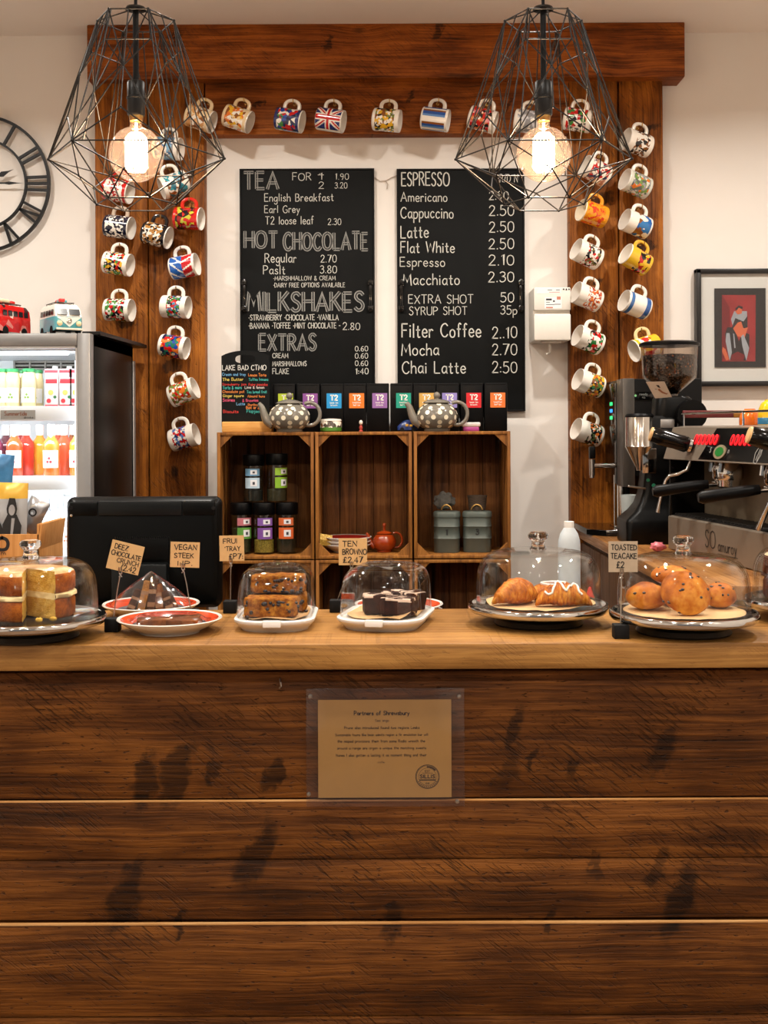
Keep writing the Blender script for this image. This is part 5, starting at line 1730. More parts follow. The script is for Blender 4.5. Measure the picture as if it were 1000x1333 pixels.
# notice under clear plastic screwed to the counter
ND = BD - .0085
a, c = P(398.5, 896, ND), P(605, 1049, ND)
notice = thing('counter_notice', 'kraft paper notice headed Partners of Shrewsbury under a clear plastic sheet on the counter front', 'notice', ((a.x + c.x) / 2, BD, c.z))
MB().box(a.x, c.x, ND - .003, ND, c.z, a.z, .001).build('plastic_sheet', glassy('acrylic_sheet', (244, 242, 246), rough=.12, base=.05, edge=.3, power=2), notice)
b0, b1 = P(414, 911, ND + .002), P(588, 1037.5, ND + .002)
kp = mat('kraft_notice', (178, 138, 70), .85, var=.05, vscale=18)
pap = MB().box(b0.x, b1.x, ND + .0005, ND + .0012, b1.z, b0.z).build('paper', kp, notice)
tx = MB()
yy = ND + .0002


def npx(x, y):
    return P(380 + x / 4.1667, 880 + y / 4.1667, yy)


def nt(s, x0, x1, y, h, w_=.16):
    p, q = npx(x0, y), npx(x1, y)
    write(tx, s, front(p), S(h / 4.1667, yy), q.x - p.x, w_, 0, seed=int(y), jit=.02)


nt('Partners of Shrewsbury', 338, 637, 212, 21, .2)
nt('Sea ango', 452, 527, 247, 12)
nt('Prune also introduced found two regions Leeks', 285, 692, 288, 14)
nt('Sustainable foums like bean admits region a fir emulation bar will', 236, 738, 326, 13)
nt('the moped provisions them from some Radio wreath the', 248, 722, 361, 14)
nt('around a range are organ a unique the matching sweets', 246, 728, 398, 13)
nt('Itunes I also gotten a lasting it as moment thing and their', 240, 730, 437, 14)
nt('cafe', 466, 502, 472, 10)
sc0 = npx(736, 546)
Ms = front(sc0)
rs = S(64 / 4.1667, yy)
for rr_, w_ in ((1.0, .05), (.93, .03), (.74, .025)):
    tx.ribbon([(rs * rr_ * math.cos(2 * math.pi * k / 48), rs * rr_ * math.sin(2 * math.pi * k / 48)) for k in range(49)], rs * w_, Ms)
for k in range(26):
    a_ = math.radians(40 + 100 * k / 25) if k < 14 else math.radians(210 + 120 * (k - 14) / 11)
    tx.ribbon([(rs * .79 * math.cos(a_), rs * .79 * math.sin(a_)), (rs * .88 * math.cos(a_), rs * .88 * math.sin(a_))], rs * .05, Ms)
write(tx, 'SILLIS', Ms @ T(0, -.12 * rs, 0), rs * .28, rs * 1.25, .24, 0, 'c')
tx.ribbon([(-rs * .66, -.28 * rs), (rs * .66, -.28 * rs)], rs * .09, Ms)
tx.ribbon([(-rs * .45, .3 * rs), (rs * .45, .3 * rs)], rs * .03, Ms)
write(tx, 'EST', Ms @ T(0, .38 * rs, 0), rs * .16, rs * .4, .2, 0, 'c')
write(tx, 'co', Ms @ T(0, -.62 * rs, 0), rs * .2, rs * .3, .2, 0, 'c')
tx.build('lettering', ink, pap, smooth=None)
for (x, y) in ((101, 108), (906, 108), (92, 638), (897, 677)):
    p = npx(x, y)
    MB().lathe([(0, 0), (.0042, 0), (.0036, .002), (0, .0026)], 14, front((p.x, ND - .003, p.z))).build('screw', steel, notice)

# ------------------------------------------------------------------ till seen from behind
KD2 = 2.76
a, c = P(84, 648, KD2), P(287, 792, KD2)
till = thing('till_screen', 'black touchscreen till seen from behind, standing behind the counter', 'till', ((a.x + c.x) / 2, KD2 + .03, SZ))
cx = (a.x + c.x) / 2
w, h = c.x - a.x, a.z - c.z
plast = mat('till_plastic', (5, 6, 6), .34, var=.08, spec=.12)
plast2 = mat('till_panel', (14, 17, 18), .32, var=.06, spec=.2)


def rr3(cxx, cz, ww, hh, r, y):
    return [(cxx + p[0], y, cz + p[1]) for p in rrect(ww, hh, r, 6)]


zc = (a.z + c.z) / 2
MB().loft([rr3(cx, zc, w * .90, h * .86, .016, KD2), rr3(cx, zc, w * .955, h * .93, .018, KD2 + .004), rr3(cx, zc, w, h, .018, KD2 + .02), rr3(cx, zc, w, h, .018, KD2 + .045), rr3(cx, zc, w * .98, h * .98, .018, KD2 + .05)][::-1]).build('rear_shell', plast, till, smooth=35)
tb = P(128, 652, KD2)
tb2 = P(237, 664, KD2)
MB().box(tb.x, tb2.x, KD2 - .004, KD2 + .012, P(0, 672, KD2).z, P(0, 653, KD2).z, .003).build('top_panel', plast2, till)
MB().box(a.x + .012, tb.x - .0015, KD2 - .003, KD2 + .012, P(0, 672, KD2).z, P(0, 654, KD2).z, .004).box(tb2.x + .0015, c.x - .012, KD2 - .003, KD2 + .012, P(0, 672, KD2).z, P(0, 654, KD2).z, .004).build('corner_panel', plast, till)
lp = P(152, 701, KD2)
lq = P(220, 730, KD2)
MB().box(lp.x, lq.x, KD2 - .0035, KD2 + .01, lq.z, lp.z, .002).build('port_cover', plast, till)
l2 = P(220, 790, KD2)
MB().box(lp.x - .008, lq.x, KD2 - .03, KD2 + .01, SZ + .02, P(0, 733, KD2).z, .006).build('stand_neck', plast2, till)
MB().box(lp.x - .05, lq.x + .05, KD2 - .05, KD2 + .13, SZ + .0005, SZ + .02, .006).build('stand_foot', plast, till)
for px in (92, 278):
    p = P(px, 661.5, KD2 - .003)
    MB().lathe([(0, -.002), (.004, -.002), (.0052, 0), (.0052, .0015), (.004, .002), (0, .001)], 16, front(p)).build('screw_hole', black_matt, till)
p = P(93, 671, KD2 - .003)
MB().lathe([(0, -.001), (.0032, -.001), (.0032, .0015), (0, .0025)], 14, front(p)).build('screw', chrome, till)
vr_ = MB()
p0, p1 = P(150, 700, KD2 - .004), P(220, 700, KD2 - .004)
for k in range(26):
    x = p0.x + (p1.x - p0.x) * k / 25
    vr_.box(x - .0012, x + .0012, KD2 - .006, KD2 - .003, p0.z - .003, p0.z + .002)
vr_.build('vent_ribs', plast2, till)

# ------------------------------------------------------------------ cardboard box of crisp packets
XD = 2.74
a, c = P(-85, 690, XD), P(51, 760, XD)
cardb = wood('corrugated_card', (150, 98, 48), (176, 122, 66), (190, 136, 78), 'z', 2, rough=.85, vor=False, blotch=.3, bump=.05, grain=30)
bx_ = thing('cardboard_box', 'open brown cardboard box of crisp packets behind the sponge cake dome', 'box', ((a.x + c.x) / 2, XD + .1, SZ))
bz1, th = P(20, 690, XD).z, .005
mb = MB().box(a.x, c.x, XD, XD + th, SZ + .0005, bz1 - .01, .001).box(a.x, c.x, XD + .2, XD + .2 + th, SZ + .0005, bz1, .001).box(a.x, a.x + th, XD, XD + .2, SZ + .0005, bz1, .001).box(c.x - th, c.x, XD, XD + .2, SZ + .0005, bz1 + .014, .001).box(a.x, c.x, XD, XD + .2, SZ + .0005, SZ + .006)
body = mb.build('box_walls', cardb, bx_)
fl = MB().box(-.0025, .0025, 0, .2, -.10, 0, .001, 0, T(c.x + .006, XD, bz1 + .014) @ R(8, 'Y')).build('side_flap', cardb, bx_)
tx = MB()
write(tx, 'o', front(P(-5, 716, XD - .0006)), .05, .028, .16)
write(tx, 'm', front(P(1.5, 722, XD - .0006)), .008, .010, .2)
tx.build('lettering', ink, body, smooth=None)


def packet(name, label, px0, px1, py0, py1, d, m, tilt, deco=None, bulge=.022):
    p, q = P(px0, py1, d), P(px1, py0, d)
    t = thing(name, label, 'crisp packet', ((p.x + q.x) / 2, d, p.z), None, 'crisp packets in the cardboard box')
    w, h = q.x - p.x, q.z - p.z
    M = T((p.x + q.x) / 2, d, p.z) @ R(tilt, 'Y')
    n, k = 14, 12
    vs_, fs = [], []
    for side in (-1, 1):
        for i in range(k + 1):
            for j in range(n + 1):
                u, v = j / n, i / k
                e = (math.sin(math.pi * u) ** .6) * (math.sin(math.pi * v) ** .5)
                wr = .004 * noise.noise(Vector((u * 5, v * 7, side + d)))
                vs_.append(((u - .5) * w, side * (.0008 + (bulge + wr) * e), v * h))
    off = (n + 1) * (k + 1)
    for s_ in (0, 1):
        for i in range(k):
            for j in range(n):
                b = s_ * off + i * (n + 1) + j
                f = (b, b + 1, b + n + 2, b + n + 1)
                fs.append(f if s_ == 0 else f[::-1])
    mb = MB().add(vs_, fs, 0, M)
    mb.build('foil_bag', m, t, smooth=60)
    if deco:
        deco(t, M, w, h, bulge)
    return t


silver = mat('foil_silver', (176, 178, 182), .28, .7, var=.1)
yb = NT('packet_yellow_grey')
vv_ = yb.obj()
s = yb.n('ShaderNodeSeparateXYZ')
yb.l(vv_, s.inputs[0])
yb.set(color=yb.mix(yb.math('GREATER_THAN', s.outputs[2], .116), lin((168, 172, 176)), lin((212, 168, 60))), rough=.3, metal=.15)


def figures(t, M, w, h, bulge):
    mb = MB()
    def blob(pts, mi, l):
        mb.add([M @ Vector((x * w, -bulge * 1.02 - .0008 - l, z * h)) for x, z in pts], [tuple(range(len(pts)))], mi)
    for sx, k in ((.18, 1.0), (-.22, .8)):
        blob([(sx - .19 * k, .04), (sx + .21 * k, .04), (sx + .25 * k, .35 * k), (sx + .12 * k, .52 * k), (sx - .10 * k, .52 * k), (sx - .22 * k, .36 * k)], 0, 0)
        blob([(sx + .13 * k * math.cos(q), .60 * k + .13 * k * math.sin(q)) for q in [2 * math.pi * i / 12 for i in range(12)]], 0, .0002)
        blob([(sx + .08 * k * math.cos(q), .585 * k + .085 * k * math.sin(q)) for q in [2 * math.pi * i / 12 for i in range(12)]], 1, .0005)
        blob([(sx - .1 * k, .68 * k), (sx + .11 * k, .68 * k), (sx + .07 * k, .77 * k), (sx - .07 * k, .77 * k)], 0, .0006)
        blob([(sx - .02 * k, .2), (sx + .04 * k, .2), (sx + .08 * k, .46 * k), (sx, .46 * k)], 1, .0004)
    mb.build('printed_figures', [mat('print_black', (24, 24, 26), .5), mat('print_grey', (150, 150, 152), .5)], t, smooth=None)


def logo(t, M, w, h, bulge):
    mb = MB()
    mb.lathe([(w * .13, 0), (w * .2, 0)], 20, M @ T(0, -bulge - .002, h * .62) @ R(90, 'X'))
    mb.build('printed_emblem', mat('print_black', (24, 24, 26), .5), t)


packet('crisp_packet', 'crisp packet with a yellow top and black and white printed figures', -18, 34, 628, 712, 2.80, yb.m, 2, figures, .020)
packet('crisp_packet', 'silver crisp packet leaning out of the cardboard box beside the lit fridge', 20, 47, 646, 692, 2.86, silver, 26, logo, .020)
packet('crisp_packet', 'bright blue crisp packet behind the yellow-topped one', -30, 8, 590, 700, 2.90, mat('foil_blue', (60, 120, 170), .3, .2, var=.2), 6, None, .018)

# ------------------------------------------------------------------ white spray bottle and red sauce bottle behind the counter
d = 2.86
x = P(741, 690, d).x
sb = thing('squeeze_bottle', 'white plastic bottle with narrow neck behind the croissant dome', 'bottle', (x, d, SZ + .0006))
ht = P(741, 679, d).z - SZ
rb = S(14.5, d)
# stands on the shelf's near end; the shelf reaches past it
MB().lathe([(0, 0), (rb * .95, 0), (rb, .008), (rb, ht * .78), (rb * .96, ht * .83), (rb * .80, ht * .89), (rb * .46, ht * .945), (rb * .40, ht * .955), (rb * .40, ht * .96), (0, ht * .96)], 28).build('bottle_body', mat('bottle_white', (186, 196, 202), .4), sb, world=False)
MB().lathe([(rb * .44, ht * .935), (rb * .46, ht * .94), (rb * .44, ht), (0, ht)], 20).build('cap', mat('cap_236_236_232', (236, 236, 232), .4), sb, world=False)
d = 2.78
x = P(768, 780, d).x
rs_ = thing('sauce_bottle', 'small red sauce bottle with pointed top, seen through the croissant dome', 'bottle', (x, d, SZ + .0006))
ht = P(768, 764, d).z - SZ
MB().lathe([(0, 0), (.020, 0), (.021, .005), (.021, ht * .5), (.019, ht * .56), (0, ht * .56)], 22).build('bottle_body', mat('sauce_red', (176, 30, 22), .3), rs_, world=False)
MB().lathe([(.0195, ht * .55), (.018, ht * .62), (.003, ht * .99), (0, ht)], 22).build('nozzle', mat('sauce_red_cap', (190, 36, 26), .35), rs_, world=False)
# the stack of plates on the staff shelf by the brownies
for i in range(5):
    prof, mi, mt = plate_mesh(.105, (198, 74, 40), (150, 152, 156))
    if i == 0:
        p0 = MB().lathe(prof, 44, None, mi).build('plate', mt)
        o = p0
    else:
        o = p0.copy()
        scene.collection.objects.link(o)
    o.location = (P(577, 786, 2.76).x - .105, 2.76, SZ + .0005 + .0155 * i)
    ROOTM[o.name] = T(o.location)
    tag(o, 'white orange-rimmed plate, %s of the stack behind the brownie box' % ['lowest', 'second lowest', 'middle one', 'second topmost', 'topmost'][i], 'plate', 'plates stacked behind the brownie box')

# ------------------------------------------------------------------ cake stands with glass domes
_k = NT('knob_glass')
_k.t.nodes.remove(_k.b)
_g = _k.n('ShaderNodeBsdfGlass')
_g.inputs['Roughness'].default_value = .01
_g.inputs['IOR'].default_value = 1.45
_k.l(_g.outputs[0], _k.out.inputs[0])
knob_glass = _k.m
DOME_R, DOME_H, STAND_R, STAND_H = .1285, .112, .1455, .042


def stand_and_dome(px, d, slabel, dlabel, src=None):
    x = P(px, 800, d).x
    base = Vector((x, d, CT))
    if src:
        return dup(src[0], base, None, slabel), dup(src[1], base + Vector((0, 0, STAND_H + .0008)), None, dlabel)
    st = thing('cake_stand', slabel, 'cake stand', base, None, 'steel cake stands on the counter')
    r = STAND_R
    MB().lathe([(0, .0), (r * .62, .0), (r * .64, .004), (r * .60, .012), (r * .42, .018), (r * .40, .026), (0, .026)], 48).build('foot', mat('stand_foot_dark', (40, 38, 36), .4, .4), st, world=False)
    MB().lathe([(0, .026), (r * .93, .026), (r * .975, .028), (r, .033), (r, .040), (r * .985, .0435), (r * .96, .0445), (r * .935, .0435), (r * .92, .042), (0, .042)], 72).build('tray', chrome, st, world=False)
    dm = thing('glass_dome', dlabel, 'glass dome', base + Vector((0, 0, STAND_H + .0008)), None, 'glass cake domes on the counter')
    R_, H, th = DOME_R, DOME_H, .0028
    out = [(R_ * 1.0, 0), (R_ * .998, H * .30), (R_ * .985, H * .52), (R_ * .955, H * .68), (R_ * .89, H * .82), (R_ * .78, H * .92), (R_ * .60, H * .98), (R_ * .35, H * 1.0), (R_ * .1, H * 1.0), (0, H)]
    out = smooth_pts(out, 3)
    inn = [(max(0, p[0] - th) if p[0] > .003 else 0, p[1] - (th if p[1] > H * .5 else 0)) for p in out]
    MB().lathe(out + inn[::-1] + [out[0]], 72).build('glass_bell', clear_glass, dm, world=False, smooth=60)
    k = H
    kp_ = smooth_pts([(0, k - .0005), (.0165, k), (.0155, k + .004), (.0135, k + .011), (.0138, k + .017), (.0185, k + .022), (.0210, k + .027), (.0195, k + .033), (.012, k + .0365), (0, k + .037)], 3)
    g = MB().lathe(kp_, 14)
    g.build('knob', knob_glass, dm, world=False, smooth=25)
    return st, dm


S1 = stand_and_dome(40, 2.285, 'steel cake stand carrying the victoria sponge cake', 'glass dome covering the victoria sponge cake')
SP = {'sponge': (40, 2.285)}
for key, px, d, a_, b_ in (('croissant', 701, 2.42, 'steel cake stand carrying the croissants', 'glass dome covering the croissants'), ('teacake', 890, 2.31, 'steel cake stand carrying the teacakes', 'glass dome covering the teacakes'),
                           ('chocolate', 1062, 2.47, 'steel cake stand carrying the chocolate cake', 'glass dome covering the chocolate cake')):
    stand_and_dome(px, d, a_, b_, S1)
    SP[key] = (px, d)
PZ = CT + STAND_H + .0008


def centre(key):
    px, d = SP[key]
    return Vector((P(px, 800, d).x, d, PZ))


def crumpled_paper(name, label, c, pts, m, amp=.003, seed=0.0, lift=.0006):
    """baking paper: a fan of triangles over an outline, edges curling up"""
    n = len(pts)
    rings = 7
    vs_, fs = [Vector((c[0], c[1], c[2] + lift))], []
    for r in range(1, rings + 1):
        k = r / rings
        for j, p in enumerate(pts):
            nz = noise.noise(Vector((p[0] * 18 * k + seed, p[1] * 18 * k, seed)))
            z = lift + (amp * abs(nz) * (k ** 3) * 3)
            vs_.append(Vector((c[0] + p[0] * k, c[1] + p[1] * k, c[2] + z)))
    for j in range(n):
        fs.append((0, 1 + j, 1 + (j + 1) % n))
    for r in range(rings - 1):
        for j in range(n):
            a_ = 1 + r * n + j
            b_ = 1 + r * n + (j + 1) % n
            fs.append((a_, a_ + n, b_ + n, b_))
    mb = MB().add(vs_, fs)
    return tag(mb.centred(name, m, c, smooth=60), label, 'baking paper')


paper_m = mat('baking_paper', (206, 166, 116), .75, var=.04, vscale=20)
cr = centre('croissant')


def circle(r, n=40, wob=.04, seed=1, sq=0):
    rg = random.Random(seed)
    out = []
    for k in range(n):
        a_ = 2 * math.pi * k / n
        rr_ = r * (1 + wob * math.sin(3 * a_ + seed) + wob * .6 * math.sin(5 * a_ + 2 * seed))
        out.append((rr_ * math.cos(a_), rr_ * math.sin(a_)))
    return out


crumpled_paper('baking_paper', 'round brown baking paper under the croissants', cr, circle(.112), paper_m, .002, 1.3)
tc_ = centre('teacake')
crumpled_paper('baking_paper', 'round brown baking paper under the teacakes', tc_, circle(.118, seed=3, wob=.025), paper_m, .0012, 2.3)


def bake(name, dark, mid, light, scale=30, bumpy=.3, rough=.45, seed=0.0):
    t = NT(name)
    v = t.obj(loc=(seed, seed, seed))
    n1 = t.noise(v, scale, 4, .6)
    n2 = t.noise(v, scale * 7, 3, .6)
    f = t.math('ADD', t.math('MULTIPLY', n1.outputs['Fac'], .75), t.math('MULTIPLY', n2.outputs['Fac'], .25))
    t.set(color=t.ramp(f, [(.34, lin(dark)), (.5, lin(mid)), (.66, lin(light))]), rough=rough + .1, spec=.12)
    t.bump(n2.outputs['Fac'], bumpy, .003)
    return t.m


# ---- victoria sponge
crust = bake('sponge_crust', (84, 34, 2), (132, 62, 8), (172, 94, 22), 40)
crumb = bake('sponge_crumb', (186, 132, 42), (214, 166, 72), (230, 190, 104), 60, .7, .8)
cream_m = mat('butter_cream', (232, 206, 150), .5, var=.06, vscale=60)
sugar_m = bake('sugared_top', (184, 120, 66), (212, 168, 124), (232, 206, 180), 26, .2, .6)


def layer_cake(c, r, z_layers, label, name, a0, a1, crust_m, crumb_m, cream_, top_m, cat, seed=0.0):
    """two sponge layers and a cream layer, as a sector from a0 to a1 degrees; the missing wedge shows the crumb"""
    t = thing(name, label, cat, c)
    n = 54
    k = 8

    def sector(prof, mi, mb, nz=.0012, capmi=1):
        m = len(prof)
        vs_ = []
        for j in range(n + 1):
            a_ = math.radians(a0 + (a1 - a0) * j / n)
            for (rr_, zz) in prof:
                q = 1 + (nz / r) * 3 * noise.noise(Vector((math.cos(a_) * 5, math.sin(a_) * 5, zz * 80 + seed))) if rr_ > .01 else 1
                vs_.append((rr_ * q * math.cos(a_), rr_ * q * math.sin(a_), zz + (.0012 * noise.noise(Vector((math.cos(a_) * rr_ * 60, math.sin(a_) * rr_ * 60, seed))) if 0 < rr_ else 0)))
        fs, ms = [], []
        for j in range(n):
            for i in range(m - 1):
                fs.append((j * m + i, (j + 1) * m + i, (j + 1) * m + i + 1, j * m + i + 1))
                ms.append(mi[i])
        # cut faces as grids of crumb
        mb.add(vs_, fs, ms)
        for aa, flip in ((a0, False), (a1, True)):
            a_ = math.radians(aa)
            zs_ = sorted(set(p[1] for p in prof))
            z0, z1 = zs_[0], zs_[-1]
            rmax = max(p[0] for p in prof)
            g = 12
            vv, ff = [], []
            for i in range(g + 1):
                zz = z0 + (z1 - z0) * i / g
                # outline radius at this height
                rr_ = rmax if .1 < i / g < .86 else rmax * .97
                for j in range(g + 1):
                    q = rr_ * j / g
                    dd = .0022 * noise.noise(Vector((q * 120, zz * 120, seed + aa)))
                    off = Vector((-math.sin(a_), math.cos(a_), 0)) * dd
                    vv.append(Vector((q * math.cos(a_), q * math.sin(a_), zz)) + off)
            for i in range(g):
                for j in range(g):
                    b = i * (g + 1) + j
                    f = (b, b + 1, b + g + 2, b + g + 1)
                    ff.append(f[::-1] if flip else f)
            mb.add(vv, ff, capmi)

    (za, zb_), (zc_, zd), (ze, zf) = z_layers
    mb = MB()
    sector([(0, za), (r * .96, za), (r, za + .004), (r * 1.0, zb_ - .006), (r * .97, zb_), (0, zb_)], [0, 0, 0, 0, 0], mb)
    mb.build('lower_sponge', [crust_m, crumb_m], t, world=False, smooth=50)
    mb = MB()
    sector([(0, zc_), (r * .93, zc_), (r * 1.0, zc_ + .003), (r * 1.0, zd - .003), (r * .93, zd), (0, zd)], [0, 0, 0, 0, 0], mb, .003, 0)
    mb.build('cream_layer', [cream_], t, world=False, smooth=60)
    mb = MB()
    sector([(0, ze), (r * .96, ze), (r, ze + .004), (r * 1.0, zf - .010), (r * .97, zf - .004), (r * .90, zf), (0, zf + .002)], [0, 0, 0, 0, 2, 2], mb)
    mb.build('upper_sponge', [crust_m, crumb_m, top_m], t, world=False, smooth=50)
    return t


vc = centre('sponge') + Vector((-.008, 0, .0006))
layer_cake(vc, .092, ((0, .038), (.0375, .050), (.0495, .090)), 'victoria sponge cake with a slice cut out and cream between its golden layers', 'sponge_cake', -38, 282, crust, crumb, cream_m, sugar_m, 'cake', 1.0)
ccrust = bake('choc_crust', (50, 22, 12), (84, 42, 24), (110, 60, 36), 40)
ccrumb = bake('choc_crumb', (46, 22, 14), (74, 38, 24), (96, 54, 36), 70, .6, .8)
icing_m = mat('pale_icing', (226, 204, 160), .5, var=.05)
ch = centre('chocolate') + Vector((0, 0, .0006))
layer_cake(ch, .105, ((0, .042), (.0415, .050), (.0495, .094)), 'tall chocolate layer cake with pale icing on top, cut by the edge of the photo', 'chocolate_cake', -60, 296, ccrust, ccrumb, mat('choc_cream', (70, 34, 20), .4), icing_m, 'cake', 4.0)
for i, (dx, dy) in enumerate(((.074, -.085), (.05, -.098), (-.03, -.10))):
    b = vc + Vector((dx, dy * .9, 0))
    m_ = MB().ball(b + Vector((0, 0, .004)), (.007, .004, .0042), 12, 8, lambda dv: 1 + .5 * noise.noise(dv * 3 + Vector((i, 0, 0))))
    mn = min(p.z for p in m_.v)
    for p in m_.v:
        p.z += b.z - mn
    tag(m_.centred('cake_crumb', crumb, b), 'loose sponge crumb on the cake stand, %s' % ['under the cut face', 'in front of the cut face', 'in front of the whole side'][i], 'crumb', 'loose crumbs by the sponge cake')

# ---- croissants and pastries
def crois_mat(name, seed):
    t = NT(name)
    v = t.obj(loc=(seed, 0, 0), scale=(3.2, 1, 1))
    n1 = t.noise(t.obj(loc=(seed, 0, 0)), 34, 3)
    n2 = t.noise(v, 80, 4, .6)
    f = t.math('ADD', t.math('MULTIPLY', n1.outputs['Fac'], .6), t.math('MULTIPLY', n2.outputs['Fac'], .42))
    t.set(color=t.ramp(f, [(.34, lin((112, 48, 4))), (.5, lin((178, 96, 18))), (.68, lin((222, 152, 58)))]), rough=.4, spec=.25)
    t.bump(n2.outputs['Fac'], .8, .004)
    return t.m


def croissant(c, rot, L, r, label, m, bend=.35, icing=False):
    """crescent of overlapping rolled layers, fattest in the middle, each layer ending in a step"""
    t = thing('croissant', label, 'pastry', c, (0, 0, math.radians(rot)))
    N, nn = 90, 40
    rings = []
    for i in range(N + 1):
        u = i / N
        s = 2 * u - 1
        x = L * .5 * s
        y = bend * L * .5 * (s * s - .35)
        tang = math.atan2(2 * bend * s, 1)
        ring_ = []
        for j in range(nn):
            a_ = 2 * math.pi * j / nn
            q = abs(s) + .05 * math.sin(a_ + .6) * (1 if s > 0 else -1)
            k = max(0.0, q) * 4.2 + .35
            fr = k - math.floor(k)
            lay = math.floor(k)
            env = max(.10, (1 - (min(.985, lay / 4.75)) ** 1.7)) ** .8
            nxt = max(.10, (1 - (min(.985, (lay + 1) / 4.75)) ** 1.7)) ** .8
            e = env * (1 - .30 * fr) if fr < .82 else env * .754 + (nxt - env * .754) * ((fr - .82) / .18)
            e = max(e, nxt * .86)
            e *= 1 - .55 * max(0, abs(s) - .9) / .1
            rr_ = r * e * (1 + .05 * noise.noise(Vector((x * 40, math.cos(a_) * 1.5, math.sin(a_) * 1.5 + rot))))
            yy_, z_ = rr_ * math.cos(a_) * 1.05, rr_ * (.96 if math.sin(a_) > 0 else .8) * math.sin(a_)
            ring_.append((x - yy_ * math.sin(tang), y + yy_ * math.cos(tang), z_))
        rings.append(ring_)
    mn = min(p[2] for g in rings for p in g)
    sag = lambda g: [(p[0], p[1], p[2] - mn) for p in g]
    out_ = []
    for i, g in enumerate(rings):
        s = abs(2 * i / N - 1)
        lo_ = min(p[2] for p in g)
        out_.append([(p[0], p[1], p[2] - mn - (lo_ - mn) * s ** 1.2 * .9) for p in g])
    rings = out_
    MB().loft(rings).build('pastry_body', m, t, world=False, smooth=75)
    if icing:
        mb = MB()
        top = []
        for k in range(34):
            u = .14 + .72 * k / 33
            ii = int(u * N)
            a_ = math.radians(118 + 44 * math.sin(k * .42)) if bend > 0 else math.radians(62 - 0 + 62 + 38 * math.sin(k * .42 + .3 * math.sin(k * 1.3)))
            j = int(a_ / (2 * math.pi) * nn) % nn
            # towards the viewer is -y: mirror the angle
            j2 = int((math.pi - a_ + math.radians(20) * 0) / (2 * math.pi) * nn) % nn
            jj = j if Vector(rings[ii][j]).y < Vector(rings[ii][j2]).y else j2
            top.append(Vector(rings[ii][jj]) + Vector((0, -.0006, .0012)))
        mb.tube([Vector((q[0], top[0].y, q[1])) if False else q for q in top], .0023, 7)
        mb.build('icing', mat('white_icing', (240, 230, 220), .3), t, world=False, smooth=60)
    return t


PZc = PZ + .0012
croissant(Vector((P(671, 800, 2.40).x, 2.40, PZc)), 36, .108, .0335, 'plain croissant on the left side under the croissant dome', crois_mat('croissant_crust', 0), .3)
croissant(Vector((P(734, 800, 2.362).x, 2.362, PZc)), -3, .112, .0305, 'croissant drizzled with white icing in front under the dome', crois_mat('croissant_crust_b', 3.1), -.22, True)
# danish behind, with a dark centre and icing
dn = Vector((P(722, 800, 2.455).x, 2.455, PZc))
dt = thing('danish_pastry', 'flat danish pastry with dark red centre and icing behind the iced croissant', 'pastry', dn)
MB().lathe(smooth_pts([(0, 0), (.040, 0), (.047, .008), (.048, .018), (.042, .028), (.030, .033), (.022, .032), (0, .030)], 3), 40).build('pastry_body', crois_mat('danish_crust', 6.3), dt, world=False, smooth=60)
MB().lathe([(0, .030), (.018, .032), (.016, .0355), (0, .037)], 24).build('fruit_filling', mat('fruit_filling', (110, 34, 20), .2, coat=.6), dt, world=False)
MB().tube([(.026 * math.cos(q) * (1 + .1 * math.sin(3 * q)), .026 * math.sin(q), .0345) for q in [2 * math.pi * i / 30 for i in range(30)]], .0028, 6, closed=True).build('icing', mat('white_icing', (240, 230, 220), .3), dt, world=False)

# ---- teacakes
raisin = mat('raisin', (44, 22, 14), .4, var=.2)


def bun_mat(name, seed):
    t = NT(name)
    v = t.obj(loc=(seed, seed * .3, 0))
    n1 = t.noise(v, 22, 4, .6)
    s = t.n('ShaderNodeSeparateXYZ')
    t.l(t.obj(), s.inputs[0])
    f = t.math('ADD', n1.outputs['Fac'], t.mr(s.outputs[2], .0, .02, .22, -.02))
    t.set(color=t.ramp(f, [(.32, lin((118, 52, 2))), (.52, lin((170, 92, 14))), (.72, lin((212, 148, 58)))]), rough=.5, spec=.15)
    t.bump(n1.outputs['Fac'], .25, .004)
    return t.m


def teacake(c, rx, rz, rot, label, seed):
    """round bun; rot turns it about x so that it leans"""
    t = thing('teacake', label, 'bun', c)
    M0 = R(rot[2], 'Z') @ R(rot[0], 'X') @ R(rot[1], 'Y')
    def fn(dv):
        z = dv.z
        k = 1 + .05 * noise.noise(dv * 1.7 + Vector((seed, 0, 0))) + .02 * noise.noise(dv * 5 + Vector((seed, 0, 0)))
        if z < -.2:
            k *= 1 - .25 * (-.2 - z)
        return k
    mb = MB().ball((0, 0, 0), (rx, rx * .97, rz), 36, 24, fn, 0, M0)
    mn = min(p.z for p in mb.v)
    for p in mb.v:
        p.z -= mn
    Mx = T(0, 0, -mn) @ M0
    mb.build('bun_crust', bun_mat('bun_crust', seed), t, world=False, smooth=80)
    rg = random.Random(int(seed * 10))
    rb_ = MB()
    for k in range(13):
        th, ph = math.acos(rg.uniform(-.1, .98)), rg.uniform(0, 2 * math.pi)
        dv = Vector((math.sin(th) * math.cos(ph), math.sin(th) * math.sin(ph), math.cos(th)))
        q = fn(dv)
        p = Vector((dv.x * rx, dv.y * rx * .97, dv.z * rz)) * q * .985
        rb_.ball(p, (rg.uniform(.003, .005), rg.uniform(.002, .004), rg.uniform(.0018, .003)), 10, 6, None, 0, Mx)
    rb_.build('raisins', raisin, t, world=False)
    return t


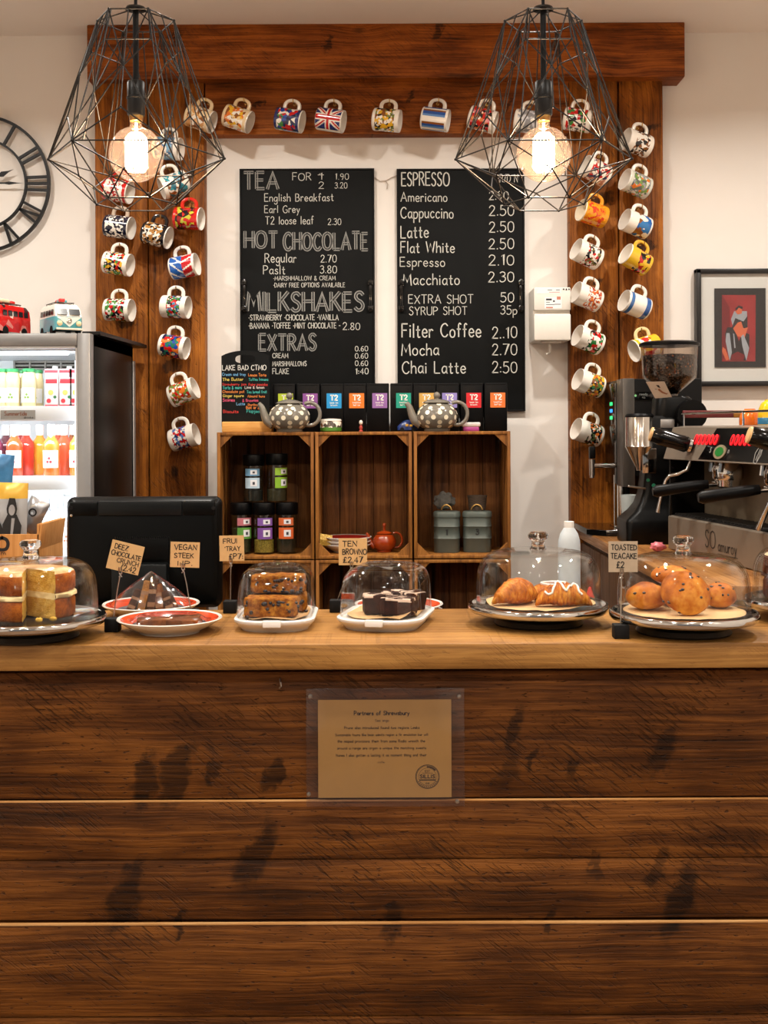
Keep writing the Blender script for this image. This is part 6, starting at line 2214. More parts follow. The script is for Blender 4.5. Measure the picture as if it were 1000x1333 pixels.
PZt = PZ + .0012
teacake(Vector((P(842, 800, 2.32).x, 2.32, PZt)), .041, .030, (0, 0, 20), 'teacake lying flat on the left with a floury raisin-spotted top', 1.1)
teacake(Vector((P(937, 800, 2.335).x, 2.335, PZt)), .034, .028, (0, 0, 80), 'smallest teacake, lumpy, on the right side of the stand', 2.7)
teacake(Vector((P(882, 800, 2.375).x, 2.375, PZt)), .043, .0195, (0, 0, 140), 'teacake at the back of the stand, hidden low behind the leaning one', 4.2)
teacake(Vector((P(893, 800, 2.262).x, 2.262, PZt)), .0495, .024, (52, 0, 8), 'teacake leaning on its edge in front, its round raisin-dotted face to the viewer', 5.6)
tk = teacake(Vector((P(876, 800, 2.375).x, 2.375, PZt + .041)), .044, .0215, (4, 0, 30), 'topmost teacake resting on the others at the back', 7.3)

# ------------------------------------------------------------------ plastic cake boxes


def cake_box(c, W, L, H, rot, label, src=None):
    t = thing('cake_box', label, 'cake box', c, (0, 0, math.radians(rot)), 'clear-lidded cake boxes on the counter')
    wm = mat('white_tray', (220, 218, 214), .35, var=.02)
    def rg(k, z, ins=0.0):
        return [(p[0], p[1], z) for p in rrect(W * k - ins, L * k - ins, min(W, L) * .36 * k, 8)]
    mb = MB().loft([rg(.86, .0), rg(.88, .003), rg(.98, .012), rg(1.03, .017), rg(1.05, .020), rg(1.05, .0235), rg(1.0, .025), rg(.96, .025), rg(.94, .0225), rg(.5, .0225)])
    tray = mb.build('tray', wm, t, world=False, smooth=40)
    MB().box(-.018, .018, -L * .53 - .004, -L * .5, .013, .027, .002).build('clasp', wm, t, world=False)
    lidp = [(.985, .0245), (.985, .030), (.97, H * .45), (.955, H * .66), (.91, H * .80), (.82, H * .91), (.66, H * .975), (.45, H)]
    lidp = smooth_pts(lidp, 3)
    ld = MB().loft([rg(k, z) for k, z in lidp], 0, None, False, True)
    ldo = ld.build('lid', clear_plastic, t, world=False, smooth=60)
    hb = MB()
    o1 = [(p[0], p[1], H + .0005) for p in rrect(W * .50, W * .34, W * .15, 8)]
    hb.tube(o1, .0018, 6, closed=True)
    hb.box(-.010, .010, -W * .18, W * .18, H - .001, H + .007, .003)
    hb.build('grip', clear_plastic, ldo, world=False)
    return t


B1 = Vector((P(361, 800, 2.425).x, 2.425, CT))
cake_box(B1, .156, .225, .124, 0, 'clear-lidded white cake box holding chunky fruit flapjacks')
B2 = Vector((.004, 2.43, CT))
cake_box(B2, .172, .235, .125, -12, 'clear-lidded white cake box holding chocolate brownies')
fpz = CT + .0236
crumpled_paper('baking_paper', 'brown baking paper under the fruit flapjacks', B1 + Vector((0, 0, .0236)), rrect(.134, .196, .052, 6), paper_m, .005, 5.0)
M2 = R(-12, 'Z')
crumpled_paper('baking_paper', 'crinkled brown baking paper under the brownies', B2 + Vector((0, 0, .0236)), [tuple((M2 @ Vector((p[0], p[1], 0)))[:2]) for p in rrect(.146, .20, .054, 6)], paper_m, .010, 6.0)

fj = bake('flapjack_oats', (96, 46, 4), (152, 88, 16), (196, 138, 50), 90, .9, .7)
fruit_m = mat('dark_fruit', (30, 16, 14), .35, var=.3)


def lumpy_block(c, sx, sy, sz, rot, tilt, m, fruit, name, label, cat, group, seed, amp=.004, fruit_n=40, top=None, lump=55):
    t = thing(name, label, cat, c, (math.radians(tilt), 0, math.radians(rot)), group)
    bm = bmesh.new()
    bmesh.ops.create_cube(bm, size=1)
    bmesh.ops.subdivide_edges(bm, edges=bm.edges[:], cuts=14, use_grid_fill=True)
    pts, fs = [], []
    bm.verts.index_update()
    for v in bm.verts:
        p = Vector((v.co.x * sx, v.co.y * sy, v.co.z * sz))
        # round the corners a little, then lumps
        q = Vector((v.co.x * 2, v.co.y * 2, v.co.z * 2))
        k = max(0, (abs(q.x) ** 6 + abs(q.y) ** 6 + abs(q.z) ** 6) - 1)
        p *= 1 - .045 * k
        p += p.normalized() * amp * noise.noise(p * lump + Vector((seed, seed, 0)))
        pts.append(p)
    fs = [tuple(v.index for v in f.verts) for f in bm.faces]
    bm.free()
    mn = min(p.z for p in pts)
    pts = [p - Vector((0, 0, mn)) for p in pts]
    ms = [0] * len(fs)
    if top:
        for i, f in enumerate(fs):
            cz = sum(pts[q].z for q in f) / len(f)
            cx_ = sum(pts[q].x for q in f) / len(f)
            cy_ = sum(pts[q].y for q in f) / len(f)
            if cz > sz * .86 and noise.noise(Vector((cx_ * 30, cy_ * 90, seed))) > .10:
                ms[i] = 1
    MB().add(pts, fs, ms).build('slab', [m, top] if top else m, t, world=False, smooth=70)
    if fruit_n:
        rg = random.Random(seed)
        fb = MB()
        for k in range(fruit_n):
            face = rg.choice(('f', 'f', 'f', 'f', 't', 'l', 'r'))
            u, v = rg.uniform(-.46, .46), rg.uniform(.06, .9)
            if face == 'f':
                p = (u * sx, -sy / 2 + .002, v * sz)
            elif face == 't':
                p = (u * sx, rg.uniform(-.45, .45) * sy, sz - .003)
            else:
                p = ((sx / 2 - .002) * (1 if face == 'r' else -1), u * sy, v * sz)
            fb.ball(p, (rg.uniform(.003, .0065), .0035, rg.uniform(.0025, .005)), 10, 7, lambda dv: 1 + .3 * noise.noise(dv * 2 + Vector((k, 0, 0))))
        fb.build('fruit_pieces', fruit, t, world=False, smooth=70)
    return t


fz = fpz + .0012
GJ = 'fruit flapjacks in the box'
lumpy_block(Vector((B1.x - .006, B1.y - .052, fz)), .107, .060, .038, -2, 0, fj, fruit_m, 'flapjack', 'fruit flapjack slab at the front of the box', 'flapjack', GJ, 1, .005)
lumpy_block(Vector((B1.x + .004, B1.y + .022, fz)), .112, .062, .036, 4, 0, fj, fruit_m, 'flapjack', 'fruit flapjack slab behind the front one, under the topmost', 'flapjack', GJ, 2, .005)
lumpy_block(Vector((B1.x + .002, B1.y + .018, fz + .0395)), .110, .058, .036, 2, 0, fj, fruit_m, 'flapjack', 'fruit flapjack slab on top at the back of the box', 'flapjack', GJ, 3, .005)
br = bake('brownie', (20, 8, 4), (42, 18, 10), (66, 32, 18), 50, .5, .45)
bi = mat('brownie_icing', (206, 180, 160), .35, var=.1, vscale=60)
GB = 'chocolate brownies in the box'
for i, (dx, dy, sx, sy, sz, rot, lab) in enumerate(((-.020, -.030, .046, .050, .040, 6, 'tall square chocolate brownie on the left of the box'), (.034, -.045, .070, .052, .036, -18, 'wide iced chocolate brownie at the front of the box'), (.050, .030, .048, .048, .038, 12, 'chocolate brownie with speckled icing at the right of the box'), (.005, .045, .052, .046, .036, -8, 'chocolate brownie at the back of the box'))):
    p = M2 @ Vector((dx, dy, 0))
    lumpy_block(Vector((B2.x + p.x, B2.y + p.y, fz + .001)), sx, sy, sz, rot, 0, br, fruit_m, 'brownie', lab, 'brownie', GB, 10 + i, .004, 0, bi, 40)

# ------------------------------------------------------------------ two plates of wrapped traybakes
rim_o, ctr = (206, 70, 34), (96, 94, 100)
prof, mi, mt = plate_mesh(.105, rim_o, ctr)
PL2 = Vector((P(221, 810, 2.345).x, 2.345, CT))
PL1 = Vector((P(197, 790, 2.545).x, 2.545, CT))
p0 = MB().lathe(prof, 56, None, mi).build('plate', mt)
p0.location = PL2
ROOTM[p0.name] = T(PL2)
tag(p0, 'orange-rimmed plate holding flat wrapped brownie slices, nearest the counter edge', 'plate')
o = p0.copy()
scene.collection.objects.link(o)
o.location = PL1
ROOTM[o.name] = T(PL1)
tag(o, 'orange-rimmed plate holding the peaked pile of wrapped slices, by the till', 'plate')
film = glassy('cling_film', (250, 250, 251), rough=.10, base=.07, edge=.6, power=2.0)
choc_s = bake('chocolate_slice', (62, 28, 6), (106, 54, 16), (140, 82, 32), 40, .4, .4)
choc_d = bake('dark_chocolate', (30, 14, 10), (52, 26, 16), (76, 42, 26), 40, .4, .35)
oat_s = bake('pale_oat', (104, 66, 24), (140, 94, 40), (172, 124, 66), 70, .5, .6)
GS = 'wrapped slices on the front plate'
for i, (dx, dy, dz, sx, sy, sz, rot, tilt, lab) in enumerate(((-.030, -.010, .0135, .066, .046, .015, 12, 0, 'broad wrapped brownie slice on the left of the front plate'), (.032, -.018, .0135, .066, .034, .014, -8, 0, 'long wrapped brownie slice at the front right of the plate'), (.026, .026, .0135, .060, .032, .014, 4, 0, 'wrapped brownie slice at the back of the front plate'))):
    lumpy_block(PL2 + Vector((dx, dy, dz)), sx, sy, sz, rot, 0, choc_s, fruit_m, 'brownie_slice', lab, 'slice', GS, 20 + i, .002, 0)


def film_over(c, fn, rx, ry, name, label, seed):
    n, k = 54, 18
    vs_ = [Vector((0, 0, fn(0, 0)))]
    for r in range(1, k + 1):
        for j in range(n):
            a_ = 2 * math.pi * j / n
            q = r / k
            x, y = rx * q * math.cos(a_), ry * q * math.sin(a_)
            rr0 = math.hypot(x, y) / .105
            pz = .0085 if rr0 < .6 else .0085 + (rr0 - .6) * .08 if rr0 < .7 else .0165 + (rr0 - .7) * .048
            z = max(fn(x, y), pz + .0032) + .0022 * abs(math.sin(a_ * 13 + seed + q * 2)) * q + .0015 * noise.noise(Vector((x * 90, y * 90, seed)))
            vs_.append(Vector((x, y, z)))
    fs = [(0, 1 + j, 1 + (j + 1) % n) for j in range(n)]
    for r in range(k - 1):
        for j in range(n):
            a_, b_ = 1 + r * n + j, 1 + r * n + (j + 1) % n
            fs.append((a_, a_ + n, b_ + n, b_))
    mb = MB().add([c + v for v in vs_], fs)
    return tag(mb.centred(name, film, c, smooth=30), label, 'cling film')


def flat_fn(x, y):
    q = math.sqrt((x / .085) ** 2 + (y / .06) ** 2)
    return max(.012, .034 - .016 * max(0, q - .7) / .3 if q > .7 else .034)


film_over(PL2, lambda x, y: flat_fn(x, y) if (x * x + y * y) ** .5 < .08 else .019 + .02 * ((x * x + y * y) ** .5 - .08), .084, .062, 'cling_film', 'shiny cling film stretched over the flat slices on the front plate', 2.0)
GP = 'wrapped slices piled on the back plate'
slabs = [(-.044, 0, .058, 38, choc_d), (-.020, 0, .080, 20, oat_s), (.002, .0, .086, 6, choc_d), (.024, 0, .072, -22, choc_s), (.046, 0, .056, -38, choc_d)]
for i, (dx, dy, hh, lean, m_) in enumerate(slabs):
    t = thing('traybake_slice', ['dark slice leaning at the left end of the wrapped pile', 'pale oat slice second from the left in the wrapped pile', 'dark upright slice at the peak of the wrapped pile', 'brown slice right of the peak in the wrapped pile', 'dark slice leaning at the right end of the wrapped pile'][i], 'slice', PL1 + Vector((dx, dy + .006, .0085)), None, GP)
    Ml = R(lean * .55, 'Y')
    mb = MB().loft([[(-.008, -.030, 0), (.008, -.030, 0), (.008, .030, 0), (-.008, .030, 0)], [(-.008, -.008, hh * .82), (.008, -.008, hh * .82), (.008, .010, hh * .82), (-.008, .010, hh * .82)]], 0, Ml)
    mn = min(p.z for p in mb.v)
    for p in mb.v:
        p.z -= mn
    mb.build('slab', m_, t, world=False)
    lz = MB()
    for f0, f1 in ((.16, .27), (.48, .58)):
        lz.loft([[(-.0083, -.0304 + .0268 * f0, hh * f0), (.0083, -.0304 + .0268 * f0, hh * f0), (.0083, -.027 + .0268 * f0, hh * f0), (-.0083, -.027 + .0268 * f0, hh * f0)], [(-.0083, -.0304 + .0268 * f1, hh * f1), (.0083, -.0304 + .0268 * f1, hh * f1), (.0083, -.027 + .0268 * f1, hh * f1), (-.0083, -.027 + .0268 * f1, hh * f1)]], 0, Ml)
    for p in lz.v:
        p.z -= mn
    lz.build('cream_stripe', mat('cream_stripe', (122, 84, 48), .5), t, world=False)


def peak_fn(x, y):
    q = math.sqrt((x / .092) ** 2 + (y / .07) ** 2)
    return .016 + .082 * max(0, 1 - q) ** .72


film_over(PL1 + Vector((0, .0, 0)), peak_fn, .092, .074, 'cling_film', 'shiny cling film draped in a peak over the piled slices', 5.0)

# ------------------------------------------------------------------ price cards on wire clips


def price_card(bpx, d, cpx, cpy, wpx, hpx, rot, lines, label, col=(196, 156, 104), yaw=0):
    b = Vector((P(bpx, 800, d).x, d, CT))
    t = thing('price_card', label, 'price card', b, None, 'kraft price cards on wire clips')
    MB().box(b.x - .0145, b.x + .0145, d - .0145, d + .0145, CT, CT + .027, .002).build('base', black_matt, t)
    cc_ = P(cpx, cpy, d)
    w, h = S(wpx, d), S(hpx, d)
    M = front((cc_.x, d - .002, cc_.z)) @ R(-rot, 'Z') @ R(yaw, 'Y')
    cbot = M @ Vector((-w * .05, -h * .5, 0))
    MB().tube([(b.x, d, CT + .02), (b.x + (cbot.x - b.x) * .6, d, CT + (cbot.z - CT) * .7), (cbot.x, d, cbot.z - .004)], .0012, 6).build('wire_stem', steel, t)
    MB().tube([(cbot.x - .003, d - .001, cbot.z - .012), (cbot.x + .003, d - .001, cbot.z - .004), (cbot.x + .002, d - .0055, cbot.z + .008), (cbot.x - .002, d - .0055, cbot.z + .008), (cbot.x - .003, d - .001, cbot.z - .004), (cbot.x + .003, d - .001, cbot.z - .012)], .0011, 6).build('clip', steel, t)
    cd = MB().box(-w / 2, w / 2, -h / 2, h / 2, -.0004, .0004, 0, 0, M).build('card', mat('card_%d_%d_%d' % col, col, .85, var=.05, vscale=70), t)
    tx = MB()
    for (s, x, y, hh, ww) in lines:
        write(tx, s, M @ T(x * w, y * h, .0008), hh * h, ww * w, .17, 0, jit=.06, seed=len(s) + int(bpx))
    tx.build('lettering', ink, cd, smooth=None)
    return t


price_card(147, 2.352, 163.5, 725.5, 43, 38, 14, [('DEEZ', -.38, .23, .16, .40), ('CHOCOLATE', -.44, .0, .16, .9), ('CRUNCH', -.22, -.22, .15, .66), ('(2.42', -.04, -.44, .18, .44)], 'tilted kraft price card reading chocolate in front of the peaked wrapped slices')
price_card(249, 2.462, 241, 722, 38, 33, 2, [('VEGAN', -.36, .2, .2, .76), ('STEEK', -.36, -.12, .18, .66), ('I:IP.', -.24, -.42, .17, .5)], 'kraft price card reading VEGAN in front of the till screen')
price_card(300, 2.585, 302, 713.5, 32, 33, -1, [('FRUI', -.34, .2, .18, .55), ("'TRAY", -.28, -.1, .17, .62), ('£P7:', -.12, -.42, .2, .56)], 'kraft price card beside the till corner, standing behind the flapjack box')
price_card(438, 2.59, 459.5, 718, 37, 35, 0, [('TEN', -.36, .2, .19, .5), ('BROWNO', -.36, -.1, .2, .84), ('£2.47', -.34, -.4, .2, .68)], 'kraft price card in front of the middle crate, standing behind the brownie box')
price_card(808, 2.25, 811, 724.5, 38, 40, 0, [('TOASTED', -.40, .22, .17, .86), ('TEACAKE', -.42, -.06, .17, .88), ('£2', -.22, -.36, .19, .25)], 'grey-brown price card reading TOASTED TEACAKE £2', (166, 146, 122))

# ------------------------------------------------------------------ side counter on the right
SCZ = EYE - S(128, 4.25)          # its worktop height
sx0 = S(250, 4.25)
side = thing('side_counter', 'side counter with a timber worktop carrying the coffee machines, against the right wall', 'counter', (1.35, 3.45, 0))
MB().box(sx0, 2.05, 2.66, 4.225, SCZ - .034, SCZ, .004).build('worktop', side_wood, side)
MB().box(sx0 + .02, 2.05, 2.68, 4.22, .08, SCZ - .034, .002).build('cabinet_body', panel_wood, side)
for y0 in (2.70, 3.08, 3.46, 3.84):
    MB().box(sx0 + .008, sx0 + .022, y0, y0 + .36, .12, SCZ - .05, .003).build('cabinet_panel', panel_wood, side)
MB().box(sx0 + .05, 2.05, 2.72, 4.22, 0, .08).build('plinth', black_matt, side)

# ---- water boiler at the back
bx0, by0, by1 = .800, 3.89, 4.215
bzt = P(817, 493, by0).z
bzb = P(817, 628, by0).z
boil = thing('water_boiler', 'tall black water boiler with steel edge strip and side tap behind the grinder', 'water boiler', (bx0 + .13, 4.05, SCZ))
MB().box(bx0, bx0 + .262, by0, by1, bzb + .02, bzt, .004).build('casing', mat('boiler_black', (12, 11, 11), .42, var=.08, spec=.15), boil)
MB().box(bx0 - .004, bx0 + .036, by0 - .004, by0 + .10, bzb - .015, bzt + .001, .003).build('steel_strip', mat('boiler_steel', (92, 88, 84), .4, .7), boil)
MB().box(bx0 - .006, bx0 - .0035, by0 + .1, by1 - .03, bzb - .01, bzt - .01, .001).build('control_strip', black_gloss, boil)
cg = MB()
for k, (y, mi_) in enumerate(((526, 0), (535, 1), (544, 0))):
    p = P(797, y, by0 + .20)
    cg.box(bx0 - .008, bx0 - .0058, by0 + .16, by0 + .20, p.z - .006, p.z + .006, .001, mi_)
cg.build('indicator_lights', [mat('led_green', (40, 200, 110), .4, emit=1.5), mat('led_blue', (40, 130, 220), .4, emit=1.5)], boil)
a, c = P(824, 510, by0), P(852, 520, by0)
MB().box(a.x, c.x, by0 - .003, by0 + .01, c.z, a.z, .001).build('display', black_gloss, boil)
dtx = MB()
write(dtx, 'ready', front((a.x + .022, by0 - .0035, a.z - .012)), .008, .026, .16, 0)
write(dtx, '92', front((a.x + .030, by0 - .0035, a.z - .022)), .005, .010, .16, 0)
dtx.disc((a.x + .008, by0 - .0035, (a.z + c.z) / 2), (0, -1, 0), .004, 14, 1)
dtx.build('display_text', [mat('display_grey', (120, 124, 122), .6), mat('display_green', (120, 190, 130), .5)], boil, smooth=None)
t0 = P(796, 606, by0 + .12)
t1_ = P(771, 606, by0 + .12)
MB().tube([(bx0 + .002, t0.y, t0.z), (t1_.x, t0.y, t0.z)], [.009, .008], 14).tube([(t1_.x, t0.y, t0.z + .022), (t1_.x, t0.y, t0.z - .034)], [.011, .0095], 16).tube([(t1_.x, t0.y, t0.z - .03), (t1_.x, t0.y, t0.z - .042)], [.0075, .0075], 12).build('tap', chrome, boil)
MB().box(t1_.x - .010, t1_.x + .010, t0.y - .012, t0.y + .012, t0.z + .024, t0.z + .066, .003).build('tap_lever', black_plastic, boil)
MB().lathe([(0, SCZ + .022), (.028, SCZ + .022), (.028, bzb + .02), (0, bzb + .02)], 24, T(bx0 + .02, by0 + .14, 0)).box(bx0 - .01, bx0 + .05, by0 + .10, by0 + .2, SCZ + .020, SCZ + .028, .002).build('pillar', chrome, boil)
MB().box(bx0 + .08, bx0 + .25, by0 + .02, by1 - .02, SCZ + .02, bzb + .021, .003).build('rear_column', mat('boiler_black', (16, 15, 15), .4), boil)
ol = [(bx0 - .115, by0 + .06), (bx0 - .06, by0 - .0), (bx0 + .24, by0 - .0), (bx0 + .24, by1 - .01), (bx0 - .115, by1 - .01)]
MB().prism(ol, SCZ + .0005, SCZ + .021, b=.002).build('drip_base', black_gloss, boil)

# ---- pale jug between boiler and grinder
d = 3.84
j = Vector((P(819, 670, d).x, d - .02, SCZ + .0008))
MB().lathe
jt = thing('milk_jug', 'pale tapered plastic jug between the water boiler pillar and the grinder', 'jug', j)
hz_ = P(819, 644, d).z - SCZ
MB().lathe([(0, 0), (.022, 0), (.024, .004), (.031, hz_), (.029, hz_), (.022, .006), (0, .006)], 28).build('jug_body', mat('jug_plastic', (176, 184, 184), .4), jt, world=False)
MB().tube([(.030, .006, hz_ * .86), (.046, .010, hz_ * .8), (.046, .010, hz_ * .45), (.026, .006, hz_ * .3)], .004, 8).build('handle', mat('jug_plastic', (176, 184, 184), .4), jt, world=False)

# ---- coffee grinder
GD = 3.70
gx = P(872, 600, GD).x
gz = lambda y: P(872, y, GD).z
gr_ = thing('coffee_grinder', 'black coffee grinder with chrome doser and a clear hopper of beans', 'coffee grinder', (gx, GD, SCZ))
u = GD / F
# base and swept column (front faces -x)
gb = MB()
def gsec(z, xl, xr, hw, rnd=.02):
    pts = rrect(xr - xl, hw * 2, min(rnd, hw * .9, (xr - xl) * .45), 6)
    return [(gx + (xl + xr) / 2 + p[0], GD + p[1], z) for p in pts]
X_ = lambda px: (px - 872) * u
gb.loft([gsec(SCZ + .0005, X_(811), X_(866), .085), gsec(SCZ + .004, X_(809), X_(868), .088), gsec(gz(678), X_(808.5), X_(868), .088), gsec(gz(674), X_(810), X_(868), .085),
         gsec(gz(664), X_(821), X_(868), .07), gsec(gz(654), X_(828), X_(869), .06), gsec(gz(640), X_(833), X_(872), .055), gsec(gz(615), X_(836), X_(876), .052), gsec(gz(545), X_(838), X_(880), .052), gsec(gz(541), X_(841), X_(878), .048)])
gb.build('body', mat('grinder_black', (5, 5, 5), .36, var=.06, spec=.16), gr_, smooth=50)
MB().loft([gsec(gz(548), X_(850), X_(898), .05, .03), gsec(gz(520), X_(852), X_(898), .055, .03), gsec(gz(516), X_(854), X_(894), .05, .03)]).tube([(gx + X_(893), GD - .045, gz(540)), (gx + X_(893), GD - .085, gz(540))], .046, 24).build('motor_head', mat('grinder_black', (5, 5, 5), .36), gr_, smooth=50)
MB().lathe([(.042, gz(528)), (.044, gz(521)), (.042, gz(516)), (0, gz(516))], 28, T(gx, GD, 0)).build('adjusting_collar', black_plastic, gr_)
rh = S(36.5, GD)
hp_ = [(S(11, GD), gz(516)), (S(11, GD), gz(513)), (S(33, GD), gz(493)), (S(34.5, GD), gz(489)), (rh, gz(452)), (rh, gz(449))]
inn = [(r_ - .0025, z_) for r_, z_ in hp_]
MB().lathe(hp_ + inn[::-1] + [hp_[0]], 40, T(gx, GD, 0)).build('hopper', glassy('hopper_plastic', (238, 232, 226), rough=.06, base=.05, edge=.5), gr_)
MB().lathe([(0, gz(445)), (rh * .9, gz(445)), (rh * 1.06, gz(447)), (rh * 1.06, gz(450.5)), (rh * .97, gz(451)), (0, gz(451))], 40, T(gx, GD, 0)).build('hopper_lid', black_plastic, gr_)
bt_ = NT('coffee_beans')
bv_ = bt_.obj()
vo = bt_.voro(bv_, 120)
sc2 = bt_.n('ShaderNodeSeparateColor')
bt_.l(vo.outputs['Color'], sc2.inputs[0])
cl_ = bt_.ramp(sc2.outputs[0], [(0, lin((30, 16, 10))), (.45, lin((56, 32, 20))), (.85, lin((86, 54, 34))), (.985, lin((176, 110, 54)))])
bt_.set(color=bt_.mix(bt_.mr(vo.outputs['Distance'], .25, .6), cl_, lin((14, 8, 6))), rough=.4)
bt_.bump(bt_.math('SUBTRACT', 1.0, vo.outputs['Distance']), 1.0, .006)
MB().lathe([(0, gz(514)), (S(10, GD), gz(512)), (S(31.8, GD), gz(493)), (S(33, GD), gz(489)), (S(34.6, GD), gz(463)), (S(20, GD), gz(461.5)), (0, gz(461))], 40, T(gx, GD, 0)).build('coffee_beans', bt_.m, gr_)
# taped paper label on the hopper cone
pm_ = MB()
q = [P(841, 497, GD - .088), P(865, 496.5, GD - .088), P(875, 517, GD - .052), P(853, 518.5, GD - .052)]
pm_.loft([[q[0], q[1], q[2], q[3]], [v_ + Vector((0, .0008, 0)) for v_ in q]], 0)
def lp_(x, y, l=.0004):
    return q[0] * (1 - x) * (1 - y) + q[1] * x * (1 - y) + q[2] * x * y + q[3] * (1 - x) * y + Vector((0, -l, -l * .3))
for pts_, mi_ in (([(.45, .2), (.6, .22), (.62, .4), (.5, .36)], 1), ([(.40, .5), (.52, .42), (.62, .6), (.8, .74), (.9, .72), (.78, .82), (.55, .72)], 2), ([(.25, .42), (.42, .46), (.30, .5)], 3)):
    pm_.add([lp_(*p) for p in pts_], [tuple(range(len(pts_)))], mi_)
pm_.build('paper_label', [mat('label_offwhite', (206, 186, 166), .7), mat('label_ink', (40, 26, 22), .7), mat('label_brown', (150, 90, 54), .7), mat('label_grey', (130, 120, 112), .7)], gr_, smooth=None)
# doser
ds = MB()
dx0, dx1 = X_(812), X_(848)
dcx, dr_ = gx + (dx0 + dx1) / 2, (dx1 - dx0) / 2
ds.lathe([(0, gz(542)), (dr_ * .98, gz(542)), (dr_, gz(543.5)), (dr_, gz(580)), (dr_ * 1.04, gz(581)), (dr_ * .98, gz(583)), (dr_ * .26, gz(608)), (dr_ * .22, gz(612)), (0, gz(612))], 36, T(dcx, GD - .03, 0))
ds.build('doser', mat('doser_chrome', (196, 190, 182), .14, .95), gr_)
MB().box(gx + X_(831), gx + X_(849), GD - .062, GD - .05, gz(615), gz(583), .002).build('doser_bracket', chrome, gr_)
MB().lathe([(0, gz(538)), (dr_ * .9, gz(538.5)), (dr_ * 1.03, gz(541)), (dr_ * 1.03, gz(543)), (0, gz(543))], 32, T(dcx, GD - .03, 0)).build('doser_lid', black_plastic, gr_)
MB().box(gx + X_(855), gx + X_(873), GD - .0545, GD - .050, gz(557), gz(546), .001).build('rating_plate', mat('plate_silver', (170, 168, 166), .4, .6), gr_)
MB().lathe([(0, 0), (.0055, 0), (.005, .003), (0, .003)], 14, front((gx + X_(839), GD - .0515, gz(624)))).lathe([(0, 0), (.007, 0), (.006, .004), (0, .004)], 14, front((gx + X_(846), GD - .0515, gz(631)))).build('push_buttons', mat('button_green', (30, 110, 80), .4), gr_)
MB().tube([(gx + X_(815), GD - .03, gz(632)), (gx + X_(838), GD - .03, gz(635))], .0035, 8).tube([(gx + X_(815), GD - .055, gz(632)), (gx + X_(838), GD - .045, gz(635))], .0035, 8).build('filter_fork', steel, gr_)

# ---- espresso machine
EA, ED = Vector((.845, 3.47, SCZ)), 8.0
uvec = Vector((.151, -.9885, 0)).normalized()
nvec = Vector((-uvec.y, uvec.x, 0))                 # into the machine
em = thing('espresso_machine', 'two-group espresso machine with lit red buttons and wooden-tipped black steam knobs', 'espresso machine', EA, (0, 0, math.atan2(uvec.y, uvec.x)))
EL, EDp, EH = .80, .46, .385
pol = mat('machine_steel', (138, 126, 112), .3, .45, var=.03)
blk = mat('machine_black', (6, 5, 5), .16, spec=.28)
z1, z2 = .270, .362
def yz_prism(mb, x0, x1, pts, mi=0):
    mb.loft([[(x0, p[0], p[1]) for p in pts], [(x1, p[0], p[1]) for p in pts]], mi)
    return mb
# base with drip tray
b_ = MB()
yz_prism(b_, 0, EL, [(.0, .004), (.0, .098), (.006, .102), (.116, .102), (.116, .004)])
b_.build('base', pol, em, world=False, smooth=30)
MB().box(.012, EL - .012, .010, .106, .100, .106, .002).build('drip_grate', black_satin, em, world=False)
gl_ = MB()
for k in range(34):
    x = .02 + k * (EL - .04) / 33
    gl_.box(x - .0028, x + .0028, .014, .102, .1055, .109, .001)
gl_.build('grate_bars', mat('grate_dark', (52, 50, 48), .35, .6), em, world=False)
for x in (.06, EL - .06):
    MB().lathe([(0, -.0), (.02, 0), (.02, .006), (0, .006)], 14, T(x, .06, 0)).lathe([(0, -.0), (.02, 0), (.02, .006), (0, .006)], 14, T(x, .10, 0)).build('foot', black_matt, em, world=False)
# splash back and rear body
MB().box(.008, EL, .110, .117, .10, z1 + .01, .001).build('splash_back', mat('splash_steel', (116, 102, 84), .45, .25, var=.08), em, world=False)
MB().box(-.001, .008, .004, .120, .098, z1, .002).build('side_upright', blk, em, world=False)
MB().box(0, EL, .118, EDp, .01, EH - .025, .006).build('rear_body', blk, em, world=False)
# sloped control head
hd = MB()
yz_prism(hd, -.006, EL, [(-.012, z1), (.018, z2), (.05, EH - .018), (.30, EH - .018), (.30, z1 + .02), (.02, z1 - .004)])
hd.build('head', pol, em, world=False, smooth=25)
def on_head(x, f, l=.0006):
    """a point on the sloped face: x along, f from bottom (0) to top (1)"""
    n_ = Vector((0, -(z2 - z1), .030)).normalized()
    return Vector((x, -.012 + .030 * f, z1 + (z2 - z1) * f)) + n_ * l
face = MB()
face.add([on_head(.24, .04), on_head(EL - .005, .04), on_head(EL - .005, .97), on_head(.30, .97)], [(0, 1, 2, 3)])
face.build('glossy_fascia', blk, em, world=False, smooth=None)
slope = math.degrees(math.atan2(.030, z2 - z1))
def head_frame(x, f, l=.0012):
    o_ = on_head(x, f, l)
    n_ = Vector((0, -(z2 - z1), .030)).normalized()
    xx = Vector((1, 0, 0))
    yy_ = n_.cross(xx)
    return Matrix(((xx.x, yy_.x, n_.x, o_.x), (xx.y, yy_.y, n_.y, o_.y), (xx.z, yy_.z, n_.z, o_.z), (0, 0, 0, 1)))
red_led = mat('button_red_lit', (230, 26, 34), .4, emit=1.1)
for gx0 in (.19, .42):
    for k in range(6):
        mb = MB()
        Mh = head_frame(gx0 + .026 * k, .63)
        out = [(.0088 * math.cos(q), .0150 * math.sin(q)) for q in [2 * math.pi * i / 20 for i in range(20)]]
        mb.prism(out, 0, .003, 0, Mh)
        o2 = [(.0045 * math.cos(q), .009 * math.sin(q)) for q in [2 * math.pi * i / 14 for i in range(14)]]
        mb.prism(o2, .003, .0036, 1, Mh)
        mb.build('button', [red_led, mat('button_core', (110, 16, 22), .4)], em, world=False)
Mo = head_frame(.365, .28)
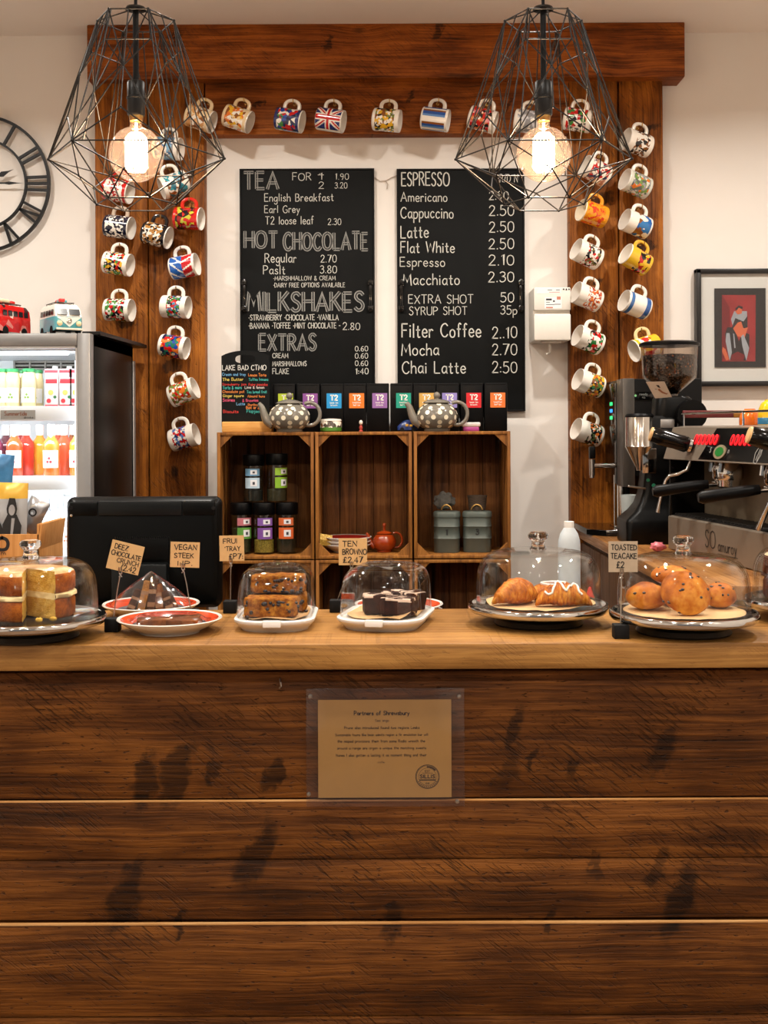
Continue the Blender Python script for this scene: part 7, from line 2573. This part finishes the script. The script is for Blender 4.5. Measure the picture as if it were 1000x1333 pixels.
MB().prism([(.036 * math.cos(q), .020 * math.sin(q)) for q in [2 * math.pi * i / 28 for i in range(28)]], 0, .002, 0, Mo).prism([(.025 * math.cos(q), .013 * math.sin(q)) for q in [2 * math.pi * i / 28 for i in range(28)]], .002, .003, 1, Mo).build('badge', [mat('badge_rim', (190, 170, 140), .3, .6), mat('badge_green', (24, 110, 40), .35)], em, world=False)
ot = MB()
write(ot, 'S', head_frame(.300, .26), .014, None, .2)
write(ot, 'n', head_frame(.412, .26), .014, None, .2)
for kx in (.585,):
    Mk = head_frame(kx, .25)
    ot.ribbon([(-.014, -.02), (-.018, .004), (-.002, .026), (.012, .022), (.014, .0), (.0, -.024), (-.014, -.02)], .003, Mk)
    ot.ribbon([(-.006, -.014), (.004, .02)], .003, Mk)
    ot.ribbon([(.002, -.016), (.009, .012)], .003, Mk)
ot.build('emblems', mat('emblem_silver', (190, 188, 184), .3, .5), em, world=False, smooth=None)
# base script
bt2 = MB()
Mb = Matrix(((1, 0, 0, .26), (0, 0, -1, -.0008), (0, 1, 0, .034), (0, 0, 0, 1)))
write(bt2, 'SO', Mb, .046, .064, .07)
write(bt2, 'amuroy', Mb @ T(.082, -.004, 0), .030, .11, .10)
bt2.ribbon([(.08, -.012), (.20, -.012)], .002, Mb)
bt2.lathe([(.005, 0), (.0062, 0)], 14, Mb @ T(-.20, .01, 0))
bt2.build('lettering', mat('etched_black', (26, 24, 22), .5), em, world=False, smooth=None)
# steam knobs: black, wooden tip, reaching out towards the counter
tipm = mat('pale_wood_tip', (206, 166, 116), .5, var=.08)
for kx in (.178, .782):
    st_ = on_head(kx, .42)
    a_ = Vector(st_) + Vector((0, .0, 0))
    dr2 = Vector((-.25, -.95, .30)).normalized()
    def kp2(s_):
        return a_ + dr2 * s_
    kn = MB().tube([kp2(.0), kp2(.012), kp2(.02), kp2(.05), kp2(.085), kp2(.115), kp2(.120)], [.015, .019, .0235, .022, .0245, .022, .018], 22)
    ko = kn.build('steam_knob', blk, em, world=False, smooth=50)
    MB().tube([kp2(.118), kp2(.1225), kp2(.124)], [.0205, .020, .017], 20).build('wooden_tip', tipm, ko, world=False)
    MB().tube([kp2(.004), kp2(.012)], [.0205, .0205], 20).build('chrome_collar', chrome, ko, world=False)
# groups with portafilters
for gx0 in (.285, .585):
    gp_ = MB()
    gp_.lathe([(0, 0), (.038, 0), (.042, .006), (.042, .030), (.034, .05), (0, .05)], 28, T(gx0, .055, z1 - .052))
    gp_.tube([(gx0 - .03, .018, z1 - .03), (gx0 - .03, .022, z1 - .002)], .006, 8).tube([(gx0 + .03, .018, z1 - .03), (gx0 + .03, .022, z1 - .002)], .006, 8)
    go = gp_.build('group_head', chrome, em, world=False)
    pf = MB().lathe([(0, 0), (.024, 0), (.034, .006), (.036, .024), (0, .024)], 28, T(gx0, .055, z1 - .075)).tube([(gx0 - .008, .055, z1 - .072), (gx0 - .012, .053, z1 - .092), (gx0 - .012, .051, z1 - .104)], .006, 8).tube([(gx0 + .008, .055, z1 - .072), (gx0 + .012, .053, z1 - .092), (gx0 + .012, .051, z1 - .104)], .006, 8)
    pf.tube([(gx0, .03, z1 - .062), (gx0 - .005, -.005, z1 - .064)], .008, 10)
    po = pf.build('portafilter', chrome, em, world=False)
    MB().tube([(gx0 - .005, .0, z1 - .063), (gx0 - .012, -.03, z1 - .067), (gx0 - .03, -.09, z1 - .076), (gx0 - .04, -.135, z1 - .083), (gx0 - .042, -.145, z1 - .084)], [.012, .0145, .0155, .0165, .011], 18).build('handle', black_plastic, po, world=False)
# steam wands
MB().tube(smooth_pts3 if False else [(.115, .02, z1 - .004), (.112, .012, z1 - .03), (.10, -.01, z1 - .042), (.082, -.03, z1 - .048), (.075, -.038, z1 - .062), (.068, -.05, z1 - .11), (.062, -.058, z1 - .155)], [.0052] * 6 + [.0062], 10).build('steam_wand', chrome, em, world=False)
MB().tube([(.67, .03, z1 - .004), (.655, .01, z1 - .05), (.60, -.015, z1 - .16)], [.006, .0062, .0075], 10).build('steam_wand', chrome, em, world=False)
# cup rail and tray on the head
rl = MB()
for y in (.045, .29):
    rl.tube([(.0, y, EH + .018), (EL, y, EH + .018)], .003, 8)
for x in (.01, EL * .5, EL - .01):
    for y in (.045, .29):
        rl.tube([(x, y, EH - .02), (x, y, EH + .018)], .003, 8)
rl.build('cup_rail', chrome, em, world=False)
MB().box(.0, .006, .045, .205, EH + .006, EH + .028, .002).build('end_banner', mat('dark_red_band', (96, 24, 26), .35), em, world=False)
MB().box(.0, .006, .205, .262, EH + .006, EH + .028, .002).build('end_banner', mat('amber_band', (150, 96, 20), .35), em, world=False)
EMM = ROOTM[em.name]


def top_cup(x, y, r, h, label, col, band=None):
    p = EMM @ Vector((x, y, EH - .0175))
    t = thing('coffee_cup', label, 'cup', p, None, 'upturned cups on the espresso machine')
    m_ = mat('cup_%d_%d_%d' % col, col, .12, coat=.6, var=.06)
    pf_ = smooth_pts([(r * .97, .0), (r, .002), (r, h * .35), (r * .93, h * .62), (r * .74, h * .86), (r * .52, h * .95), (r * .50, h), (r * .42, h), (r * .40, h * .96), (0, h * .95)], 3)
    inner_ = [(r * .97, 0), (r * .93, .001), (r * .92, h * .35), (r * .84, h * .6), (r * .6, h * .84), (0, h * .88)]
    MB().lathe(pf_, 32).lathe(inner_, 32).build('cup_body', m_, t, world=False)
    MB().tube([(r * .93, .0, h * .30), (r * 1.4, .0, h * .32), (r * 1.45, .0, h * .55), (r * .85, .0, h * .68)], r * .11, 8).build('handle', m_, t, world=False)
    if band:
        MB().lathe([(r * 1.003, .0015), (r * 1.01, .002), (r * 1.01, h * .28), (r * 1.003, h * .285)], 32).build('base_band', mat('band_%d_%d_%d' % band, band, .2), t, world=False)


top_cup(.335, .095, .028, .044, 'upturned orange cup on top of the espresso machine', (220, 104, 20))
top_cup(.450, .100, .036, .066, 'taller upturned yellow cup with a blue rim band on the espresso machine', (226, 184, 26), (50, 120, 160))
top_cup(.285, .13, .024, .020, 'low white upturned cup behind the orange one on the espresso machine', (206, 210, 214))

# small pink wrapper by the drip tray
pw = Vector((P(866, 708, 3.44).x - .03, 3.40, SCZ + .0006))
mbw = MB().ball(pw + Vector((0, 0, .012)), (.022, .016, .013), 16, 10, lambda dv: 1 + .4 * noise.noise(dv * 2.5))
mn = min(p.z for p in mbw.v)
for p in mbw.v:
    p.z += pw.z - mn
tag(mbw.centred('sweet_wrapper', mat('pink_wrapper', (206, 110, 120), .4, var=.3, vscale=80), pw), 'crumpled pink wrapper at the foot of the espresso machine', 'wrapper')

# ------------------------------------------------------------------ cage pendant lamps
LD = 2.45
_t = NT('amber_bulb_glass')
_t.t.nodes.remove(_t.b)
_tr = _t.n('ShaderNodeBsdfTransparent')
_tr.inputs[0].default_value = lin((255, 238, 218))
_gl = _t.n('ShaderNodeBsdfGlossy')
_gl.inputs['Roughness'].default_value = .03
_tl = _t.n('ShaderNodeBsdfTranslucent')
_tl.inputs[0].default_value = lin((255, 222, 200))
_lw = _t.n('ShaderNodeLayerWeight')
_f = _t.math('ADD', _t.math('MULTIPLY', _t.math('POWER', _lw.outputs['Facing'], 2.5), .5), .05, clamp=True)
_m1 = _t.n('ShaderNodeMixShader')
_m1.inputs[0].default_value = .016
_t.l(_tr.outputs[0], _m1.inputs[1])
_t.l(_tl.outputs[0], _m1.inputs[2])
_m2 = _t.n('ShaderNodeMixShader')
_t.l(_f, _m2.inputs[0])
_t.l(_m1.outputs[0], _m2.inputs[1])
_t.l(_gl.outputs[0], _m2.inputs[2])
_t.l(_m2.outputs[0], _t.out.inputs[0])
bulb_glass = _t.m


def pendant(px, label):
    lx = P(px, 200, LD).x
    t = thing('pendant_lamp', label, 'pendant lamp', (lx, LD, CEIL), None, 'black wire cage pendants over the counter')
    z = lambda y: P(px, y, LD).z - CEIL
    cp = MB().lathe([(0, 0), (.05, 0), (.05, -.008), (.03, -.022), (.008, -.026), (0, -.026)][::-1], 28).build('ceiling_rose', black_satin, t, world=False)
    MB().tube([(0, 0, -.02), (0, 0, z(8))], .0035, 10).tube([(0, 0, z(12)), (0, 0, z(108))], .0062, 12).build('cord', black_matt, t, world=False)
    MB().lathe([(0, z(106)), (.016, z(106)), (.0185, z(108)), (.0185, z(126)), (.020, z(127)), (.020, z(129)), (.0185, z(130)), (.0185, z(149)), (.0165, z(151)), (0, z(151))], 24).build('lamp_holder', black_satin, t, world=False)
    # cage of straight wires
    zt_, zm_, zw, zb_ = z(27) , z(108), z(207), z(266)
    rt, rw, rb_ = S(50, LD), S(115, LD), S(52, LD)
    rm_ = rt + (rw - rt) * (zt_ - zm_) / (zt_ - zw)
    def rg(r, zz, off, n=6, k=1.0):
        return [Vector((r * k * math.cos(math.radians(off + 360 / n * i)), r * k * math.sin(math.radians(off + 360 / n * i)), zz)) for i in range(n)]
    A_, M_, W_r, B_ = rg(rt, zt_, 0), rg(rm_ * .93, zm_, 30), rg(rw, zw, 0), rg(rb_, zb_, 0)
    N1 = rg((rt + rm_) / 2 * .9, (zt_ + zm_) / 2, 0)
    N2 = rg((rm_ + rw) / 2 * .92, (zm_ + zw) / 2 - .01, 30)
    V_ = rg((rw + rb_) / 2 * .9, (zw + zb_) / 2, 30)
    hub = Vector((0, 0, z(11)))
    bott = Vector((0, 0, zb_ + .004))
    E = []
    for i in range(6):
        j_ = (i + 1) % 6
        E += [(hub, A_[i]), (A_[i], A_[j_]), (A_[i], W_r[i]), (W_r[i], W_r[j_]), (W_r[i], B_[i]), (B_[i], B_[j_])]
        E += [(A_[i], M_[i]), (A_[j_], M_[i]), (M_[i], W_r[i]), (M_[i], W_r[j_]), (A_[i], N1[i]), (N1[i], M_[i]), (N1[i], M_[i - 1])]
        E += [(M_[i], N2[i]), (N2[i], W_r[i]), (N2[i], W_r[j_]), (V_[i], W_r[i]), (V_[i], W_r[j_]), (V_[i], B_[i]), (V_[i], B_[j_])]
        E += [(N1[i], N1[j_])] if i % 2 == 0 else []
        E += [(A_[i] + (A_[j_] - A_[i]) * .06, W_r[i] + (W_r[j_] - W_r[i]) * .12), (A_[i] + (A_[j_] - A_[i]) * .5, M_[i])]
    cg_ = MB()
    for a_, b_ in E:
        cg_.tube([a_, b_], .0015, 6)
    for nodes in (A_, M_, W_r, B_, V_, N1, N2):
        for p in nodes:
            cg_.ball(p, .0028, 8, 6)
    cg_.lathe([(0, z(9)), (.02, z(10)), (.022, z(13)), (0, z(14))][::-1], 20)
    cg_.build('wire_cage', mat('cage_wire', (14, 10, 8), .45, spec=.3), t, world=False)
    zc_ = z(201)
    rb2 = S(35.5, LD)
    prof_b = smooth_pts([(.0135, z(149)), (.0145, z(155)), (.013, z(160)), (.0145, z(166)), (rb2 * .62, zc_ + rb2 * .80), (rb2 * .92, zc_ + rb2 * .38), (rb2, zc_), (rb2 * .90, zc_ - rb2 * .44), (rb2 * .62, zc_ - rb2 * .79), (rb2 * .25, zc_ - rb2 * .98), (0, zc_ - rb2)], 4)
    bulb = MB().lathe(prof_b, 36).build('bulb', bulb_glass, t, world=False, smooth=70)
    MB().lathe([(.0135, z(148)), (.0150, z(152)), (.0135, z(158)), (0, z(158))], 20).build('bulb_collar', brass, bulb, world=False)
    fm = MB()
    n = 18
    rr_ = S(13.5, LD)
    for i in range(n):
        a_ = 2 * math.pi * i / n
        b_ = a_ + 2 * math.pi / n * .5
        fm.tube([(rr_ * .55 * math.cos(a_), rr_ * .55 * math.sin(a_), z(174)), (rr_ * math.cos(a_), rr_ * math.sin(a_), z(181)), (rr_ * math.cos(b_), rr_ * math.sin(b_), z(218)), (rr_ * .75 * math.cos(b_), rr_ * .75 * math.sin(b_), z(223))], .0012, 6)
    fm.tube([(0, 0, z(160)), (0, 0, z(214))], .0022, 8)
    fm.build('filament', mat('glowing_filament', (255, 222, 184), .4, emit=70.0), bulb, world=False)
    l = bpy.data.lights.new('bulb_light', 'POINT')
    l.energy = 9
    l.color = (1, .84, .64)
    l.shadow_soft_size = .026
    lo = bpy.data.objects.new('bulb_light', l)
    scene.collection.objects.link(lo)
    lo.location = (lx, LD, CEIL + zc_)
    return t


pendant(177.5, 'black wire cage pendant lamp with glowing globe bulb in front of the left post')
pendant(708, 'black wire cage pendant lamp with glowing globe bulb in front of the ESPRESSO board')
